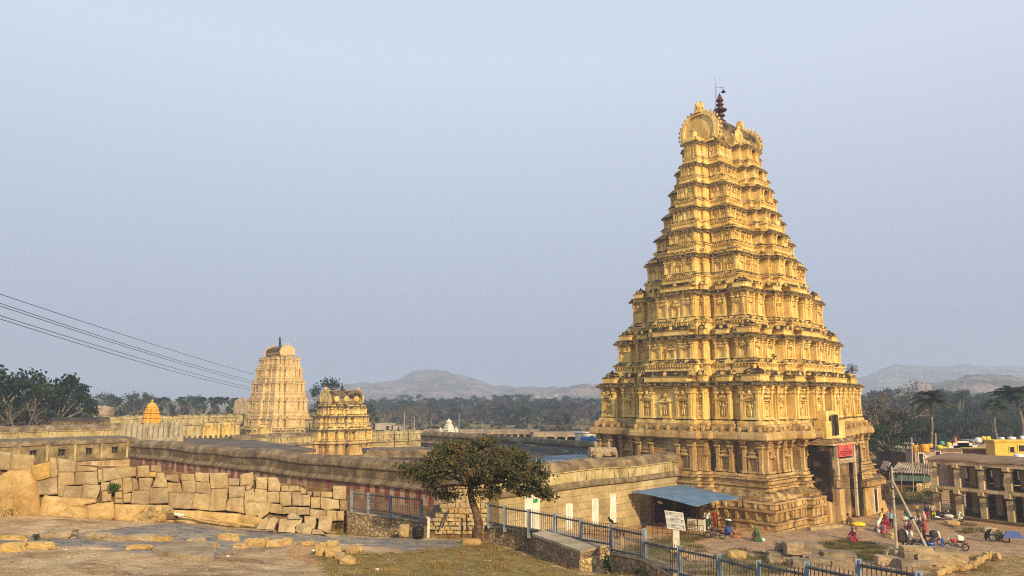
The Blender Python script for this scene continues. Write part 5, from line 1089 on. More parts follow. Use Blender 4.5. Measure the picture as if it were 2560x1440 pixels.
# edge stones of the rock ledges
ES = [(55, 1345, 82, 24, 'bou', 'long mossy stone lying tilted in the grass on the rock at far left'), ]
def edge_stone(x0, y0, x1, y1, m_, lab, seed, tilt=(0, 0), box=.6):
    cx, yb = (x0 + x1) / 2, y1; p = on(cx, yb); k = p.y / F; w = (x1 - x0) * k; h = (y1 - y0) * k
    rock('ledge_stone', lab, 'stone', p + Vector((0, .3, h * .16)), (w, max(.5, w * .45), h * 1.05), m_, -.05, seed, None, tilt, box)
for i, (x0, y0, x1, y1, m_, lab) in enumerate([
 (96, 1322, 178, 1343, M_blk2, 'long slab tilted on the rock shelf, farthest back at left'), (-10, 1338, 54, 1352, M_bould, 'flat tan slab at the left picture edge'), (50, 1358, 120, 1380, M_bould, 'long tan block beside the red boulder'),
 (-5, 1356, 46, 1382, M_blk3, 'rounded rusty red boulder at the left edge'), (366, 1338, 382, 1356, M_blk, 'narrow stone left of the bright orange ledge block'), (380, 1342, 420, 1357, M_blk3, 'bright orange squared block on the ledge'),
 (205, 1333, 262, 1351, M_blk2, 'grey flat ledge slab, left of three in a row'), (262, 1334, 312, 1353, M_blk2, 'grey flat ledge slab, middle of three in a row'), (312, 1336, 366, 1356, M_blk2, 'grey flat ledge slab, right of three in a row'),
 (462, 1344, 502, 1360, M_blk, 'flat tan ledge block right of the bright orange one'), (502, 1346, 537, 1366, M_blk, 'squarish tan ledge block overhanging the dark hollow'), (540, 1336, 588, 1355, M_bould, 'long rounded stone bridging the dark hollow'),
 (581, 1356, 612, 1368, M_bould, 'low rounded stone just right of the bridging stone'), (609, 1346, 648, 1366, M_bould, 'tan ledge stone left of the wide rounded ones'), (648, 1344, 668, 1368, M_bould, 'narrow upright ledge stone in the rounded row'),
 (664, 1346, 706, 1370, M_bould, 'wide rounded ledge stone in the middle of the row'), (700, 1349, 726, 1368, M_bould, 'pale end stone of the rounded ledge row'), (752, 1360, 776, 1370, M_bould, 'small flat stone between ledge row and boulder cluster'),
 (786, 1356, 812, 1392, M_bould, 'long boulder sloping down, left side of the boulder cluster'), (814, 1352, 840, 1366, M_bould, 'flat boulder at the back of the boulder cluster'), (812, 1374, 846, 1400, M_bould, 'large tan boulder amid the boulder cluster'),
 (836, 1384, 857, 1403, M_blk, 'small squarish boulder in front of the cluster'), (850, 1388, 882, 1412, M_bould, 'pale rounded boulder nearest the camera in the cluster'), (864, 1370, 892, 1392, M_bould, 'tall pale boulder at the right of the cluster'),
 (890, 1376, 904, 1388, M_bould, 'tiny boulder at the right edge of the cluster'), (312, 1373, 364, 1384, M_blk3, 'low orange streaked stone sunk in the rock'), (480, 1370, 528, 1384, M_blk, 'pale stone edge at the left rim of the dark hollow')]):
    edge_stone(x0, y0, x1, y1, m_, lab, i + 30, (0, -.08 if i == 0 else 0))
# grey ledge slab, a shelf with a broken front edge
m = MB(); pl = [(380, 1386), (440, 1376), (520, 1380), (537, 1392), (534, 1408), (470, 1400), (420, 1394)]; o0 = on(470, 1395); P = [on(x, y) - o0 for x, y in pl]
m.prism([(p.x, p.y) for p in P][::-1], -.1, .22); rough(m, .05, 2); o = m.build('ledge_slab', M_blk2, loc=o0 + Vector((0, 0, .0))); tag(o, 'broad grey shelf slab with broken front edge in the rock floor', 'stone')

# ---------------------------------------------------------------- stone piles in the plaza, right
M_pile = mat('dark_pile_stone', (.15, .115, .075), (.24, .19, .125), (.34, .27, .18), scale=.9, bump=.8, bscale=7, bdist=.05)
def pile(lst, m_):
    for i, (x0, y0, x1, y1, zb, lab) in enumerate(lst):
        p = gp((x0 + x1) / 2, y1, zb); k = p.y / F; w = (x1 - x0) * k; h = (y1 - y0) * k * 1.0
        rock('stone_block', lab, 'stone block', p + Vector((0, .5, h * .35)), (w, max(1.0, w * .5), h), m_[i % len(m_)], -.1 + .12 * math.sin(i * 2.1), 60 + i, None, (0, .03), .93, None, .5)
pile([(1948, 1358, 1975, 1372, .9, 'dark topmost block at the left of the tumbled heap by the plaza'), (1968, 1356, 2010, 1382, .8, 'big rounded block on top of the tumbled plaza heap'), (2008, 1360, 2050, 1378, .7, 'flat block at the top right of the tumbled plaza heap'),
      (1946, 1372, 1982, 1386, .4, 'squared block under the dark topmost block'), (1980, 1378, 2030, 1390, .5, 'broad block in the second course of the plaza heap'), (1928, 1382, 2012, 1400, .1, 'long low block in the third course of the plaza heap'),
      (2010, 1386, 2052, 1402, .2, 'tilted slab at the heap centre with lit edge'), (1926, 1398, 1958, 1412, 0, 'dark lower left block of the plaza heap'), (2030, 1396, 2090, 1414, .1, 'wide pale slab leaning off the plaza heap'), (2084, 1402, 2118, 1420, 0, 'thick block right of the wide pale slab'),
      (1978, 1402, 1992, 1420, 0, 'small bright block standing before the plaza heap'), (1990, 1400, 2040, 1424, 0, 'large block at the foot of the plaza heap'), (2060, 1380, 2140, 1396, 0, 'grey rock shelf edge behind the fence')], [M_pile, M_blk2, M_pile])
pile([(2240, 1375, 2266, 1395, .5, 'grey corner block of the ring of blocks under the pole'), (2262, 1378, 2300, 1400, .5, 'pale front block of the ring below the concrete pole'), (2266, 1368, 2334, 1392, .7, 'large tilted block inside the ring of blocks'),
      (2300, 1386, 2350, 1408, .35, 'wide lit front block of the ring of blocks'), (2340, 1370, 2400, 1392, .4, 'long slab on the far right side of the block ring'), (2340, 1384, 2420, 1415, .1, 'long pale slab sloping down at right of the ring'),
      (2200, 1392, 2260, 1412, .1, 'low worn block left of the ring below the pole'), (2255, 1402, 2330, 1424, 0, 'broad low foundation block at the front of the ring'), (2222, 1380, 2250, 1398, .3, 'rounded dark block at the left end of the ring')], [M_blk2, M_pile, M_blk])
for i in range(34):
    f = i / 33; px = 2345 + f * 150; py = 1440 - 44 * min(1, f * 1.15) - 6 * math.sin(f * 9); p = gp(px, py, .3); s = rb.uniform(.28, .5)
    rock('wall_stone', 'small tan stone in the ragged line bordering the dark soil', 'stone', p + Vector((0, 0, .1)), (s * .8, s, s * 1.0), M_bould, rb.uniform(0, 3), i, 'stones bordering the soil bed', (0, 0), .6)
for i, (px, py, s, lab) in enumerate([(1842, 1392, .9, 'tilted rock slab poking out of grass behind the fence bars'), (1762, 1398, .8, 'pale rock behind the fence bars in the grass'), (1715, 1394, .8, 'grey rock low behind the fence bars'), (2264, 1348, .7, 'dark boulder left of the concrete pole foot'), (1690, 1385, .6, 'yellowish rock by the signpost foot'),
                                   (2150, 1326, .5, 'small rock by the tower gate corner'), (2232, 1344, .9, 'squarish brown rock beside the boulder at the pole'), (2474, 1330, .8, 'pale worn stone on the grass by the arcade'), (2380, 1314, .8, 'flat stone under the white scooter'), (1735, 1402, .7, 'cracked flat rock between signpost and fence')]):
    rock('boulder', lab, 'boulder', on(px, py) + Vector((0, 0, s * .15)), (s * 1.5, s, s * .8), M_blk2 if i % 2 else M_bould, rb.uniform(-.5, .5), 90 + i)
m = MB(); m.box(-2.2, 2.2, -.25, .25, 0, .3); rough(m, .04); o = m.build('doorstep_beam', M_blk, loc=gp(2062, 1322, 0), rot=.45); tag(o, 'long pale stone beam lying on the ground by the gate', 'stone beam')
# crows on the fence posts
def crow(px, py, Y, lab, ang):
    p = dp(px, py, Y); g = thing('crow', lab, 'bird', p, ang); m = MB(); m.ell((0, 0, .11), (.13, .06, .07), 10, 6, 0, Matrix.Rotation(-.5, 4, 'Y')); m.ell((.11, 0, .22), (.05, .045, .05), 8, 6); m.frus(.18, 0, .205, .22, .04, .012, .03, .008); m.frus(-.17, 0, 0, .03, .09, .035, .08, .03)
    m.tube([(0, .02, .06), (.01, .02, 0)], .008, 4); m.tube([(0, -.02, .06), (.01, -.02, 0)], .008, 4)
    m.build('body', plain('crow_black_' + str(px), (.012, .012, .014), .5), g)
crow(1528, 1309, 33.2, 'black crow perched on the fence post beyond the platform', 2.6); crow(1611, 1320.5, 30.4, 'black crow perched on the fence post next to the plaza sand', .4)
# ================================================================ PLAZA: canopy, signs, arcade, sheds, houses
M_rust = plain('rusty_steel', (.10, .035, .022), .8, .2, .35)
M_bluer = mat('blue_sheeting', (.09, .17, .27), (.12, .21, .32), (.16, .26, .37), scale=.8, bump=.25, bscale=1.2, rough=.6)
CA, CB, CD, CE_ = dp(1581, 1228, 77.0), dp(1705, 1211, 83.6), dp(1742, 1264, 72.5), dp(1855, 1244, 76.0)
g = thing('canopy_shelter', 'blue-roofed shelter with dark barred sides between pale wall and tower', 'shelter', (CA.x, CA.y, 0)); o0 = Vector((CA.x, CA.y, 0))
m = MB(); n = 9; vs = []
for j in range(n + 1):
    for i in range(n + 1):
        u, v = i / n, j / n; p = (CA * (1 - u) + CB * u) * (1 - v) + (CD * (1 - u) + CE_ * u) * v
        p = p + Vector((0, 0, .07 * math.sin(u * 9 + v * 4) * v + .05 * noise.noise(Vector((u * 5, v * 5, 0))) - (.18 * math.sin(math.pi * u) * v * -1 if v > .9 else 0) * .6)); vs.append(p - o0)
k = len(vs); vs += [v - Vector((0, 0, .05)) for v in vs]; w = n + 1
fs = [(j * w + i, j * w + i + 1, (j + 1) * w + i + 1, (j + 1) * w + i) for j in range(n) for i in range(n)]; fs += [tuple(k + q for q in f)[::-1] for f in fs]
rim = [i for i in range(w)] + [j * w + n for j in range(1, w)] + [n * w + i for i in range(n - 1, -1, -1)] + [j * w for j in range(n - 1, 0, -1)]
fs += [(rim[i], rim[i - 1], rim[i - 1] + k, rim[i] + k) for i in range(len(rim))]
m.add(vs, fs); m.build('canopy_roof', M_bluer, g)
gD, gE, gA = gp(1745, 1332, .1), gp(1862, 1306, 0), gp(1584, 1308, .35)
for f, t_ in ((gA, CA), (gA.lerp(gD, .33), CA.lerp(CD, .33)), (gA.lerp(gD, .66), CA.lerp(CD, .66)), (gD, CD), (gD.lerp(gE, .4), CD.lerp(CE_, .4)), (gE, CE_)):
    m = MB(); m.tube([f - o0, t_ - o0 - Vector((0, 0, .06))], .045, 5); m.build('post', M_rust, g)
def barred(a, b, ht, nx, nz_, nm, r=.016):
    m = MB(); up = Vector((0, 0, ht))
    for i in range(nx + 1): p = a.lerp(b, i / nx); m.tube([p, p + up], r, 3)
    for j in range(nz_ + 1): q = up * (j / nz_); m.tube([a + q, b + q], r * 1.2, 3)
    return m
barred(gA - o0, gA.lerp(gD, .62) - o0, 2.2, 22, 5, '').build('grille', M_rust, g)
barred(gA.lerp(gD, .62) - o0, gD - o0, 1.1, 9, 3, '').build('grille', M_rust, g)
barred(gD.lerp(gE, .35) - o0, gE - o0, 1.1, 8, 3, '').build('grille', M_rust, g)
# upright near-black sheet inside, and the meter box
bk0, bk1 = CA.lerp(CB, .25), CB; m = MB(); a_ = gA + (gp(1640, 1290, 0) - gA) * .6 - o0; b_ = gD.lerp(gE, .45) - o0 + Vector((-1, 2.2, 0))
a_ = gA - o0 + Vector((.8, .9, 0)); d_ = (b_ - a_).normalized(); nn = Vector((-d_.y, d_.x, 0)) * .05
m.add([a_ - nn, b_ - nn, b_ - nn + Vector((0, 0, 2.7)), a_ - nn + Vector((0, 0, 2.7)), a_ + nn, b_ + nn, b_ + nn + Vector((0, 0, 2.7)), a_ + nn + Vector((0, 0, 2.7))], [(0, 1, 2, 3), (7, 6, 5, 4), (0, 4, 5, 1), (1, 5, 6, 2), (2, 6, 7, 3), (3, 7, 4, 0)])
m.build('dark_sheet', mat('near_black_sheet', (.018, .013, .010), (.03, .02, .015), (.05, .035, .02), scale=1, bump=.2), g)
p = gD.lerp(gE, .62) + Vector((0, .1, 1.9)) - o0; m = MB(); m.box(p.x - .16, p.x + .16, p.y - .1, p.y + .1, p.z, p.z + .42); m.build('meter_box', M_white, g)
p = gA.lerp(gD, .42) + Vector((0, -.25, 2.45)) - o0; m = MB(); m.ell(p, (.22, .12, .14)); m.ell(p + Vector((.2, 0, -.08)), (.14, .1, .12)); m.build('lamp', M_white, g)
# counter
p = gp(1742, 1326, .2); g2 = thing('ticket_counter', 'white ticket counter behind rusty bars under the blue canopy', 'counter', p, -.5); m = MB(); m.box(-.8, .8, -.35, .35, 0, 1.15); m.build('counter', M_white, g2); m = MB(); m.box(-.88, .88, -.42, .42, 1.15, 1.2); m.build('counter_top', M_dark, g2)
m = MB(); m.box(-.7, -.1, -.36, -.35, .3, .9); m.build('notice', M_cream, g2)
p = gp(1766, 1322, 0); m = MB(); m.box(-.45, .45, -.3, .3, 0, .95); o = m.build('green_box', plain('dark_green_paint', (.012, .05, .03)), loc=p, rot=-.4); tag(o, 'dark green cupboard in front of the man in white', 'cupboard')
# queue barricades in the sand
def barricade(label, a, b, ht, nx, rows=3):
    g = thing('barricade', label, 'barricade', a, 0, 'rusty crowd barricades'); m = barred(Vector(), b - a, ht, nx, rows, '', .022); m.build('frame', M_rust, g)
    for p in (Vector(), b - a): q = MB(); q.tube([p + Vector((-.1, -.35, 0)), p + Vector((0, 0, .1)), p + Vector((.1, .35, 0))], .02, 4); q.build('foot', M_rust, g)
for i, (x0, y0, x1, y1, h, n, lab) in enumerate([(1632, 1343, 1682, 1346, 1.25, 4, 'rusty tall barricade just left of the signboard post'), (1424, 1340, 1500, 1345, 1.0, 6, 'rusty barricade seen through the fence near the platform'), (1500, 1338, 1558, 1340, 1.1, 4, 'rusty barricade beyond the crow on the fence'),
    (1265, 1318, 1360, 1322, .8, 5, 'low rusty barricade by the white patches'), (1370, 1322, 1440, 1326, .9, 5, 'rusty barricade left of the white gear behind fence'), (1702, 1345, 1760, 1350, 1.25, 6, 'rusty barricade in front of the white counter'), (1795, 1320, 1855, 1312, 1.1, 6, 'rusty barricade along the tower plinth')]):
    barricade(lab, gp(x0, y0, .2), gp(x1, y1, .2), h, n)
p = gp(1408, 1330, .3); m = MB(); m.tube([(0, 0, .45), (.35, 0, .5), (.55, 0, .2), (.3, 0, .05), (-.1, 0, .05), (-.3, 0, .3), (0, 0, .45)], .05, 5); m.ell((.1, 0, .3), (.35, .2, .18)); o = m.build('white_cart', M_white, loc=p); tag(o, 'low white cart frame behind the blue fence bars', 'cart')
p = gp(1547, 1352, .2); m = MB()
for i in range(4): m.box(-.5 + i * .3, -.38 + i * .3, -.05, .05, 0, .95)
m.box(-.55, .55, -.04, .04, .3, .4); m.box(-.55, .55, -.04, .04, .75, .85); o = m.build('plank_gate', M_rust, loc=p); tag(o, 'small reddish plank gate between two fence posts', 'gate')
p = gp(1555, 1370, .1); m = MB(); m.box(-.13, .13, -.12, .12, -.2, .95); rough(m, .02, 3); o = m.build('stone_bollard', M_blk, loc=p); tag(o, 'short pale stone post seen through the fence', 'post')
# direction signboard on a stone post
p = gp(1690, 1385, .1); Ys = p.y; k = Ys / F; g = thing('direction_sign', 'grey three-panel direction sign on a thick white stone post', 'sign', p, .10)
m = MB(); m.box(-.26, .30, -.16, .16, -.3, 2.15); rough(m, .04, 2); m.build('post', mat('flaking_white', (.42, .37, .28), (.58, .53, .42), (.70, .65, .55), scale=1.5, bump=.4), g)
cx, cz = -.08, 2.75; SH = -.14
def shp(x, z, y=-.2): return (cx + x + (z) * -.13, y, cz + z + x * SH)
def plate(m, x0, x1, z0, z1, y0, y1):
    vs = [shp(x, z, y) for y in (y0, y1) for x, z in ((x0, z0), (x1, z0), (x1, z1), (x0, z1))]; m.add(vs, [(0, 1, 2, 3), (7, 6, 5, 4), (0, 4, 5, 1), (1, 5, 6, 2), (2, 6, 7, 3), (3, 7, 4, 0)])
m = MB(); plate(m, -.78, .80, -.72, .72, -.26, -.16); bd = m.build('board', mat('sign_board', (.33, .34, .34), (.43, .44, .44), (.5, .51, .5), scale=2, bump=0), g)
m = MB()
for z0, z1 in ((-.73, -.69), (-.26, -.23), (.23, .26), (.69, .73)): plate(m, -.79, .81, z0, z1, -.275, -.26)
plate(m, .77, .81, -.73, .73, -.275, -.26); m.build('frame', M_white, bd)
m = MB(); r_ = random.Random(4)
for j, zc_ in enumerate((.47, 0, -.48)):
    for i, (dz, wd2, h2) in enumerate(((.14, .5 + .25 * r_.random(), .03), (.05, .34, .05), (-.05, .30 + .2 * r_.random(), .03), (-.13, .7, .02))):
        x = -.40; e2 = x + wd2
        while x < e2: w2 = r_.uniform(.025, .06); plate(m, x, x + w2, zc_ + dz - h2 / 2, zc_ + dz + h2 / 2, -.272, -.259); x += w2 + r_.uniform(.015, .03)
    xi = -.62 if j == 0 else .60; plate(m, xi - .08, xi + .08, zc_ - .07, zc_ + .1, -.272, -.259)
    xa = .62 if j == 0 else -.60
    m.add([shp(xa - .05, zc_, -.272), shp(xa + .03, zc_ + .06, -.272), shp(xa + .03, zc_ - .06, -.272)], [(0, 1, 2)])
m.build('lettering', M_dark, bd)
m = MB()
for j, zc_ in enumerate((.47, 0, -.48)):
    xi = -.62 if j == 0 else .60; plate(m, xi - .045, xi + .045, zc_ - .03, zc_ + .05, -.28, -.271)
m.build('pictogram', M_white, bd)
# ---------------------------------------------------------------- arcade on the right
M_arc = mat('arcade_granite', (.38, .285, .16), (.54, .42, .24), (.64, .53, .34), scale=.7, bump=.6, bscale=4, streak=(1.8, .6, (.13, .085, .045)), stain=(.5, .9, 1, (.13, .10, .06)), coord='obj')
M_arcr = mat('arcade_roof_earth', (.16, .10, .06), (.22, .145, .09), (.27, .19, .12), scale=.4, bump=.5)
M_brk = mat('arcade_brown_wall', (.07, .04, .025), (.12, .07, .04), (.18, .11, .06), scale=.5, bump=.4, coord='obj')
a0, a1 = gp(2347, 1288, 0), gp(2560, 1314, 0); dr = (a1 - a0).normalized(); ang = math.atan2(dr.y, dr.x)
AR = thing('stone_arcade', 'two-storey ruined stone arcade with thick square pillars beside the dusty street', 'arcade', (a0.x, a0.y, 0), ang)
px_ = [2347, 2403, 2463, 2530, 2602, 2690, 2790]; xsP = []
for q in px_:
    r = ray(q, 1290); n = Vector((-dr.y, dr.x)); t = (a0.x * n.x + a0.y * n.y) / (r.x * n.x + r.y * n.y); P = Vector((r.x * t, r.y * t)); xsP.append((P - Vector((a0.x, a0.y))).dot(Vector((dr.x, dr.y))))
dep = 7.5; ra = random.Random(8); xe = xsP[-1] + .6
for row, yy in enumerate((0, dep / 2)):
    for x in xsP:
        for (z0, z1) in ((-.2, 2.75), (3.25, 5.55)):
            m = MB(); m.box(x - .30, x + .30, yy - .3, yy + .3, z0, z1 - .35); m.box(x - .42, x + .42, yy - .4, yy + .4, z1 - .22, z1 + .12)
            if row == 0: m.box(x - .28, x + .28, yy - .75, yy - .3, z1 - .12, z1 + .3)
            rough(m, .05, 1.3, int(x)); m.build('pillar', M_arc, AR)
m = MB(); m.box(-.5, xe, -.32, dep + .3, 2.87, 3.22); m.box(-.5, xe, -.5, .4, 3.0, 3.3); rough(m, .05); m.build('floor_slab', M_arc, AR)
m = MB(); m.box(-.5, xe, -.45, .45, 5.68, 6.1); rough(m, .05); m.build('roof_beam', M_arc, AR)
m = MB(); vs = []; nX = 24
for i in range(nX + 1):
    x = -.7 + (xe + .7) * i / nX
    for y, z in ((-.55, 6.1), (-.5, 6.25), (1.0, 6.5), (dep * .6, 6.6), (dep + .5, 6.4), (dep + .5, 6.1)): vs.append((x, y + .1 * noise.noise(Vector((x, y, 0))), z + .12 * noise.noise(Vector((x * .8, y, 3)))))
m.add(vs, [(i * 6 + j, i * 6 + (j + 1) % 6, i * 6 + 6 + (j + 1) % 6, i * 6 + 6 + j) for i in range(nX) for j in range(6)] + [tuple(range(6)), tuple(range(nX * 6, nX * 6 + 6))[::-1]]); m.build('roof', M_arcr, AR)
m = MB(); m.box(-.3, xe, dep - .2, dep + .2, -.2, 2.9); m.box(-.3, xe, dep - .2, dep + .2, 3.3, 6.1); m.box(-.4, xe, -1.1, dep, -.4, .25); rough(m, .04); m.build('back_wall', M_brk, AR)
for x, z0, z1, y, mm_ in ((2.2, 4.2, 5.4, 1.0, M_white), (6.4, 3.5, 4.6, 1.2, M_white), (5.5, 4.6, 5.3, .6, M_white), (9.4, 3.6, 5.2, 1.0, M_cream), (8.0, 4.5, 5.4, .8, M_white), (1.3, 4.4, 5.2, 1.2, M_iron)):
    m = MB(); m.box(x, x + (.75 if z1 - z0 > 1 else .16), y, y + .04, z0, z1); m.build('hanging_cloth', mm_, AR)
# lean-to sheds left of the arcade
M_cor = mat('rusty_corrugated', (.16, .11, .085), (.34, .27, .21), (.50, .43, .35), scale=.7, bump=.2, metal=.2, rough=.6)
def corr(name, pts, m_, par, o0, n=26):     # corrugated sheet between four corners: near-left, near-right, far-right, far-left
    m = MB(); A, B, C_, D = pts; vs = []
    up = Vector((0, 0, 1))
    for i in range(2 * n + 1):
        f = i / (2 * n); z = .09 if i % 2 else -.09
        vs += [A.lerp(B, f) + up * z - o0, D.lerp(C_, f) + up * z - o0]
    k = len(vs); vs += [v - up * .03 for v in vs]; fs = [(2 * i, 2 * i + 2, 2 * i + 3, 2 * i + 1) for i in range(2 * n)]; fs += [tuple(q + k for q in f)[::-1] for f in fs]
    m.add(vs, fs); return m.build(name, m_, par)
A, B, C_, D = gp(2222, 1181, 2.7), gp(2338, 1185, 2.5), gp(2334, 1157, 3.6), gp(2245, 1156, 3.8)
SH_ = thing('market_shed', 'open lean-to shed with rusty corrugated roof left of the arcade', 'shed', (A.x, A.y, 0)); o0 = Vector((A.x, A.y, 0))
corr('sheet_roof', [A, B, C_, D], M_cor, SH_, o0, 17)
for f in (0, .25, .5, .75, 1):
    p = A.lerp(B, f) - o0; m = MB(); m.tube([(p.x, p.y, -.2), (p.x + .1, p.y, p.z)], .05, 4); m.build('post', M_arc, SH_)
m = MB(); d_ = (B - A).normalized(); a_ = Vector((0, 0, 0)) + Vector((0, 1.8, 0)); b_ = B - A + Vector((0, 1.8, 0)); a_.z = b_.z = 0
m.add([a_, b_, b_ + Vector((0, 0, 2.6)), a_ + Vector((0, 0, 2.6)), a_ + Vector((0, .1, 0)), b_ + Vector((0, .1, 0)), b_ + Vector((0, .1, 2.6)), a_ + Vector((0, .1, 2.6))], [(0, 1, 2, 3), (7, 6, 5, 4), (0, 4, 5, 1), (1, 5, 6, 2), (2, 6, 7, 3), (3, 7, 4, 0)]); m.build('back_wall', M_brk, SH_)
m = MB(); a_ = A.lerp(B, .1) - o0; b_ = A.lerp(B, .95) - o0; m.add([(a_.x, a_.y + .6, 1.5), (b_.x, b_.y + .6, 1.4), (b_.x, b_.y + .6, 2.3), (a_.x, a_.y + .6, 2.4), (a_.x, a_.y + .64, 1.5), (b_.x, b_.y + .64, 1.4), (b_.x, b_.y + .64, 2.3), (a_.x, a_.y + .64, 2.4)], [(0, 1, 2, 3), (7, 6, 5, 4), (0, 4, 5, 1), (1, 5, 6, 2), (2, 6, 7, 3), (3, 7, 4, 0)]); m.build('green_sheet', plain('faded_green_sheet', (.05, .10, .08)), SH_)
m = MB(); a_ = A.lerp(B, .6) - o0; b_ = A.lerp(B, .98) - o0; m.add([(a_.x, a_.y + .3, 0), (b_.x, b_.y + .3, 0), (b_.x, b_.y + .3, 1.2), (a_.x, a_.y + .3, 1.2), (a_.x, a_.y + .4, 0), (b_.x, b_.y + .4, 0), (b_.x, b_.y + .4, 1.2), (a_.x, a_.y + .4, 1.2)], [(0, 1, 2, 3), (7, 6, 5, 4), (0, 4, 5, 1), (1, 5, 6, 2), (2, 6, 7, 3), (3, 7, 4, 0)]); m.build('low_screen', M_rubp, SH_)
A, B, C_, D = gp(2199, 1173, 3.0), gp(2215, 1176, 3.0), gp(2228, 1156, 3.7), gp(2208, 1152, 3.7)
g = thing('tin_awning', 'small striped tin awning beside the concrete pole top', 'awning', (A.x, A.y, 0)); corr('sheet_roof', [A, B, C_, D], M_cor, g, Vector((A.x, A.y, 0)), 6)
m = MB(); m.tube([(0, 0, 0), (0, 0, 3.0)], .05, 4); m.build('post', M_arc, g)
# thatched hut
p = gp(2200, 1200, 0); g = thing('thatched_hut', 'brown thatch-roofed hut right of the great tower base', 'hut', (p.x, p.y + 4, 0), .1)
m = MB(); m.frus(0, 0, 2.4, 5.3, 5.0, 3.6, 1.6, .5)
for i in range(240):
    t = ra.random(); u = ra.uniform(-1, 1); s = 5.1 - 3.4 * t; y = -(3.65 - 3.1 * t); m.box(u * s - .05, u * s + .05, y - .08, y + .1, 2.3 + 2.9 * t - .25, 2.35 + 2.9 * t)
rough(m, .12, 1.1); m.build('thatch_roof', mat('old_thatch', (.11, .075, .05), (.18, .125, .08), (.27, .195, .12), scale=1.4, bump=.8, bscale=12), g)
m = MB(); m.box(-4.2, 4.2, -2.8, 2.8, -.2, 2.5); m.build('mud_wall', mat('orange_mud', (.30, .13, .05), (.42, .19, .08), (.45, .26, .13), scale=.6, bump=.3), g)
p = gp(2282, 1140, 2.6); g = thing('dark_shed', 'low dark open shed between thatch hut and pink house', 'shed', (p.x, p.y, 0), -.3); m = MB(); m.box(-5, 4, -2, 2, 2.7, 2.9); rough(m, .05); m.build('roof', M_roofd, g)
for i in range(6): m = MB(); m.tube([(-4.6 + i * 1.6, -1.8, -.2), (-4.6 + i * 1.6, -1.8, 2.7)], .07, 4); m.build('post', M_iron, g)
# houses behind
M_pink = mat('old_pink_plaster', (.30, .20, .15), (.42, .29, .22), (.50, .37, .28), scale=.6, bump=.3, streak=(2, .5, (.2, .13, .09)), coord='obj')
M_mar = mat('maroon_fence_sheet', (.12, .05, .04), (.18, .08, .06), (.23, .11, .085), scale=.8, bump=.2)
M_yh = mat('ochre_house_paint', (.60, .40, .06), (.70, .48, .09), (.74, .54, .14), scale=.6, bump=.15, coord='obj')
M_ytank = plain('yellow_tank_plastic', (.85, .36, .01), .5); M_wtank = plain('white_tank_plastic', (.72, .72, .70), .5); M_blt = plain('blue_tank_plastic', (.02, .05, .22), .5); M_ltank = plain('lemon_tank_plastic', (.72, .55, .03), .5)
def house(label, pxl, pxr, pyt, pyb, Y, dpt, m_, wins=(), roofm=None, slope=0.0):
    a = dp(pxl, pyb, Y); b = dp(pxr, pyb, Y); w = b.x - a.x; zt = dp(pxl, pyt, Y).z; g = thing('house', label, 'house', (a.x, a.y, 0)); m = MB(); m.box(0, w, 0, dpt, -1, zt); rough(m, .02); m.build('wall', m_, g)
    m = MB(); m.box(-.2, w + .2, -.2, dpt + .2, zt, zt + .18); m.build('roof', roofm or m_, g)
    for q in wins:
        x0, x1, z0, z1 = q; m = MB(); m.box(w * x0, w * x1, -.04, .1, zt * z0, zt * z1); f = m.build('window', M_dark, g)
        m = MB(); e_ = .12
        for bx in ((w * x0 - e_, w * x0), (w * x1, w * x1 + e_)): m.box(bx[0], bx[1], -.09, .05, zt * z0 - e_, zt * z1 + e_)
        m.box(w * x0, w * x1, -.09, .05, zt * z1, zt * z1 + e_); m.build('window_frame', M_white if m_ is M_pink else m_, f)
    return g
house('long low pink plastered house behind the arcade roof', 2288, 2422, 1127, 1150, 112, 2.6, M_pink, [(.07, .15, .66, .93), (.38, .47, .70, .98), (.68, .76, .62, .86), (.87, .97, .62, .95)], M_arcr)
house('maroon sheet-fronted house behind the arcade roof', 2424, 2492, 1123, 1150, 108, 1.5, M_mar, [], M_yh)
house('bright ochre yellow house wall with two tiny windows at right edge', 2490, 2680, 1104, 1150, 104, 2.0, M_yh, [(.19, .25, .80, .90), (.31, .38, .82, .93)], M_yh)
house('grey flat terrace behind the pink house', 2330, 2440, 1121, 1135, 122, 2, M_white, [], M_yh)
house('grey-roofed house left of the ochre house', 2436, 2500, 1104, 1140, 126, 3, mat('grey_parapet', (.22, .2, .18), (.3, .27, .24), (.36, .33, .3), scale=.6), [], MATS['grey_render'])
house('dark unpainted house block under the yellow water drums', 2270, 2330, 1133, 1150, 118, 7, M_brk, [], M_arcr)
def tank(px, py, wpx, hpx, Y, m_, lab, cone=True):
    p = dp(px, py, Y); k = Y / F; r = wpx * k / 2; h = hpx * k; g = thing('water_tank', lab, 'water tank', p); m = MB(); pr = [(r, 0), (r, h * .22), (r * 1.03, h * .25), (r, h * .28), (r, h * .5), (r * 1.03, h * .53), (r, h * .56), (r, h * .8), (r * .85, h * .9), (r * .35, h * .97)]
    m.lathe(0, 0, pr, 16); m.build('drum', m_, g, True); m = MB(); m.lathe(0, 0, [(r * .36, h * .95), (r * .36, h * 1.02), (r * .2, h * 1.05)], 10); m.build('lid', M_dark if m_ is M_ytank else m_, g)
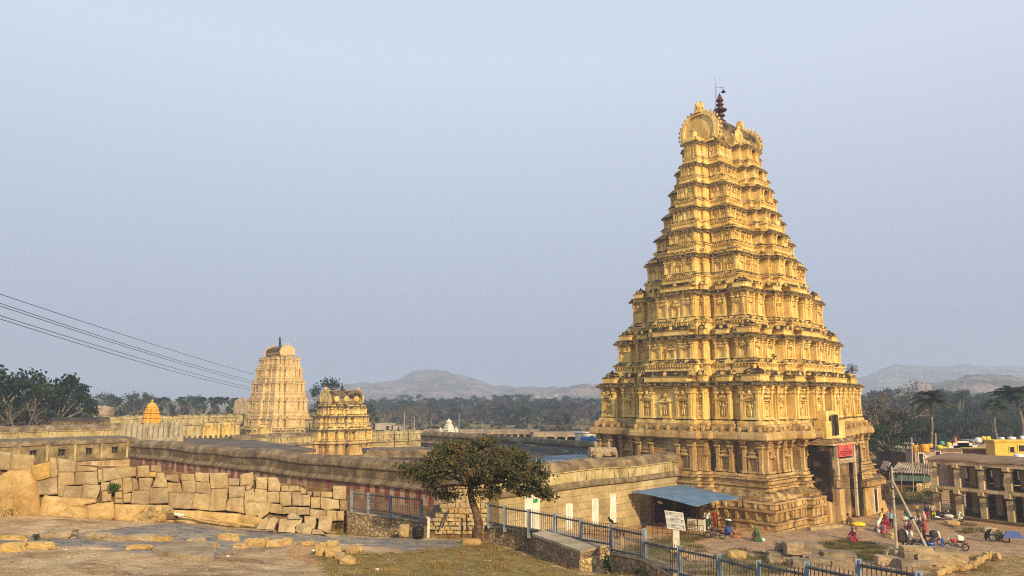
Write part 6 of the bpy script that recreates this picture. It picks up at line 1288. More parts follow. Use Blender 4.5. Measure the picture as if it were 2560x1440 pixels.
for q in [(2291, 1130, 17, 18, 110, M_ytank, 'big orange-yellow water tank, leftmost on the roofs'), (2313, 1131, 19, 21, 109, M_ytank, 'big orange-yellow water tank, tallest of three on the pink house'), (2326, 1121, 14, 12, 114, M_ytank, 'orange-yellow water tank half behind the tallest one'),
          (2337, 1125, 8, 10, 113, M_blt, 'small dark blue water drum between yellow tanks'), (2349, 1122, 15, 9, 113, M_ltank, 'squat lemon-yellow tank right of the blue drum'), (2356, 1113, 10, 10, 118, plain('mint_tank', (.10, .36, .28)), 'mint green tank behind the lemon-yellow ones'),
          (2373, 1118, 12, 12, 116, M_ltank, 'lone lemon-yellow tank left of the stepped white parapet'), (2446, 1106, 15, 12, 124, M_wtank, 'white tank at the left end of the grey roof'), (2459, 1100, 11, 9, 125, M_ltank, 'yellow roof tank beside the white one'), (2471, 1101, 12, 10, 125, M_ltank, 'yellow roof tank, right of its twin'),
          (2505, 1100, 12, 7, 112, M_wtank, 'pale grey tank on the ochre house'), (2530, 1101, 18, 9, 110, M_wtank, 'wide white double tank on the ochre house'), (2556, 1100, 10, 10, 110, M_wtank, 'white tank at the right edge of the ochre house'), (2547, 1149, 22, 14, 92, M_wtank, 'large white tank on the arcade roof')]:
    tank(*q)
m = MB(); p = dp(2407, 1120, 112); 
for x0, x1, z in ((-2.1, 2.1, .35), (-1.4, 1.4, .75), (-.8, .9, 1.0)): m.box(x0, x1, -.1, .1, 0, z)
o = m.build('stepped_parapet', M_white, loc=p); tag(o, 'white stepped parapet top on the roofs', 'parapet')
m = MB(); p = dp(2391, 1118, 112); m.frus(0, 0, 0, 1.5, .32, .05, .05, .03); o = m.build('flag', plain('saffron_cloth', (.6, .14, .03)), loc=p); tag(o, 'narrow saffron flag beside the stepped white parapet', 'flag')
p = dp(2313, 1148, 96); g = thing('satellite_dish', 'white satellite dish tilted on the roof edge left of the arcade', 'satellite dish', p, .4); m = MB(); m.lathe(0, 0, [(.04, 0), (.2, .03), (.38, .1), (.52, .2), (.5, .2), (.36, .08), (.05, -.03)], 18, 0, Matrix.Translation((0, 0, .5)) @ Matrix.Rotation(R(125), 4, 'X')); m.build('dish', M_wtank, g, True)
m = MB(); m.tube([(0, 0, -.3), (0, .1, .5)], .03, 5); m.build('mast', M_iron, g)
def pole(name, label, px0, py0, px1, py1, Y, r0, r1, m_, cat='pole'):
    a, b = dp(px0, py0, Y), dp(px1, py1, Y); m = MB(); m.tube([Vector((0, 0, -1)), (b - a)], [r0, r1], 7); o = m.build(name, m_, loc=a); return tag(o, label, cat)
M_con = mat('pole_concrete', (.34, .29, .21), (.44, .38, .28), (.52, .46, .35), scale=1.5, bump=.2)
pole('concrete_pole', 'thin grey pole behind the corrugated shed', 2280, 1158, 2279, 1094, 106, .10, .08, M_con)
pole('concrete_pole', 'short grey pole in front of the orange-yellow tanks', 2295, 1150, 2294, 1108, 104, .07, .05, M_con)
pole('concrete_pole', 'grey pole behind the blue drum', 2338, 1120, 2339, 1083, 116, .12, .1, M_con)
pole('wood_pole', 'brown pole top above the stepped white parapet', 2394, 1100, 2393, 1075, 125, .1, .1, M_rust)
pole('rod', 'thin rod standing on the pink house roof', 2421, 1150, 2420, 1110, 108, .05, .04, M_iron, 'rod')
# big concrete pole with its slanting brace
a, b = gp(2242, 1372, .1), dp(2222, 1166, gp(2242, 1372, .1).y)
g = thing('utility_pole', 'tall concrete power pole with slanting brace among the blocks in the plaza', 'utility pole', a)
b = Vector((a.x + .05, a.y, b.z)); m = MB(); m.tube([Vector((0, 0, -.5)), b - a], [.12, .08], 8); m.build('pole', M_con, g)
c0, c1 = gp(2320, 1376, .3) - a, dp(2230, 1198, a.y) - a; m = MB(); m.tube([c0, c1], [.13, .08], 8); m.build('brace', M_con, g)
m = MB(); f = .45; q = c0.lerp(c1, f); m.tube([c0.lerp(c1, .43), c0.lerp(c1, .46)], .15, 8); m.tube([(b - a) * .72, (b - a) * .735], .12, 8); m.tube([(b - a) * .60, (b - a) * .61], .13, 8); m.build('clamp', M_iron, g)
m = MB(); t = b - a; m.box(t.x - .45, t.x + .5, t.y - .05, t.y + .05, t.z - .35, t.z - .25); m.ell(t + Vector((.15, 0, .05)), (.13, .13, .2)); m.ell(t + Vector((-.35, 0, -.12)), (.08, .08, .12)); m.build('crossarm', M_iron, g)
# overhead wires
def wire(name, label, a, b, sag, r=.012, grp=None):
    m = MB(); pts = []
    for i in range(25): f = i / 24; p = a.lerp(b, f); p = p - Vector((0, 0, sag * 4 * f * (1 - f))); pts.append(p - a)
    m.tube(pts, r, 4); o = m.build(name, M_iron, loc=a); return tag(o, label, 'wire', grp)
for i, (xl, yl, xm, ym, xr, yr) in enumerate([(-60, 715, 300, 833, 640, 936), (-60, 738, 300, 855, 640, 952), (-60, 745, 300, 861, 640, 959), (-60, 770, 300, 880, 640, 969), (-60, 778, 300, 889, 640, 973)]):
    a, b = dp(xl, yl, 60), dp(xr + 30, yr + 9, 175); mpt = a.lerp(b, .5); pp = proj(mpt); 
    # sag so that the wire passes the measured point
    f = None; best = min((abs(proj(a.lerp(b, t / 100))[0] - xm), t / 100) for t in range(5, 95)); t = best[1]; q = a.lerp(b, t); sag = (proj(q)[1] - ym) / F * q.y; sag = -sag / (4 * t * (1 - t))
    wire('power_line', ['topmost power line crossing the sky at left', 'second power line from the top in the left sky', 'third power line from the top in the left sky', 'second lowest power line in the left sky', 'lowest power line in the left sky'][i], a, b, sag, .028, 'power lines in the left sky')
tp = b_pole = Vector((a.x, a.y, 0)); T = gp(2242, 1372, .1); T = Vector((T.x, T.y, dp(2222, 1180, T.y).z))
wire('cable', 'black cable from the concrete pole to the pale wall end', T, gp(1700, 1160, 5.6), .9, .015)
wire('cable', 'black cable from the concrete pole along the tower plinth', T - Vector((0, 0, 1.2)), gp(1625, 1130, 6.8), 1.6, .015)
wire('cable', 'thin cable crossing in front of the sooty gate', T - Vector((0, 0, .5)), tw(-6, -13.5, 4.8), .5, .015)
for i in range(2): a = Vector((T.x, T.y, dp(2232, 1238 + i * 4, T.y).z)); wire('cable', ['upper silvery cable sagging across the arcade front', 'lower silvery cable sagging across the arcade front'][i], a, Vector((a.x + 16, a.y - 6, a.z - .35)), .25, .014)
# ================================================================ TREES, HILLS, PLANTS
def leafmat(name, c1, c2, c3, scale=.9):
    m = mat(name, c1, c2, c3, scale=scale, rough=.7, bump=0, coord='pos', spec=.25); n = m.node_tree; b = n.nodes['Principled BSDF']
    # a little light passes through the leaves
    tr = n.nodes.new('ShaderNodeBsdfTranslucent'); ms = n.nodes.new('ShaderNodeMixShader'); ms.inputs[0].default_value = .18
    src = b.inputs['Base Color'].links[0].from_socket; n.links.new(src, tr.inputs['Color']); o = n.nodes['Material Output']
    n.links.new(b.outputs[0], ms.inputs[1]); n.links.new(tr.outputs[0], ms.inputs[2]); n.links.new(ms.outputs[0], o.inputs['Surface']); return m
L_fg = leafmat('olive_leaves', (.032, .045, .012), (.075, .080, .024), (.18, .125, .045), 1.6)
L_dk = leafmat('dark_leaves', (.006, .015, .006), (.016, .034, .011), (.036, .056, .018), .5)
L_md = leafmat('green_leaves', (.014, .032, .010), (.034, .062, .018), (.07, .09, .03), .5)
L_pm = leafmat('palm_leaves', (.012, .024, .009), (.030, .048, .018), (.07, .078, .03), .5)
L_by = leafmat('dry_leaves', (.04, .028, .016), (.075, .05, .028), (.13, .085, .045), .6)
L_br = leafmat('bright_leaves', (.03, .08, .01), (.05, .13, .015), (.09, .17, .03), 2)
M_bark = mat('brown_bark', (.06, .038, .022), (.11, .07, .042), (.19, .13, .08), scale=4, bump=.8, bscale=12, bdist=.03, coord='obj')
M_barkg = mat('grey_bark', (.10, .085, .065), (.17, .145, .11), (.26, .22, .17), scale=2, bump=.4, coord='obj')
def leaf(m, p, s, r, asp=.5, down=0.0):
    d = Vector((r.gauss(0, 1), r.gauss(0, 1), r.gauss(0, .6) - down)).normalized(); u = d.cross(Vector((r.gauss(0, 1), r.gauss(0, 1), r.gauss(0, 1)))).normalized()
    a = d * s; b = u * s * asp; m.v += [tuple(p - b * .3), tuple(p + a * .5 - b), tuple(p + a), tuple(p + a * .5 + b)]; k = len(m.v); m.f.append((k - 4, k - 3, k - 2, k - 1)); m.mi.append(0)
def leaf_mesh(m, name, mt, parent):         # no need to recalculate loose leaf normals
    me_ = bpy.data.meshes.new(name); me_.from_pydata(m.v, [], m.f); me_.materials.append(mt); o = bpy.data.objects.new(name, me_); col.objects.link(o); o.parent = parent; return o
def curve(a, b, r, bend=.12, n=5):
    L_ = (b - a).length; k1 = Vector((r.uniform(-1, 1), r.uniform(-1, 1), r.uniform(-.3, 1))) * L_ * bend; pts = []
    for i in range(n + 1): f = i / n; pts.append(a.lerp(b, f) + k1 * math.sin(math.pi * f) + Vector((r.uniform(-1, 1), r.uniform(-1, 1), r.uniform(-1, 1))) * L_ * .02 * (0 < i < n))
    return pts
# ---- the spreading tree in front
tY = 42.0; tb = dp(1191, 1354, 42.0); r = random.Random(12)
g = thing('spreading_tree', 'spreading umbrella-crowned tree with curved trunk standing before the temple wall corner', 'tree', tb)
loc_ = lambda px, py, dy=0.0: dp(px, py, tY + dy) - tb
tm = MB(); tr_ = [loc_(1191, 1362), loc_(1192, 1340), loc_(1197, 1310), loc_(1190, 1280), loc_(1180, 1252), loc_(1176, 1230), loc_(1178, 1212)]
tm.tube(tr_, [.33, .27, .235, .21, .195, .185, .18], 10)
top = tr_[-1]; limbs = [[(1178, 1214), (1140, 1196), (1105, 1178), (1060, 1166)], [(1178, 1214), (1200, 1190), (1235, 1178), (1275, 1168)], [(1178, 1216), (1215, 1204), (1260, 1206), (1310, 1200), (1345, 1215)], [(1178, 1212), (1172, 1170), (1165, 1130)], [(1178, 1214), (1200, 1160), (1225, 1120)],
     [(1178, 1214), (1150, 1212), (1110, 1215), (1085, 1222)], [(1180, 1216), (1150, 1170), (1110, 1130)], [(1180, 1216), (1230, 1160), (1290, 1125)]]
nodes = []
for i, lb in enumerate(limbs):
    dy = r.uniform(-2.2, 2.2); P = [loc_(x, y, dy * (j / (len(lb) - 1))) for j, (x, y) in enumerate(lb)]; n = len(P); tm.tube(P, [.11 - .075 * j / (n - 1) for j in range(n)], 6); nodes += P[1:]
lm = MB(); cl = []
while len(cl) < 135:
    u, v = r.uniform(-1, 1), r.uniform(-1, 1)
    if u * u + v * v > 1: continue
    rad = math.sqrt(u * u + v * v); topz = 1 - rad ** 2.2; h = r.uniform(.0, 1) ** .7
    px = 1190 + u * 178; ytop = 1100 + 78 * (1 - topz) - (6 if u > 0 else 0) ; ybot = 1196 + 40 * max(0, u) ** 1.5 + 12 * math.sin(u * 7) - 8 * max(0, -u)
    cl.append((px, ybot + (ytop - ybot) * h, v * 3.6, rad))
cl += [(1365, 1236, .3, 1), (1350, 1232, -.3, 1), (1330, 1222, .8, .9), (1300, 1222, 0, .8), (1275, 1214, -1, .6), (1310, 1232, -.6, .8), (1015, 1166, 0, 1), (1030, 1174, .5, .9), (1100, 1232, .2, .6), (1120, 1240, -.3, .5), (1225, 1236, -.8, .3), (1240, 1226, -.8, .4), (1080, 1215, 0, .7), (1135, 1236, .3, .4), (1195, 1232, -1, .2)]
for px, py, dy, rad in cl:
    c = loc_(px, py, dy); nd = min(nodes, key=lambda q: (q - c).length + r.uniform(0, .5)); P = curve(nd, c, r, .15, 4); tm.tube(P, [.035, .03, .024, .018, .01], 4)
    for j in range(5): tm.tube(curve(c, c + Vector((r.gauss(0, .4), r.gauss(0, .4), r.gauss(-.05, .22))), r, .2, 2), [.011, .008, .004], 3)
    R_ = r.uniform(.34, .58)
    for k in range(r.randint(90, 190)):
        d = Vector((r.gauss(0, 1), r.gauss(0, 1), r.gauss(0, .55))); leaf(lm, c + d * R_ * .55, r.uniform(.09, .17), r, .5, .5)
rough(tm, .012, 4); tm.build('trunk', M_bark, g, True); leaf_mesh(lm, 'crown', L_fg, g)

# ---- tree kinds, copied across the distance
def broad_tree(name, h, w, mt, seed, leafs=2600, ls=.34, bark=None, open_=.5, base=.12):
    r = random.Random(seed); g = thing(name, None, 'tree'); tm = MB(); lm = MB(); top = Vector((r.uniform(-.1, .1) * h, 0, h * .42)); tm.tube([Vector((0, 0, -1)), top * .5 + Vector((.15, 0, 0)), top], [.045 * h, .035 * h, .028 * h], 7)
    n = 26; cs = []
    for i in range(n):
        a = r.uniform(0, 6.28); q = r.random() ** .5; z = r.uniform(base, 1); rr = math.sin(math.pi * min(1, max(.12, 1 - (z - base) / (1 - base) * .85)) * .5) ** .6
        c = Vector((math.cos(a) * q * w / 2 * rr, math.sin(a) * q * w / 2 * rr, h * (z * .93))); cs.append(c); tm.tube(curve(top, c, r, .1, 3), [.018 * h, .012 * h, .008 * h, .004 * h], 4)
    for c in cs:
        R_ = r.uniform(.10, .17) * w * (1 - .3 * open_)
        for k in range(leafs // n):
            d = Vector((r.gauss(0, 1), r.gauss(0, 1), r.gauss(0, .7))).normalized() * r.random() ** .4; leaf(lm, c + d * R_, ls * r.uniform(.6, 1.3), r, .6)
    tm.build('trunk', bark or M_barkg, g); leaf_mesh(lm, 'crown', mt, g); return g
def bare_tree(name, h, w, seed, mt=None, leafs=500):
    r = random.Random(seed); g = thing(name, None, 'tree'); tm = MB(); lm = MB(); top = Vector((.05 * h, 0, h * .3)); tm.tube([Vector((0, 0, -1)), top], [.04 * h, .028 * h], 6)
    def grow(p, d, L_, rad, lev):
        q = p + d * L_; tm.tube([p, p.lerp(q, .5) + Vector((r.gauss(0, .06), r.gauss(0, .06), 0)) * L_, q], [rad, rad * .8, rad * .6], 4 if lev > 1 else 5)
        if lev >= 4:
            for _ in range(3): leaf(lm, q + Vector((r.gauss(0, .3), r.gauss(0, .3), r.gauss(0, .3))), .3, r, .4)
            return
        for _ in range(3 if lev < 3 else 4): grow(q, (d + Vector((r.gauss(0, .55), r.gauss(0, .55), r.gauss(.05, .32)))).normalized(), L_ * r.uniform(.6, .82), rad * .55, lev + 1)
    for a in range(5): grow(top, Vector((math.cos(a * 1.26) * w / h * .9, math.sin(a * 1.26) * w / h * .9, .75)).normalized(), h * .26, .022 * h, 1)
    tm.build('trunk', M_barkg, g); leaf_mesh(lm, 'crown', mt or L_by, g); return g
def palm_tree(name, h, seed, lean=.06, ln=3.4, nf=32):
    r = random.Random(seed); g = thing(name, None, 'palm tree'); tm = MB(); lm = MB(); P = [Vector((lean * h * (i / 8) ** 2, .02 * h * math.sin(i), h * i / 8 - (1 if i == 0 else 0))) for i in range(9)]; tm.tube(P, [.24 - .012 * i for i in range(9)], 7); top = P[-1]
    for i in range(nf):
        a = i * 2.4 + r.uniform(-.2, .2); el = r.uniform(-.5, 1.25); d = Vector((math.cos(a) * math.cos(el), math.sin(a) * math.cos(el), math.sin(el))); L_ = ln * r.uniform(.8, 1.1); pts = []
        for j in range(9): f = j / 8; pts.append(top + d * L_ * f + Vector((0, 0, -1.15 * L_ * f * f * (.55 if el > .6 else .42))))
        lm.tube(pts, [.04, .035, .03, .03, .025, .02, .015, .01, .005], 3)
        for j in range(1, 9):
            for q in range(3):
                p = pts[j - 1].lerp(pts[j], q / 3); ax = (pts[j] - pts[j - 1]).normalized(); sd = ax.cross(Vector((0, 0, 1))).normalized()
                for s in (-1, 1):
                    l2 = .85 * math.sin(math.pi * (.12 + .8 * (j + q / 3) / 9.3)) * ln / 3.2; e2 = p + sd * s * l2 * .75 + ax * l2 * .45 + Vector((0, 0, -.35 * l2)); w2 = ax * .13 * ln / 3.2
                    lm.add([p - w2, p + w2, e2 + w2 * .3, e2 - w2 * .3], [(0, 1, 2, 3)])
    for i in range(6): lm.ell(top + Vector((r.gauss(0, .2), r.gauss(0, .2), -.3)), (.14, .14, .18), 5, 4)
    tm.build('trunk', M_barkg, g, True); leaf_mesh(lm, 'crown', L_pm, g); return g
protos = {}
def place(kind, px, pyt, Y, label, grp=None, wmul=1.0, zb=None, rot=None, r=random.Random(77)):
    """put a tree so that its top shows at (px, pyt) when it stands Y metres away"""
    if kind not in protos:
        mk = {'oak': lambda: broad_tree('broadleaf_tree', 12, 13, L_dk, 1, 3600), 'oak2': lambda: broad_tree('broadleaf_tree', 12, 10, L_md, 2, 3200), 'oak3': lambda: broad_tree('broadleaf_tree', 12, 11, L_dk, 5, 2300, .42, None, .9, .35), 'feather': lambda: broad_tree('feathery_tree', 12, 12, L_md, 8, 2200, .30, None, 1.0, .62),
              'bare': lambda: bare_tree('bare_tree', 12, 13, 3), 'bare2': lambda: bare_tree('bare_tree', 12, 9, 4), 'dry': lambda: broad_tree('dry_tree', 12, 11, L_by, 6, 1700, .32, None, 1.0, .3),
              'palm': lambda: palm_tree('palm_tree', 12, 1), 'palm2': lambda: palm_tree('palm_tree', 12, 2, -.05), 'palm3': lambda: palm_tree('palm_tree', 12, 5, .02, 3.0, 26)}[kind]
        o = mk(); protos[kind] = o
    else: o = copy_tree(protos[kind])
    t = dp(px, pyt, Y); z0 = -.5 if zb is None else zb; s = (t.z - z0) / (13.2 if kind.startswith('palm') else 12); o.location = (t.x, t.y, z0); o.scale = (s * wmul, s * wmul, s); o.rotation_euler = (0, 0, r.uniform(0, 6.28) if rot is None else rot)
    tag(o, label, None, grp); return o
R7 = random.Random(31)
place('oak', 48, 925, 160, 'dense dark tree filling the left tree clump behind its neighbours', None, .9, None, 1.0); place('oak3', 165, 958, 175, 'dark tree at the right fringe of the left tree clump', None, 1.0, None, 2.0); place('oak', 112, 945, 180, 'dense dark tree in the rear middle of the left tree clump', None, .9, None, 4.0)
place('oak3', 18, 908, 140, 'tall dark tree cut by the left picture edge', None, 1.0); place('oak2', 68, 938, 150, 'dark bushy tree next to the tree at the left edge'); place('oak3', 140, 936, 155, 'reddish dark tree at the right of the left tree clump', None, .95)
place('dry', 105, 962, 170, 'lower brownish tree inside the left tree clump', None, .9); place('bare2', 28, 985, 130, 'small pale leafless tree low in the left tree clump', None, .8); place('oak', -40, 930, 140, 'dark tree mostly outside the left picture edge')
GL = 'trees and palms along the left skyline'
lst = [(205, 985, 'palm3'), (228, 990, 'oak'), (262, 982, 'feather'), (285, 986, 'oak3'), (300, 992, 'palm'), (328, 985, 'feather'), (352, 980, 'feather'), (372, 990, 'oak'), (398, 994, 'palm2'), (412, 992, 'palm'), (435, 992, 'bare2'), (452, 990, 'palm3'), (468, 990, 'oak'), (488, 988, 'feather'), (508, 992, 'palm2'), (530, 993, 'palm'), (548, 990, 'palm3'), (566, 992, 'palm2'), (585, 994, 'palm'), (602, 998, 'oak3'), (245, 1002, 'oak2'), (315, 1004, 'oak2'), (390, 1006, 'oak2'), (500, 1006, 'oak2'), (580, 1008, 'oak2'), (430, 1008, 'oak'), (190, 995, 'oak2'), (345, 1008, 'oak'), (540, 1010, 'oak'), (275, 1010, 'oak')]
ORD = ['leftmost', 'second', 'third', 'fourth', 'fifth', 'sixth', 'seventh', 'eighth', 'ninth', 'tenth', 'eleventh', 'twelfth', 'thirteenth']
KN = {'p': 'coconut palm', 'o': 'dark broadleaf tree', 'f': 'flat-topped feathery tree', 'b': 'leafless tree'}
def grove_label(x, k):
    same = sorted(q[0] for q in lst if q[2][0] == k[0]); j = same.index(x)
    return KN[k[0]] + (' standing alone among the palms of the left skyline' if len(same) == 1 else (', ' + (ORD[j] if j < 13 else 'number %d' % (j + 1)) + (' of its kind' if j == 0 else ' of its kind from the left') + ' in the left skyline grove'))
for i, (x, y, k) in enumerate(lst): place(k, x, y, R7.uniform(300, 345), grove_label(x, k), 'palms of the left skyline' if k.startswith('palm') else GL, .8 if k[0] != 'p' else 1.0)
place('oak', 812, 946, 240, 'big dark spreading tree rising behind the small gateway tower', None, .78, None, .5); place('oak2', 918, 1000, 250, 'rounder dark tree right of the small gateway tower', None, .8)
place('bare', 1035, 1001, 300, 'wide leafless domed tree before the forest', None, 1.15); place('bare', 1065, 1018, 310, 'second leafless tree overlapping the wide domed one', None, 1.0)
place('oak', 1415, 1030, 280, 'dark tree with pale crooked trunk in front of the forest', None, .9); place('dry', 1340, 1052, 300, 'low grey-brown tree in front of the forest edge')
for i in range(190):
    row = i % 5; Y = (400, 450, 510, 580, 660)[row] + R7.uniform(-18, 18); px = 880 + (i // 5) * 17.2 + R7.uniform(-9, 9) + row * 3
    y = (1024, 1011, 1003, 997, 993)[row] + R7.uniform(-7, 8) + (5 if px < 1000 else 0) - (5 if 1250 < px < 1330 else 0)
    k = R7.choice(['oak', 'oak2', 'oak3', 'oak', 'dry', 'oak3', 'bare2', 'dry'] if row < 4 else ['palm', 'oak', 'palm3', 'oak2', 'oak', 'palm2'])
    place(k, px, y, Y, 'palm crown showing over the far forest' if k.startswith('palm') else 'dull green tree of the hazy far forest', 'palms of the far forest' if k.startswith('palm') else 'trees of the hazy far forest', 1.45 if k[0] != 'p' else 1.0, -1)
for i in range(62):
    px = 885 + i * 10.2 + R7.uniform(-6, 6); row = i % 2; place(R7.choice(['oak2', 'dry', 'oak', 'dry']), px, (1050, 1066)[row] + R7.uniform(-8, 8), (385, 285)[row] + R7.uniform(-14, 10), 'low scrubby tree along the front edge of the far forest', 'scrub along the forest edge', 1.9, -1)
for i in range(95):
    row = i % 5; Y = (190, 235, 290, 360, 450)[row] + R7.uniform(-12, 12); px = 2168 + (i // 5) * 24 + R7.uniform(-11, 11)
    y = (1052, 1028, 1008, 990, 978)[row] + R7.uniform(-9, 9) - (8 if 2330 < px < 2420 and row > 1 else 0)
    k = R7.choice(['oak', 'oak2', 'oak3', 'oak', 'dry', 'oak3']); place(k, px, y, Y, 'dark green tree of the hazy wood behind the market', 'trees of the wood behind the market', 1.05, -1)
place('bare2', 2210, 948, 160, 'leafless reddish tree rising beside the great tower', None, .95); place('bare', 2178, 985, 170, 'bushy leafless tree tucked against the great tower', None, .8); place('dry', 2195, 1000, 140, 'brown-leaved tree behind the thatched hut', None, .95); place('oak', 2235, 1030, 135, 'dark round tree behind the parked white vans', None, .75); place('oak2', 2205, 1050, 125, 'low dark tree right behind the thatched hut', None, .9)
place('palm', 2316, 975, 140, 'lone coconut palm above the yellow water tanks', None, 1.2, 0, 0); place('palm3', 2482, 992, 165, 'dark coconut palm left of the edge palm', None, 1.35, 0); place('palm2', 2542, 965, 140, 'tall coconut palm near the right picture edge', None, 1.35, 0, 1); place('palm3', 2580, 990, 150, 'coconut palm mostly outside the right edge', None, 1.1, 0); place('oak', 2395, 975, 260, 'large round hazy tree behind the palms', None, .9)
# shrubs and weeds
def shrub(name, label, px, py, w, h, mt, n=260, pos=None, ls=.07, cat='shrub'):
    p = pos or on(px, py); g = thing(name, label, cat, p); lm = MB(); r = random.Random(int(px)); sm = MB()
    for i in range(9): q = Vector((r.gauss(0, w * .25), r.gauss(0, w * .25), r.uniform(.4, 1) * h)); sm.tube([(0, 0, -.05), q * .5, q], [.02, .014, .006], 3)
    for i in range(n): d = Vector((r.gauss(0, 1), r.gauss(0, 1), r.gauss(0, 1))).normalized() * r.random() ** .45; leaf(lm, Vector((d.x * w / 2, d.y * w / 2, h * .55 + d.z * h * .5)), ls * r.uniform(.6, 1.4), r, .6)
    sm.build('stem', M_bark, g); leaf_mesh(lm, 'foliage', mt, g); return g
shrub('shrub', 'bright green bush at the foot of the stone platform', 1527, 1425, .75, .75, L_br, 520, dp(1527, 1430, 33.6)); shrub('shrub', 'bright green plant rooted in the boulder wall', 283, 1222, .7, .5, L_br, 420, wall_pt(283, 1230, .35))
shrub('shrub', 'green weeds in the corner where boulder wall meets low wall', 855, 1322, 1.2, .7, L_md, 600, on(852, 1330)); shrub('shrub', 'small green weed on the low shaded wall foot', 872, 1318, .5, .4, L_md, 200, on(873, 1336)); shrub('shrub', 'grey-green weeds at the far left boulder foot', 20, 1290, 1.6, .6, L_by, 400, on(20, 1293), .06)
shrub('shrub', 'dark scrub under the leftmost fence posts by the platform', 1310, 1362, 1.2, .6, L_md, 420, on(1306, 1366)); shrub('shrub', 'green weeds at the door of the ruined shed', 2300, 1215, 2.2, .8, L_md, 420, gp(2300, 1216), .12); shrub('shrub', 'scrub at the arcade corner', 2330, 1262, 1.6, 1.6, L_by, 420, gp(2328, 1250), .12)
shrub('shrub', 'small bush growing high on the great tower ledge', 2128, 930, 1.6, 1.5, L_by, 420, tw(12.0, -10.2, 15.9), .1); shrub('shrub', 'dark tuft growing between tower storeys', 1941, 902, .7, .5, L_dk, 160, tw(-9.3, -10.6, 17.2), .07); shrub('shrub', 'weeds at the right end of the arcade street', 2500, 1345, 1.0, .9, L_md, 300, gp(2497, 1352), .09); shrub('shrub', 'green weed tuft beside the tilted ledge slab', 88, 1348, .35, .3, L_md, 140, on(90, 1350), .05)
shrub('shrub', 'dry scrub along the pale rubble buttress foot', 1150, 1330, 2.2, .5, L_by, 420, on(1150, 1334), .07)
# grass
def grass(name, label, poly, n, hmin, hmax, mt, seed, dens=None):
    r = random.Random(seed); xs_ = [p[0] for p in poly]; ys_ = [p[1] for p in poly]; m = MB(); got = 0; tries = 0; pts = []
    while len(pts) < n and tries < n * 12:
        tries += 1; px, py = r.uniform(min(xs_), max(xs_)), r.uniform(min(ys_), max(ys_))
        if inpoly(px, py, poly): pts.append((px, py))
    rays = [(ray(px, py)) for px, py in pts]; Ys = np.arange(20, 125, .6); P_ = []
    for (px, py), q in zip(pts, rays):
        P_.append(q)
    allXY = []; 
    for q in P_: 
        for Y in Ys: allXY.append((q.x / q.y * Y, Y))
    H = lin_h(np.array(allXY)).reshape(len(P_), len(Ys))
    for q, hrow in zip(P_, H):
        Z = EYE + q.z / q.y * Ys; k = np.where(Z <= hrow)[0]
        if not len(k): continue
        Y = Ys[k[0]]; x = q.x / q.y * Y; z = float(hrow[k[0]]); z += relief(x, Y, z)
        cl_ = noise.noise(Vector((x * .9, Y * .9, seed))) + .5 * noise.noise(Vector((x * 2.5, Y * 2.5, seed)))
        if cl_ < -.05: continue
        sc_ = 1 + max(0, (Y - 35)) / 40
        for b in range(9):
            p = Vector((x + r.gauss(0, .14) * sc_, Y + r.gauss(0, .14) * sc_, z - .03)); h = r.uniform(hmin, hmax) * sc_ * (.6 + min(1.6, cl_ * 2.6)); d = Vector((r.gauss(0, .5), r.gauss(0, .5), 1)).normalized() * h; w = Vector((r.gauss(0, 1), r.gauss(0, 1), 0)).normalized() * .012 * sc_
            m.v += [tuple(p - w), tuple(p + w), tuple(p + d)]; k_ = len(m.v); m.f.append((k_ - 3, k_ - 2, k_ - 1)); m.mi.append(0)
    me_ = bpy.data.meshes.new(name); me_.from_pydata(m.v, [], m.f); me_.materials.append(mt); o = bpy.data.objects.new(name, me_); col.objects.link(o); return tag(o, label, 'grass', None, 'stuff')
G_dry = leafmat('dry_grass', (.16, .10, .035), (.30, .20, .07), (.42, .31, .12), .8); G_grn = leafmat('green_grass', (.05, .055, .014), (.11, .10, .03), (.22, .17, .05), .8)
grass('dry_grass', 'dry yellow grass and weeds over the foreground slope', ZP['grass2'], 3400, .05, .14, G_dry, 2); grass('dry_grass', 'dry grass strip below the shaded low wall', ZP['grass1'], 700, .06, .16, G_dry, 3)
grass('plaza_grass', 'olive grass patch in the plaza behind the fallen blocks', ZP['grass3'], 1500, .06, .13, G_grn, 4); grass('plaza_grass', 'weedy grass behind the blue fence bars', ZP['grass4'], 2600, .06, .16, G_grn, 5); grass('plaza_grass', 'green grass before the corrugated shed', ZP['grass5'], 600, .1, .2, G_grn, 6); grass('plaza_grass', 'short grass in front of the arcade', ZP['grass6'], 500, .06, .15, G_grn, 7); grass('dry_grass', 'straw tufts on the dark soil at bottom right', [(2400, 1425), (2430, 1395), (2480, 1400), (2470, 1440)], 300, .1, .2, G_dry, 8)
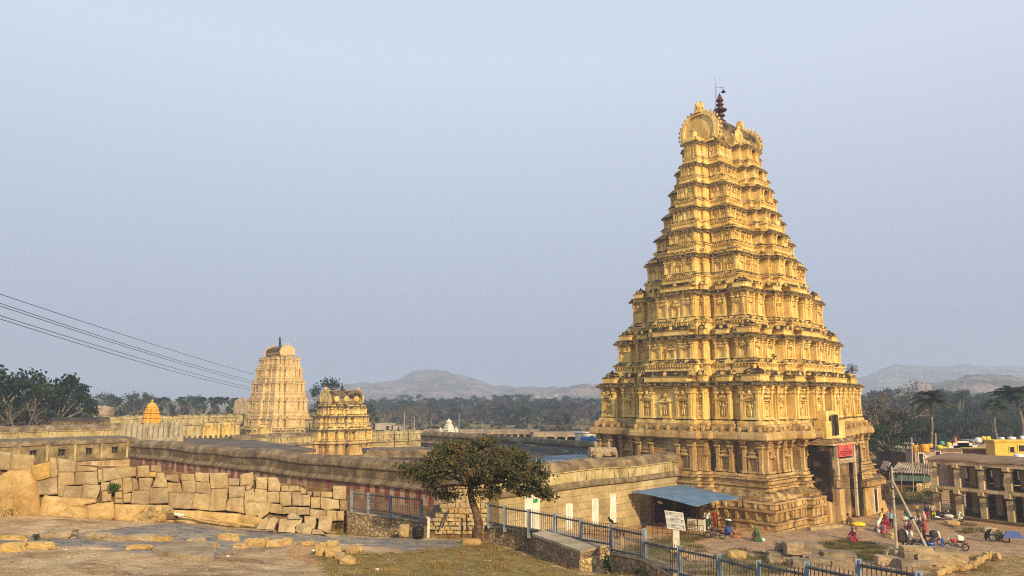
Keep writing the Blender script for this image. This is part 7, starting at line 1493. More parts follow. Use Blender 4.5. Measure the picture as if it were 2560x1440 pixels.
# ---- gravel and chips
gr = MB(); rg_ = random.Random(44); n = 0
gpoly = [[(0, 1338), (520, 1340), (860, 1375), (1200, 1360), (1330, 1400), (1440, 1440), (0, 1440)], [(1600, 1440), (1720, 1340), (2000, 1330), (2500, 1330), (2560, 1440)]]
for P_g, cnt in ((gpoly[0], 1100), (gpoly[1], 900)):
    c_ = 0
    while c_ < cnt:
        px, py = rg_.uniform(min(p[0] for p in P_g), max(p[0] for p in P_g)), rg_.uniform(1325, 1440)
        c_ += 1
        if not inpoly(px, py, P_g): continue
        if P_g is gpoly[1]: p = gp(px, py, 0)
        else:
            r_g = ray(px, py); p = None
            Yg = np.arange(24, 60, .5); Hh = lin_h(np.stack([r_g.x / r_g.y * Yg, Yg], 1)); kk = np.where(EYE + r_g.z / r_g.y * Yg <= Hh)[0]
            if not len(kk): continue
            p = Vector((r_g.x / r_g.y * Yg[kk[0]], Yg[kk[0]], 0))
        if noise.noise(Vector((p.x * .5, p.y * .5, 9))) < -.1 and rg_.random() < .8: continue
        z = float(lin_h(np.array([[p.x, p.y]]))[0]); z += relief(p.x, p.y, z); s = rg_.uniform(.02, .06) * (1.6 if p.y > 50 else 1)
        T = Matrix.Translation((p.x, p.y, z)) @ Matrix.Rotation(rg_.uniform(0, 3), 4, 'Z'); gr.lathe(0, 0, [(s * .8, -s * .3), (s, s * .1), (s * .55, s * .5)], 5, 0, T, 0, 1, rg_.uniform(.5, 1))
og = gr.build('gravel', mat('gravel_stone', (.22, .16, .10), (.33, .245, .15), (.46, .36, .24), scale=5, bump=0)); tag(og, 'loose stone chips and gravel scattered over rock and sand', 'gravel', None, 'stuff')
# ---- hills
M_hill = mat('boulder_hill', (.06, .06, .04), (.15, .12, .095), (.32, .23, .19), scale=.02, bump=0, rough=1); M_hill2 = mat('scrub_hill', (.05, .06, .04), (.12, .11, .075), (.30, .23, .17), scale=.02, bump=0, rough=1)
def hill(label, prof, Y, dpt, mt, rgh, seed, base=1040, nx=150, ny=26, zb=-2):
    m = MB(); xs_ = np.linspace(prof[0][0], prof[-1][0], nx); vs = []
    for j in range(ny):
        v = j / (ny - 1); f = math.sin(min(1, v * 1.25) * math.pi / 2) ** .8 if v < .8 else 1 - (v - .8) * 2.2
        for x in xs_:
            y = np.interp(x, [p[0] for p in prof], [p[1] for p in prof]); t = dp(x, y, Y + dpt * .8); z = zb + (t.z - zb) * f; Yv = Y + dpt * v; X = t.x * (Yv / t.y)
            q = noise.fractal(Vector((X * .006 + seed, Yv * .006, seed)), 1.0, 2.1, 5); b = abs(noise.noise(Vector((X * .03, Yv * .03, seed)))) ; b2 = abs(noise.noise(Vector((X * .09, Yv * .09, seed))))
            vs.append((X, Yv, z + rgh * (q * 1.2 + b * .8 + b2 * .5) * min(1, v * 6)))
    m.add(vs, [(j * nx + i, j * nx + i + 1, (j + 1) * nx + i + 1, (j + 1) * nx + i) for j in range(ny - 1) for i in range(nx - 1)])
    me_ = bpy.data.meshes.new('hill'); me_.from_pydata(m.v, [], m.f); me_.materials.append(mt); o = bpy.data.objects.new('hill', me_); col.objects.link(o); return tag(o, label, None, None, 'structure')
hill('hazy round boulder hill in the middle distance', [(700, 992), (860, 968), (920, 964), (960, 960), (1000, 950), (1030, 934), (1060, 930), (1100, 928), (1140, 938), (1180, 954), (1240, 968), (1330, 975), (1400, 979), (1480, 977), (1600, 970), (1800, 975)], 1500, 800, M_hill, 10, 3)
hill('low rocky rise left of the great tower', [(1330, 990), (1400, 974), (1440, 966), (1480, 968), (1540, 970), (1620, 985)], 1250, 300, M_hill, 10, 8)
hill('hazy far hills at the right', [(2080, 975), (2150, 950), (2200, 930), (2240, 921), (2300, 925), (2340, 920), (2400, 918), (2470, 926), (2540, 920), (2700, 925), (2900, 960)], 1900, 700, M_hill2, 10, 5)
hill('nearer boulder-strewn hill at the right', [(2240, 985), (2290, 962), (2340, 960), (2400, 948), (2440, 940), (2500, 944), (2560, 950), (2700, 948), (2850, 985)], 800, 300, M_hill, 6, 6)
# big boulders standing on the near hill
for i, (px, py, w, h, lab) in enumerate([(2296, 972, 11, 20, 'tall upright boulder on the right-hand hill'), (2306, 972, 9, 17, 'slimmer boulder next to the tall hill boulder'), (2318, 974, 14, 14, 'rounded boulder right of the two upright hill boulders')]):
    p = dp(px, py, 830); k = 830 / F; rock('boulder', lab, 'boulder', p + Vector((0, 0, h * k * .3)), (w * k, w * k, h * k * 1.4), M_hill, 0, 120 + i)
for i, (x, y, Y, w, h, mt, lab) in enumerate([(258, 1036, 250, 5.5, 5, M_blk2, 'brown boulder mound beyond the far wall at left'), (612, 1026, 300, 7, 8, M_blk2, 'reddish boulder mound left of the distant tower')]):
    p = dp(x, y, Y); rock('boulder', lab, 'boulder', p, (w, w, h), mt, 0, 130 + i)
for i, (x, y) in enumerate([(1345, 988), (1390, 985), (1372, 992)]): hut('white_house', ['tiny far white house, left of three on the hill foot', 'tiny far white house, right of three on the hill foot', 'tiny far white house, lowest on the hill foot'][i], 'house', x, y, y + 3, 9, 900 + i * 20, MATS['grey_render'], 0, 8, None, False)
# ---- smoke haze over the whole plain
HZ = MB(); HZ.box(-3800, 3800, -350, 6200, -6, 135); hz = bpy.data.materials.new('haze'); hz.use_nodes = True; n = hz.node_tree; n.nodes.clear()
o_ = n.nodes.new('ShaderNodeOutputMaterial'); pv = n.nodes.new('ShaderNodeVolumePrincipled'); pv.inputs['Color'].default_value = (.60, .74, 1.0, 1); pv.inputs['Density'].default_value = .00052; pv.inputs['Anisotropy'].default_value = .1
n.links.new(pv.outputs[0], o_.inputs['Volume']); ho = HZ.build('haze', hz); tag(ho, 'thin blue-grey morning haze over the plain', None, None, 'stuff')
# ================================================================ PEOPLE AND VEHICLES
SKIN = plain('brown_skin', (.16, .075, .04), .6); HAIR = plain('black_hair', (.008, .006, .005), .5)
def cloth(n, c):
    if n not in MATS: plain(n, c, .85, 0, .2)
    return MATS[n]
def tub_body(J, rad, chains, m_, name, parent, n=8):
    """one continuous surface: tapered limbs fused by a voxel remesh"""
    mb = MB()
    for ch in chains: mb.tube([J[k] for k in ch], [rad[k] for k in ch], n)
    for k in set(sum(chains, [])): mb.ell(J[k], (rad[k],) * 3, 8, 6)
    return mb
def POSE(kind):
    V = Vector; J = {}
    def leg(s, hip, knee, ank): J[s + 'hip'], J[s + 'knee'], J[s + 'ank'] = V(hip), V(knee), V(ank); J[s + 'toe'] = V(ank) + V((0, .15, -.05))
    def arm(s, sh, el, wr): J[s + 'sh'], J[s + 'el'], J[s + 'wr'] = V(sh), V(el), V(wr)
    if kind in ('stand', 'walk', 'carry', 'hold'):
        J['pel'], J['waist'], J['chest'], J['neck'], J['head'] = V((0, 0, .93)), V((0, 0, 1.08)), V((0, 0, 1.30)), V((0, .01, 1.46)), V((0, .03, 1.60))
        for s, x in (('l', -1), ('r', 1)):
            if kind == 'walk': f = .28 * x; leg(s, (x * .09, 0, .90), (x * .09, f * .7 + .04, .49), (x * .09, f * 1.1, .09 + (.05 if x < 0 else 0))); arm(s, (x * .18, 0, 1.40), (x * .24, -f * .5, 1.14), (x * .24, -f * 1.0 + .06, .90))
            else: leg(s, (x * .09, 0, .90), (x * .10, .02, .49), (x * .11, 0, .08)); arm(s, (x * .18, 0, 1.40), (x * .25, -.02, 1.14), (x * .25, .08, .88))
        if kind == 'carry': arm('r', (.18, 0, 1.40), (.30, .05, 1.55), (.16, .05, 1.75)); arm('l', (-.18, 0, 1.40), (-.30, .05, 1.55), (-.16, .05, 1.75))
        if kind == 'hold': arm('r', (.18, 0, 1.40), (.24, .05, 1.15), (.16, .32, 1.12)); arm('l', (-.18, 0, 1.40), (-.24, .05, 1.15), (-.16, .32, 1.12))
    else:
        lean = .06 if kind == 'sit' else .16; J['pel'], J['waist'], J['chest'], J['neck'], J['head'] = V((0, 0, .13)), V((0, lean * .3, .27)), V((0, lean, .50)), V((0, lean * 1.5, .65)), V((0, lean * 1.9, .79))
        for s, x in (('l', -1), ('r', 1)):
            if kind == 'sit': leg(s, (x * .10, .02, .12), (x * .33, .30, .14), (x * -.04, .38, .07))
            else: leg(s, (x * .10, .02, .13), (x * .15, .36, .46), (x * .13, .44, .07))
            arm(s, (x * .18, lean, .58), (x * .26, lean + .14, .38), (x * .16, lean + .36, .30))
        if kind == 'ride':
            for k in list(J): J[k] = J[k] + V((0, 0, .68))
            for s, x in (('l', -1), ('r', 1)): leg(s, (x * .10, .02, .80), (x * .20, .40, .78), (x * .20, .30, .34)); arm(s, (x * .18, .16, 1.26), (x * .28, .36, 1.1), (x * .28, .58, 1.08))
    return J
RAD = {'pel': .125, 'waist': .115, 'chest': .14, 'neck': .055, 'head': .06, 'hip': .085, 'knee': .056, 'ank': .04, 'toe': .032, 'sh': .06, 'el': .042, 'wr': .028}
def person(label, pos, rot, pose='stand', shirt=(.5, .5, .5), lower=(.05, .05, .08), lowtype='trousers', scale=1.0, hair='short', scarf=None, extra=None):
    J = POSE(pose); g = thing('person', label, 'person', pos, rot); g.scale = (scale * 1.1,) * 3; rad = {k: RAD[k.lstrip('lr') if k[1:] in RAD else k] if k in RAD or k[1:] in RAD else .05 for k in J}
    chains = [['pel', 'waist', 'chest', 'neck', 'head']]
    for s in 'lr': chains += [['pel', s + 'hip', s + 'knee', s + 'ank', s + 'toe'], ['chest', s + 'sh', s + 'el', s + 'wr']]
    mb = tub_body(J, rad, chains, None, '', None)
    up = (J['head'] - J['neck']).normalized(); hc = J['head'] + up * .07
    mb.ell(hc, (.078, .095, .115), 12, 9); mb.ell(hc + Vector((0, .095, -.015)), (.014, .022, .022), 6, 5); mb.ell(hc + Vector((0, .08, -.06)), (.03, .02, .012), 6, 4); mb.ell(hc + Vector((0, .055, -.085)), (.04, .035, .03), 6, 5)
    for x in (-1, 1): mb.ell(hc + Vector((x * .08, 0, -.01)), (.012, .02, .03), 6, 5); mb.ell(hc + Vector((x * .032, .083, .01)), (.015, .012, .01), 6, 4)
    for s, x in (('l', -1), ('r', 1)):      # palm, four unequal fingers and a thumb, slightly curled
        w = J[s + 'wr']; d = (w - J[s + 'el']).normalized(); side = Vector((0, 1, 0)).cross(d).normalized() if abs(d.y) < .9 else Vector((1, 0, 0)); nrm = d.cross(side).normalized(); p = w + d * .05
        mb.tube([w, p, w + d * .095], [.026, .034, .032], 8)
        for j, ln in enumerate((.060, .074, .070, .052)):
            b = w + d * .09 + nrm * (.027 - j * .018); c1 = b + d * ln * .55; mb.tube([b, c1, c1 + d * ln * .4 + side * (-x) * .018], [.0095, .009, .007], 5)
        b = w + d * .035 + nrm * .032; mb.tube([b, b + d * .03 + nrm * .024, b + d * .062 + nrm * .03], [.011, .010, .008], 5)
    o = mb.build('body', SKIN, g, True); rm = o.modifiers.new('fuse', 'REMESH'); rm.mode = 'VOXEL'; rm.voxel_size = .012; rm.use_smooth_shade = True
    cm = MB(); sh = {k: rad[k] + .022 for k in J}
    cm.tube([J['pel'] + Vector((0, 0, .02)), J['waist'], J['chest'], J['chest'].lerp(J['neck'], .75)], [sh['pel'], sh['waist'], sh['chest'] + .01, .07], 12)
    for s in 'lr': cm.tube([J['chest'].lerp(J[s + 'sh'], .3), J[s + 'sh'], J[s + 'el'], J[s + 'el'].lerp(J[s + 'wr'], .25)], [.09, .078, .062, .055], 8); cm.ell(J[s + 'sh'], (.078, .075, .07), 8, 6)
    key = 'cloth_%d_%d_%d' % tuple(int(c * 255) for c in shirt); o = cm.build('shirt', cloth(key, shirt), g, True); rm = o.modifiers.new('fuse', 'REMESH'); rm.mode = 'VOXEL'; rm.voxel_size = .014; rm.use_smooth_shade = True
    lm = MB(); key = 'cloth_%d_%d_%d' % tuple(int(c * 255) for c in lower); lt = {'trousers': 'trousers', 'shorts': 'shorts', 'skirt': 'skirt'}[lowtype]
    if lowtype == 'skirt':
        if pose in ('sit', 'squat'): lm.lathe(0, .14, [(.40, 0), (.38, .10), (.30, .20), (.17, .32), (.14, .36)], 14, 0, None, 0, 1.0, .95)
        else: lm.lathe(0, 0, [(.21, .06), (.20, .3), (.18, .6), (.165, .85), (.14, 1.02)], 14, 0, None, 0, 1.05, .9)
    else:
        for s in 'lr':
            if lowtype == 'shorts': lm.tube([J['pel'], J[s + 'hip'], J[s + 'hip'].lerp(J[s + 'knee'], .85)], [.13, .11, .088], 9)
            else: lm.tube([J['pel'], J[s + 'hip'], J[s + 'knee'], J[s + 'ank'] + Vector((0, 0, .02))], [.13, .11, .078, .062], 9)
        lm.ell(J['pel'], (.15, .13, .11), 10, 7)
    o = lm.build(lt, cloth(key, lower), g, True)
    if lowtype != 'skirt': rm = o.modifiers.new('fuse', 'REMESH'); rm.mode = 'VOXEL'; rm.voxel_size = .015; rm.use_smooth_shade = True
    hm = MB(); hm.ell(hc + Vector((0, -.018, .028)), (.088, .098, .105), 12, 8)
    if hair == 'long': hm.ell(hc + Vector((0, -.085, -.06)), (.055, .04, .10), 8, 6)
    hm.build('hair', HAIR, g, True)
    if scarf:
        key = 'cloth_%d_%d_%d' % tuple(int(c * 255) for c in scarf); sm = MB(); sm.ell(hc + Vector((0, -.03, .02)), (.105, .115, .125), 10, 8); sm.tube([hc + Vector((0, -.07, -.06)), J['chest'] + Vector((0, -.09, .05)), J['waist'] + Vector((0, -.1, 0))], [.10, .13, .12], 10); sm.build('head_scarf', cloth(key, scarf), g, True)
    return g
def at(px, py, z=None):
    p = gp(px, py, 0); return Vector((p.x, p.y, gz(p.x, p.y) if z is None else z))
P_ = [
 ('man in white shirt and dark green wrap standing under the blue canopy', 1769, 1330, 2.9, 'stand', (.75, .72, .66), (.02, .06, .035), 'skirt', 1.02, 'short', None),
 ('person in red shirt leaning at the stall right of the man in white', 1788, 1324, 2.4, 'hold', (.42, .035, .03), (.30, .04, .03), 'trousers', .95, 'short', None),
 ('person in dark red behind the white ticket counter', 1734, 1318, 3.1, 'stand', (.16, .03, .03), (.03, .02, .02), 'trousers', 1.0, 'short', None),
 ('person in orange wrap seated on sand beside the black motorcycle', 1836, 1346, -2.2, 'sit', (.42, .17, .07), (.36, .14, .06), 'skirt', 1.05, 'short', None),
 ('woman in dark green sari seated alone in front of the tower corner', 1896, 1354, 2.2, 'squat', (.02, .12, .045), (.03, .10, .035), 'skirt', 1.2, 'long', (.03, .14, .05)),
 ('woman in crimson sari with pale headscarf seated alone in the plaza', 2136, 1352, 1.9, 'sit', (.45, .02, .07), (.42, .02, .06), 'skirt', 1.2, 'long', (.50, .30, .12)),
 ('person in drab brown seated by the gate next to a yellow cloth', 2131, 1313, 1.0, 'squat', (.10, .07, .03), (.10, .06, .03), 'trousers', 1.1, 'short', None),
 ('child in yellow shirt and black shorts squatting near the annexe', 2204, 1300, -.8, 'squat', (.75, .60, .16), (.01, .01, .012), 'shorts', 1.1, 'short', None),
 ('man in light blue shirt standing left of the concrete pole', 2229, 1322, -.4, 'stand', (.20, .42, .52), (.02, .02, .03), 'trousers', .98, 'short', None),
 ('woman in pink with white headscarf seated beside a white bucket', 2195, 1328, -1.2, 'squat', (.42, .10, .25), (.25, .06, .14), 'skirt', 1.2, 'long', (.72, .68, .62)),
 ('woman in maroon sari seated behind the red and blue bags', 2218, 1322, .8, 'sit', (.28, .02, .03), (.26, .02, .03), 'skirt', 1.35, 'long', (.25, .02, .03)),
 ('person in red and white crouching over bags by the pole', 2212, 1333, .2, 'squat', (.45, .30, .28), (.42, .03, .03), 'trousers', 1.0, 'short', None),
 ('woman in teal and royal blue sari standing right of the concrete pole', 2271, 1318, 2.9, 'stand', (.01, .13, .12), (.03, .08, .36), 'skirt', 1.05, 'long', None),
 ('small child in orange-yellow top standing alone in the street', 2294, 1290, 3.0, 'stand', (.62, .34, .04), (.05, .06, .11), 'shorts', .72, 'short', None),
 ('person in dark jacket and maroon shorts seen from behind', 2319, 1306, .3, 'stand', (.012, .014, .03), (.20, .015, .04), 'shorts', 1.05, 'short', None),
 ('person in cream shirt holding a lime yellow bag near the scooters', 2333, 1303, 2.6, 'hold', (.52, .42, .26), (.04, .05, .02), 'trousers', 1.05, 'short', None),
 ('man in white shirt striding left with a huge dark sack on his back', 2268, 1374, 1.35, 'walk', (.72, .70, .68), (.10, .06, .04), 'trousers', 1.04, 'short', None),
 ('person in cream top carrying a load on the head behind the walking man', 2268, 1344, 2.4, 'carry', (.55, .46, .34), (.10, .06, .05), 'trousers', .95, 'short', None),
 ('person in dark red with green scarf behind the walking man', 2277, 1352, 2.0, 'stand', (.25, .03, .04), (.18, .35, .10), 'skirt', .95, 'long', None),
 ('person in white top and tan trousers standing by the dark motorcycle', 2280, 1372, -1.9, 'stand', (.62, .60, .55), (.40, .30, .18), 'trousers', 1.0, 'short', None),
 ('woman in red and gold with straw-pale headcloth behind the motorcycles', 2312, 1330, .4, 'stand', (.42, .06, .03), (.35, .05, .03), 'skirt', 1.0, 'long', (.50, .42, .28)),
 ('man in black shirt standing among the motorcycles', 2301, 1342, .9, 'stand', (.03, .012, .015), (.04, .02, .02), 'trousers', .98, 'short', None),
 ('man in brick red shirt bending beside the slanting brace', 2312, 1352, 1.5, 'hold', (.36, .05, .045), (.10, .02, .03), 'trousers', .98, 'short', None),
 ('person in pale shirt behind the slanting pole brace', 2297, 1330, 2.8, 'stand', (.60, .60, .62), (.04, .04, .06), 'trousers', .92, 'short', None)]
for q in P_: person(q[0], at(q[1], q[2]), q[3], q[4], q[5], q[6], q[7], q[8], q[9], q[10])
def blob(name, label, cat, px, py, size, c, seed=1, dz=0.0, rot=0.0, z=None, box=.3):
    p = at(px, py, z); key = 'cloth_%d_%d_%d' % tuple(int(v * 255) for v in c); return rock(name, label, cat, p + Vector((0, 0, size[2] * .42 + dz)), size, cloth(key, c), rot, seed, None, (0, 0), box)
blob('sack', 'huge dark sack carried on the back of the striding man', 'sack', 2257, 1374, (.75, .7, .95), (.05, .035, .035), 3, .75); blob('cloth_bundle', 'bright yellow cloth spread beside the seated person at the gate', 'cloth', 2146, 1314, (1.2, .8, .35), (.75, .55, .02), 5)
blob('bag', 'red bag on the ground among the seated women', 'bag', 2212, 1336, (.55, .4, .4), (.55, .03, .03), 6); blob('bag', 'royal blue bag on the ground beside the red one', 'bag', 2221, 1337, (.6, .4, .35), (.02, .07, .42), 7); blob('bag', 'pale plastic bag at the foot of the concrete pole', 'bag', 2230, 1337, (.35, .3, .3), (.6, .62, .62), 8)
blob('bag', 'small white bag beside the woman in green sari', 'bag', 1907, 1354, (.3, .28, .25), (.72, .70, .66), 9); blob('bag', 'lime yellow bag held in front of the cream-shirted person', 'bag', 2335, 1303, (.35, .25, .4), (.62, .62, .02), 10, .65)
blob('head_load', 'pale cloth bundle carried on a head behind the walking man', 'bundle', 2266, 1344, (.5, .4, .32), (.55, .48, .36), 11, 1.62); blob('blue_cloth', 'blue cloth hanging under the black basket near the canopy', 'cloth', 1820, 1340, (.55, .4, .75), (.02, .07, .25), 12)
p = at(2197, 1332); m = MB(); m.lathe(0, 0, [(.13, 0), (.18, .36), (.19, .38), (.16, .38), (.12, .1)], 12); o = m.build('bucket', M_wtank, loc=p); tag(o, 'white bucket in front of the woman in pink', 'bucket')
p = at(1823, 1339); g = thing('basket_stand', 'black basket on a stand piled with white packets by the canopy', 'basket stand', p); m = MB(); m.lathe(0, 0, [(.22, .8), (.32, 1.05), (.33, 1.2), (.25, 1.2)], 12); m.build('basket', M_dark, g); m = MB()
for i in range(9): m.ell((.2 * math.cos(i * 2.2) * (i > 0), .2 * math.sin(i * 2.2) * (i > 0), 1.25 + .05 * (i % 3)), (.12, .1, .09), 6, 5)
m.build('packets', M_wtank, g)
for a in range(4): m = MB(); m.tube([(.28 * math.cos(a * 1.57), .28 * math.sin(a * 1.57), 0), (.2 * math.cos(a * 1.57), .2 * math.sin(a * 1.57), .85)], .02, 4); m.build('leg', M_rust, g)
# ---- two-wheelers
M_tyre = plain('black_rubber', (.012, .012, .012), .8); M_chrome = plain('bright_metal', (.45, .45, .45), .3, .9)
def wheel(g, x, r=.30, w=.06):
    T = Matrix.Translation((x, 0, r)) @ Matrix.Rotation(math.pi / 2, 4, 'X')
    def ringm(R0, ra, rb_, n=20, k=6):
        m = MB(); vs = []
        for i in range(n):
            a = 2 * math.pi * i / n
            for j in range(k): b = 2 * math.pi * j / k; vs.append(T @ Vector(((R0 + ra * math.cos(b)) * math.cos(a), (R0 + ra * math.cos(b)) * math.sin(a), rb_ * math.sin(b))))
        m.add(vs, [(i * k + j, i * k + (j + 1) % k, ((i + 1) % n) * k + (j + 1) % k, ((i + 1) % n) * k + j) for i in range(n) for j in range(k)]); return m
    wo = ringm(r - .045, .045, w * .8).build('wheel', M_tyre, g, True); rim = ringm(r - .10, .014, .03); 
    for i in range(10):
        a = i * math.pi / 5; rim.tube([T @ Vector((.03 * math.cos(a), .03 * math.sin(a), 0)), T @ Vector(((r - .1) * math.cos(a), (r - .1) * math.sin(a), 0))], .008, 3)
    rim.lathe(0, 0, [(.05, -.05), (.05, .05)], 8, 0, T); rim.build('rim', M_chrome, wo)
def motorbike(label, pos, rot, c, seatc=(.012, .012, .014), name='motorcycle'):
    g = thing(name, label, 'motorcycle', pos, rot); pc = plain('paint_' + str(len(MATS)), c, .3, .1, .05); wheel(g, -.66); wheel(g, .66)
    m = MB(); m.ell((.16, 0, .80), (.27, .15, .13), 12, 8); m.frus(.16, 0, .70, .78, .2, .1, .25, .14); m.build('fuel_tank', pc, g, True)
    m = MB(); m.frus(-.34, 0, .72, .80, .34, .10, .32, .13); m.ell((-.3, 0, .80), (.34, .13, .05), 10, 5); m.build('seat', cloth('seat_black', seatc), g)
    m = MB(); m.box(-.15, .25, -.13, .13, .28, .55); m.lathe(0, 0, [(.10, 0), (.10, .22)], 10, 0, Matrix.Translation((.15, 0, .5)) @ Matrix.Rotation(.35, 4, 'Y')); m.box(-.2, .0, -.15, .15, .33, .48); bevel(m.build('engine', plain('engine_metal', (.12, .12, .12), .5, .6) if 'engine_metal' not in MATS else MATS['engine_metal'], g), .02)
    m = MB(); m.tube([(.42, 0, .92), (.2, 0, .62), (-.2, 0, .68), (-.66, 0, .62)], .025, 6); m.tube([(.42, 0, .9), (.3, 0, .3), (-.2, 0, .26), (-.66, 0, .3)], .022, 6); m.build('frame', M_tyre, g)
    for s in (-1, 1): m = MB(); m.tube([(.66, s * .08, .30), (.46, s * .08, .92)], .022, 6); m.build('fork', M_chrome, g)
    m = MB(); m.tube([(.36, -.34, 1.0), (.44, -.12, 1.0), (.45, .12, 1.0), (.36, .34, 1.0)], .014, 5); m.build('handlebar', M_chrome, g)
    for s in (-1, 1): m = MB(); m.tube([(.42, s * .22, 1.0), (.42, s * .27, 1.15)], .008, 4); m.ell((.41, s * .28, 1.18), (.015, .05, .035), 8, 5); m.build('mirror', M_chrome, g)
    m = MB(); m.ell((.56, 0, .92), (.08, .09, .1), 10, 7); m.build('headlight', M_wtank, g, True)
    for x in (-.66, .66):
        m = MB(); vs = []
        for i in range(9):
            a = math.pi * (.15 + .65 * i / 8) if x > 0 else math.pi * (.3 + .65 * i / 8)
            for y in (-.07, .07): vs.append((x + .34 * math.cos(a), y, .30 + .34 * math.sin(a)))
        k = len(vs); vs += [(v[0], v[1], v[2] + .02) for v in vs]; fs = [(2 * i, 2 * i + 1, 2 * i + 3, 2 * i + 2) for i in range(8)]; fs += [tuple(q + k for q in f)[::-1] for f in fs]; m.add(vs, fs); m.build('mudguard', pc, g)
    m = MB(); m.tube([(.1, -.15, .3), (-.3, -.17, .28), (-.85, -.18, .38)], [.025, .035, .045], 7); m.build('exhaust', M_chrome, g); m = MB(); m.box(-.88, -.8, -.06, .06, .62, .7); m.build('tail_light', cloth('cloth_red_light', (.5, .02, .02)), g)
    m = MB(); m.tube([(-.05, .12, .28), (-.12, .28, .0)], .012, 4); m.build('side_stand', M_tyre, g); return g
def scooter(label, pos, rot, c):
    g = thing('scooter', label, 'scooter', pos, rot); pc = plain('paint_' + str(len(MATS)), c, .3, .1, .05); wheel(g, -.58, .24, .08); wheel(g, .62, .24, .08)
    m = MB(); m.ell((-.48, 0, .52), (.46, .2, .24), 14, 9); m.build('rear_body', pc, g, True); m = MB(); m.box(-.15, .4, -.18, .18, .24, .30); m.build('footboard', pc, g)
    m = MB(); m.add([(.38, -.22, .26), (.38, .22, .26), (.50, .19, .92), (.50, -.19, .92), (.46, -.22, .26), (.46, .22, .26), (.60, .15, .92), (.60, -.15, .92)], [(0, 1, 2, 3), (7, 6, 5, 4), (0, 4, 5, 1), (1, 5, 6, 2), (2, 6, 7, 3), (3, 7, 4, 0)]); m.build('front_apron', pc, g)
    m = MB(); m.ell((.56, 0, .98), (.13, .17, .11), 10, 7); m.build('handle_cowl', pc, g, True); m = MB(); m.tube([(.45, -.32, 1.02), (.5, 0, 1.0), (.45, .32, 1.02)], .016, 5); m.build('handlebar', M_tyre, g)
    m = MB(); m.ell((-.38, 0, .76), (.42, .14, .07), 12, 6); m.build('seat', MATS['seat_black'], g, True); m = MB(); m.ell((.68, 0, .96), (.04, .07, .06), 8, 6); m.build('headlight', M_chrome, g)
    m = MB(); m.ell((.64, 0, .42), (.2, .09, .13), 10, 6); m.build('mudguard', pc, g, True)
    for s in (-1, 1): m = MB(); m.tube([(.48, s * .24, 1.02), (.46, s * .3, 1.16)], .008, 4); m.ell((.46, s * .31, 1.2), (.015, .055, .04), 8, 5); m.build('mirror', M_chrome, g)
    return g
motorbike('black and orange motorcycle parked alone before the canopy', at(1788, 1350), 2.75, (.03, .02, .018)); MB_R = motorbike('red motorcycle loaded with white bags at the street side', at(2392, 1377), 2.7, (.52, .02, .025))
motorbike('dark motorcycle with black fork beside the walking man', at(2296, 1375), 2.7, (.02, .02, .025)); motorbike('red and black motorcycle tightly parked behind the blue scooter', at(2330, 1362), -.3, (.38, .02, .02)); scooter('shiny blue scooter parked right of the slanting brace', at(2339, 1377), -.4, (.02, .09, .42))
scooter('white scooter with big front apron parked at the arcade corner', at(2386, 1304), -.65, (.72, .70, .62)); motorbike('black motorcycle parked left of the white scooter', at(2358, 1300), -.2, (.02, .02, .02)); motorbike('dark red motorcycle half hidden beside the arcade corner pillar', at(2346, 1296), .9, (.20, .02, .03))
blob('bag', 'white bags strapped on the back of the red motorcycle', 'bag', 2402, 1377, (.5, .45, .5), (.68, .66, .60), 20, .75); blob('bag', 'dark bundle with pale cap on the seat behind the blue scooter', 'bag', 2337, 1366, (.6, .5, .6), (.04, .035, .04), 21, .8); blob('bag', 'cream sack tied on the rear of the crowded motorcycles', 'bag', 2346, 1366, (.35, .3, .45), (.66, .60, .50), 22, .85)
# three-wheeled cart under a blue sheet
g = thing('covered_cart', 'three-wheeled hand cart half covered by a blue sheet at right edge', 'cart', at(2522, 1358), -.5); wheel(g, -.2, .34); wheel(g, -1.2, .34); m = MB(); m.box(-.7, 1.1, -.4, .4, .5, .62); m.tube([(-.7, 0, .6), (-1.3, 0, 1.1), (-1.45, 0, .4)], .03, 5); m.build('frame', M_tyre, g)
m = MB(); m.frus(.4, 0, .5, 1.0, .8, .5, .45, .35); rough(m, .12, 1.5); m.build('blue_sheet', plain('crumpled_blue_sheet', (.08, .13, .36), .5), g); m = MB(); m.lathe(0, 0, [(.62, 0), (.35, .25), (.02, .32)], 10, 0, Matrix.Translation((-1.5, 0, .6)) @ Matrix.Rotation(-1.1, 4, 'Y')); m.build('black_umbrella', M_tyre, g)
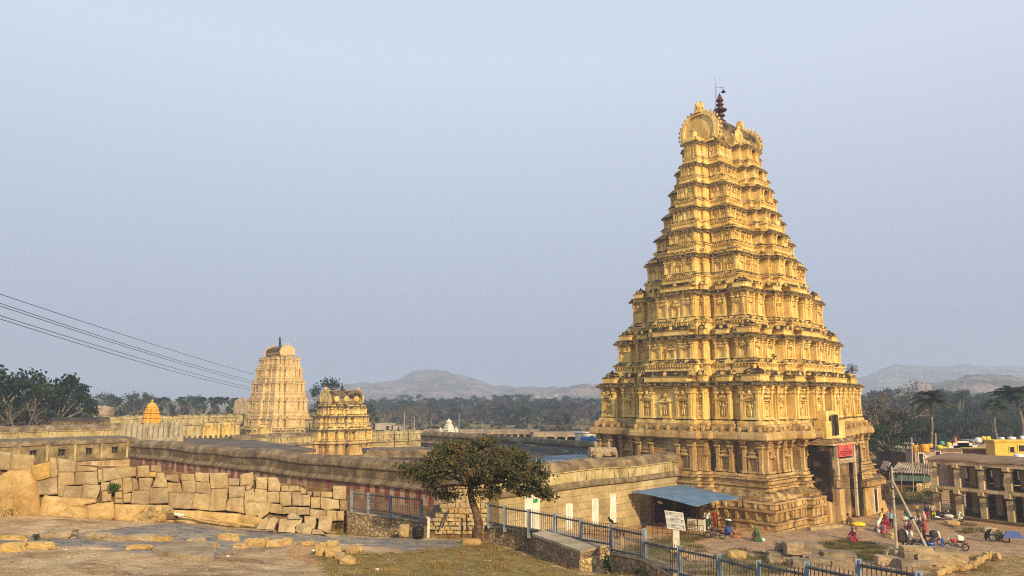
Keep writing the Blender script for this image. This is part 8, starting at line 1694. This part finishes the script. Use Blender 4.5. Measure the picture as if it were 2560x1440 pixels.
# white vans by the trees
def van(label, pos, rot):
    g = thing('parked_van', label, 'van', pos, rot); pc = plain('paint_' + str(len(MATS)), (.62, .62, .60), .3, .1, .03); m = MB()
    prof = [(-1.9, .35), (1.95, .35), (2.0, .8), (1.75, 1.0), (1.15, 1.75), (.7, 1.85), (-1.75, 1.85), (-1.95, 1.2)]; n = len(prof); vs = [(x, y, z) for y in (-.8, .8) for x, z in prof]
    m.add(vs, [tuple(range(n)), tuple(range(n, 2 * n))[::-1]] + [(i, (i + 1) % n, (i + 1) % n + n, i + n) for i in range(n)]); bevel(m.build('body', pc, g), .08, 2)
    for s in (-1, 1):
        for x0, x1 in ((-1.6, -.6), (-.5, .35), (.45, 1.1)): m = MB(); m.box(x0, x1 - (.0 if x1 < 1 else .15), s * .80, s * .815, 1.15, 1.65); m.build('side_window', M_dark, g)
    m = MB(); m.add([(1.72, -.68, 1.08), (1.72, .68, 1.08), (1.22, .62, 1.72), (1.22, -.62, 1.72), (1.70, -.68, 1.06), (1.70, .68, 1.06), (1.2, .62, 1.7), (1.2, -.62, 1.7)], [(0, 1, 2, 3), (7, 6, 5, 4), (0, 4, 5, 1), (1, 5, 6, 2), (2, 6, 7, 3), (3, 7, 4, 0)]); m.build('windscreen', M_dark, g)
    for x in (-1.2, 1.25):
        for s in (-1, 1): m = MB(); m.lathe(0, 0, [(.33, -.1), (.33, .1)], 16, 0, Matrix.Translation((x, s * .74, .33)) @ Matrix.Rotation(math.pi / 2, 4, 'X')); w_ = m.build('wheel', M_tyre, g); m = MB(); m.lathe(0, 0, [(.18, -.112), (.18, .112)], 12, 0, Matrix.Translation((x, s * .74, .33)) @ Matrix.Rotation(math.pi / 2, 4, 'X')); m.build('rim', M_chrome, w_)
    for s in (-1, 1): m = MB(); m.box(1.93, 2.02, s * .6 - .12, s * .6 + .12, .72, .88); m.build('headlight', M_wtank, g)
    return g
van('white van parked under trees, left of two', gp(2231, 1124, 1.5), 2.6); van('white van parked under trees right of its twin beside the tanks', gp(2262, 1128, 1.5), 2.8)
# litter
rl = random.Random(3)
for i, (px, py, lab) in enumerate([(163, 1374, 'white scrap on the bare rock at left'), (570, 1391, 'white scrap on rock below the boulder row'), (872, 1328, 'crumpled white paper before the low wall, leftmost'), (961, 1337, 'crumpled white paper in the litter heap near the bin'), (949, 1330, 'small white scrap on the leaf litter by the low wall'), (784, 1380, 'white scrap beside the boulder cluster'), (1370, 1408, 'pale scrap on the soil before the platform'), (943, 1426, 'tiny white scrap on the lower path')]):
    p = on(px, py); rock('litter', lab, 'litter', p + Vector((0, 0, .03)), (.14, .1, .06), M_wtank, rl.uniform(0, 3), 200 + i)
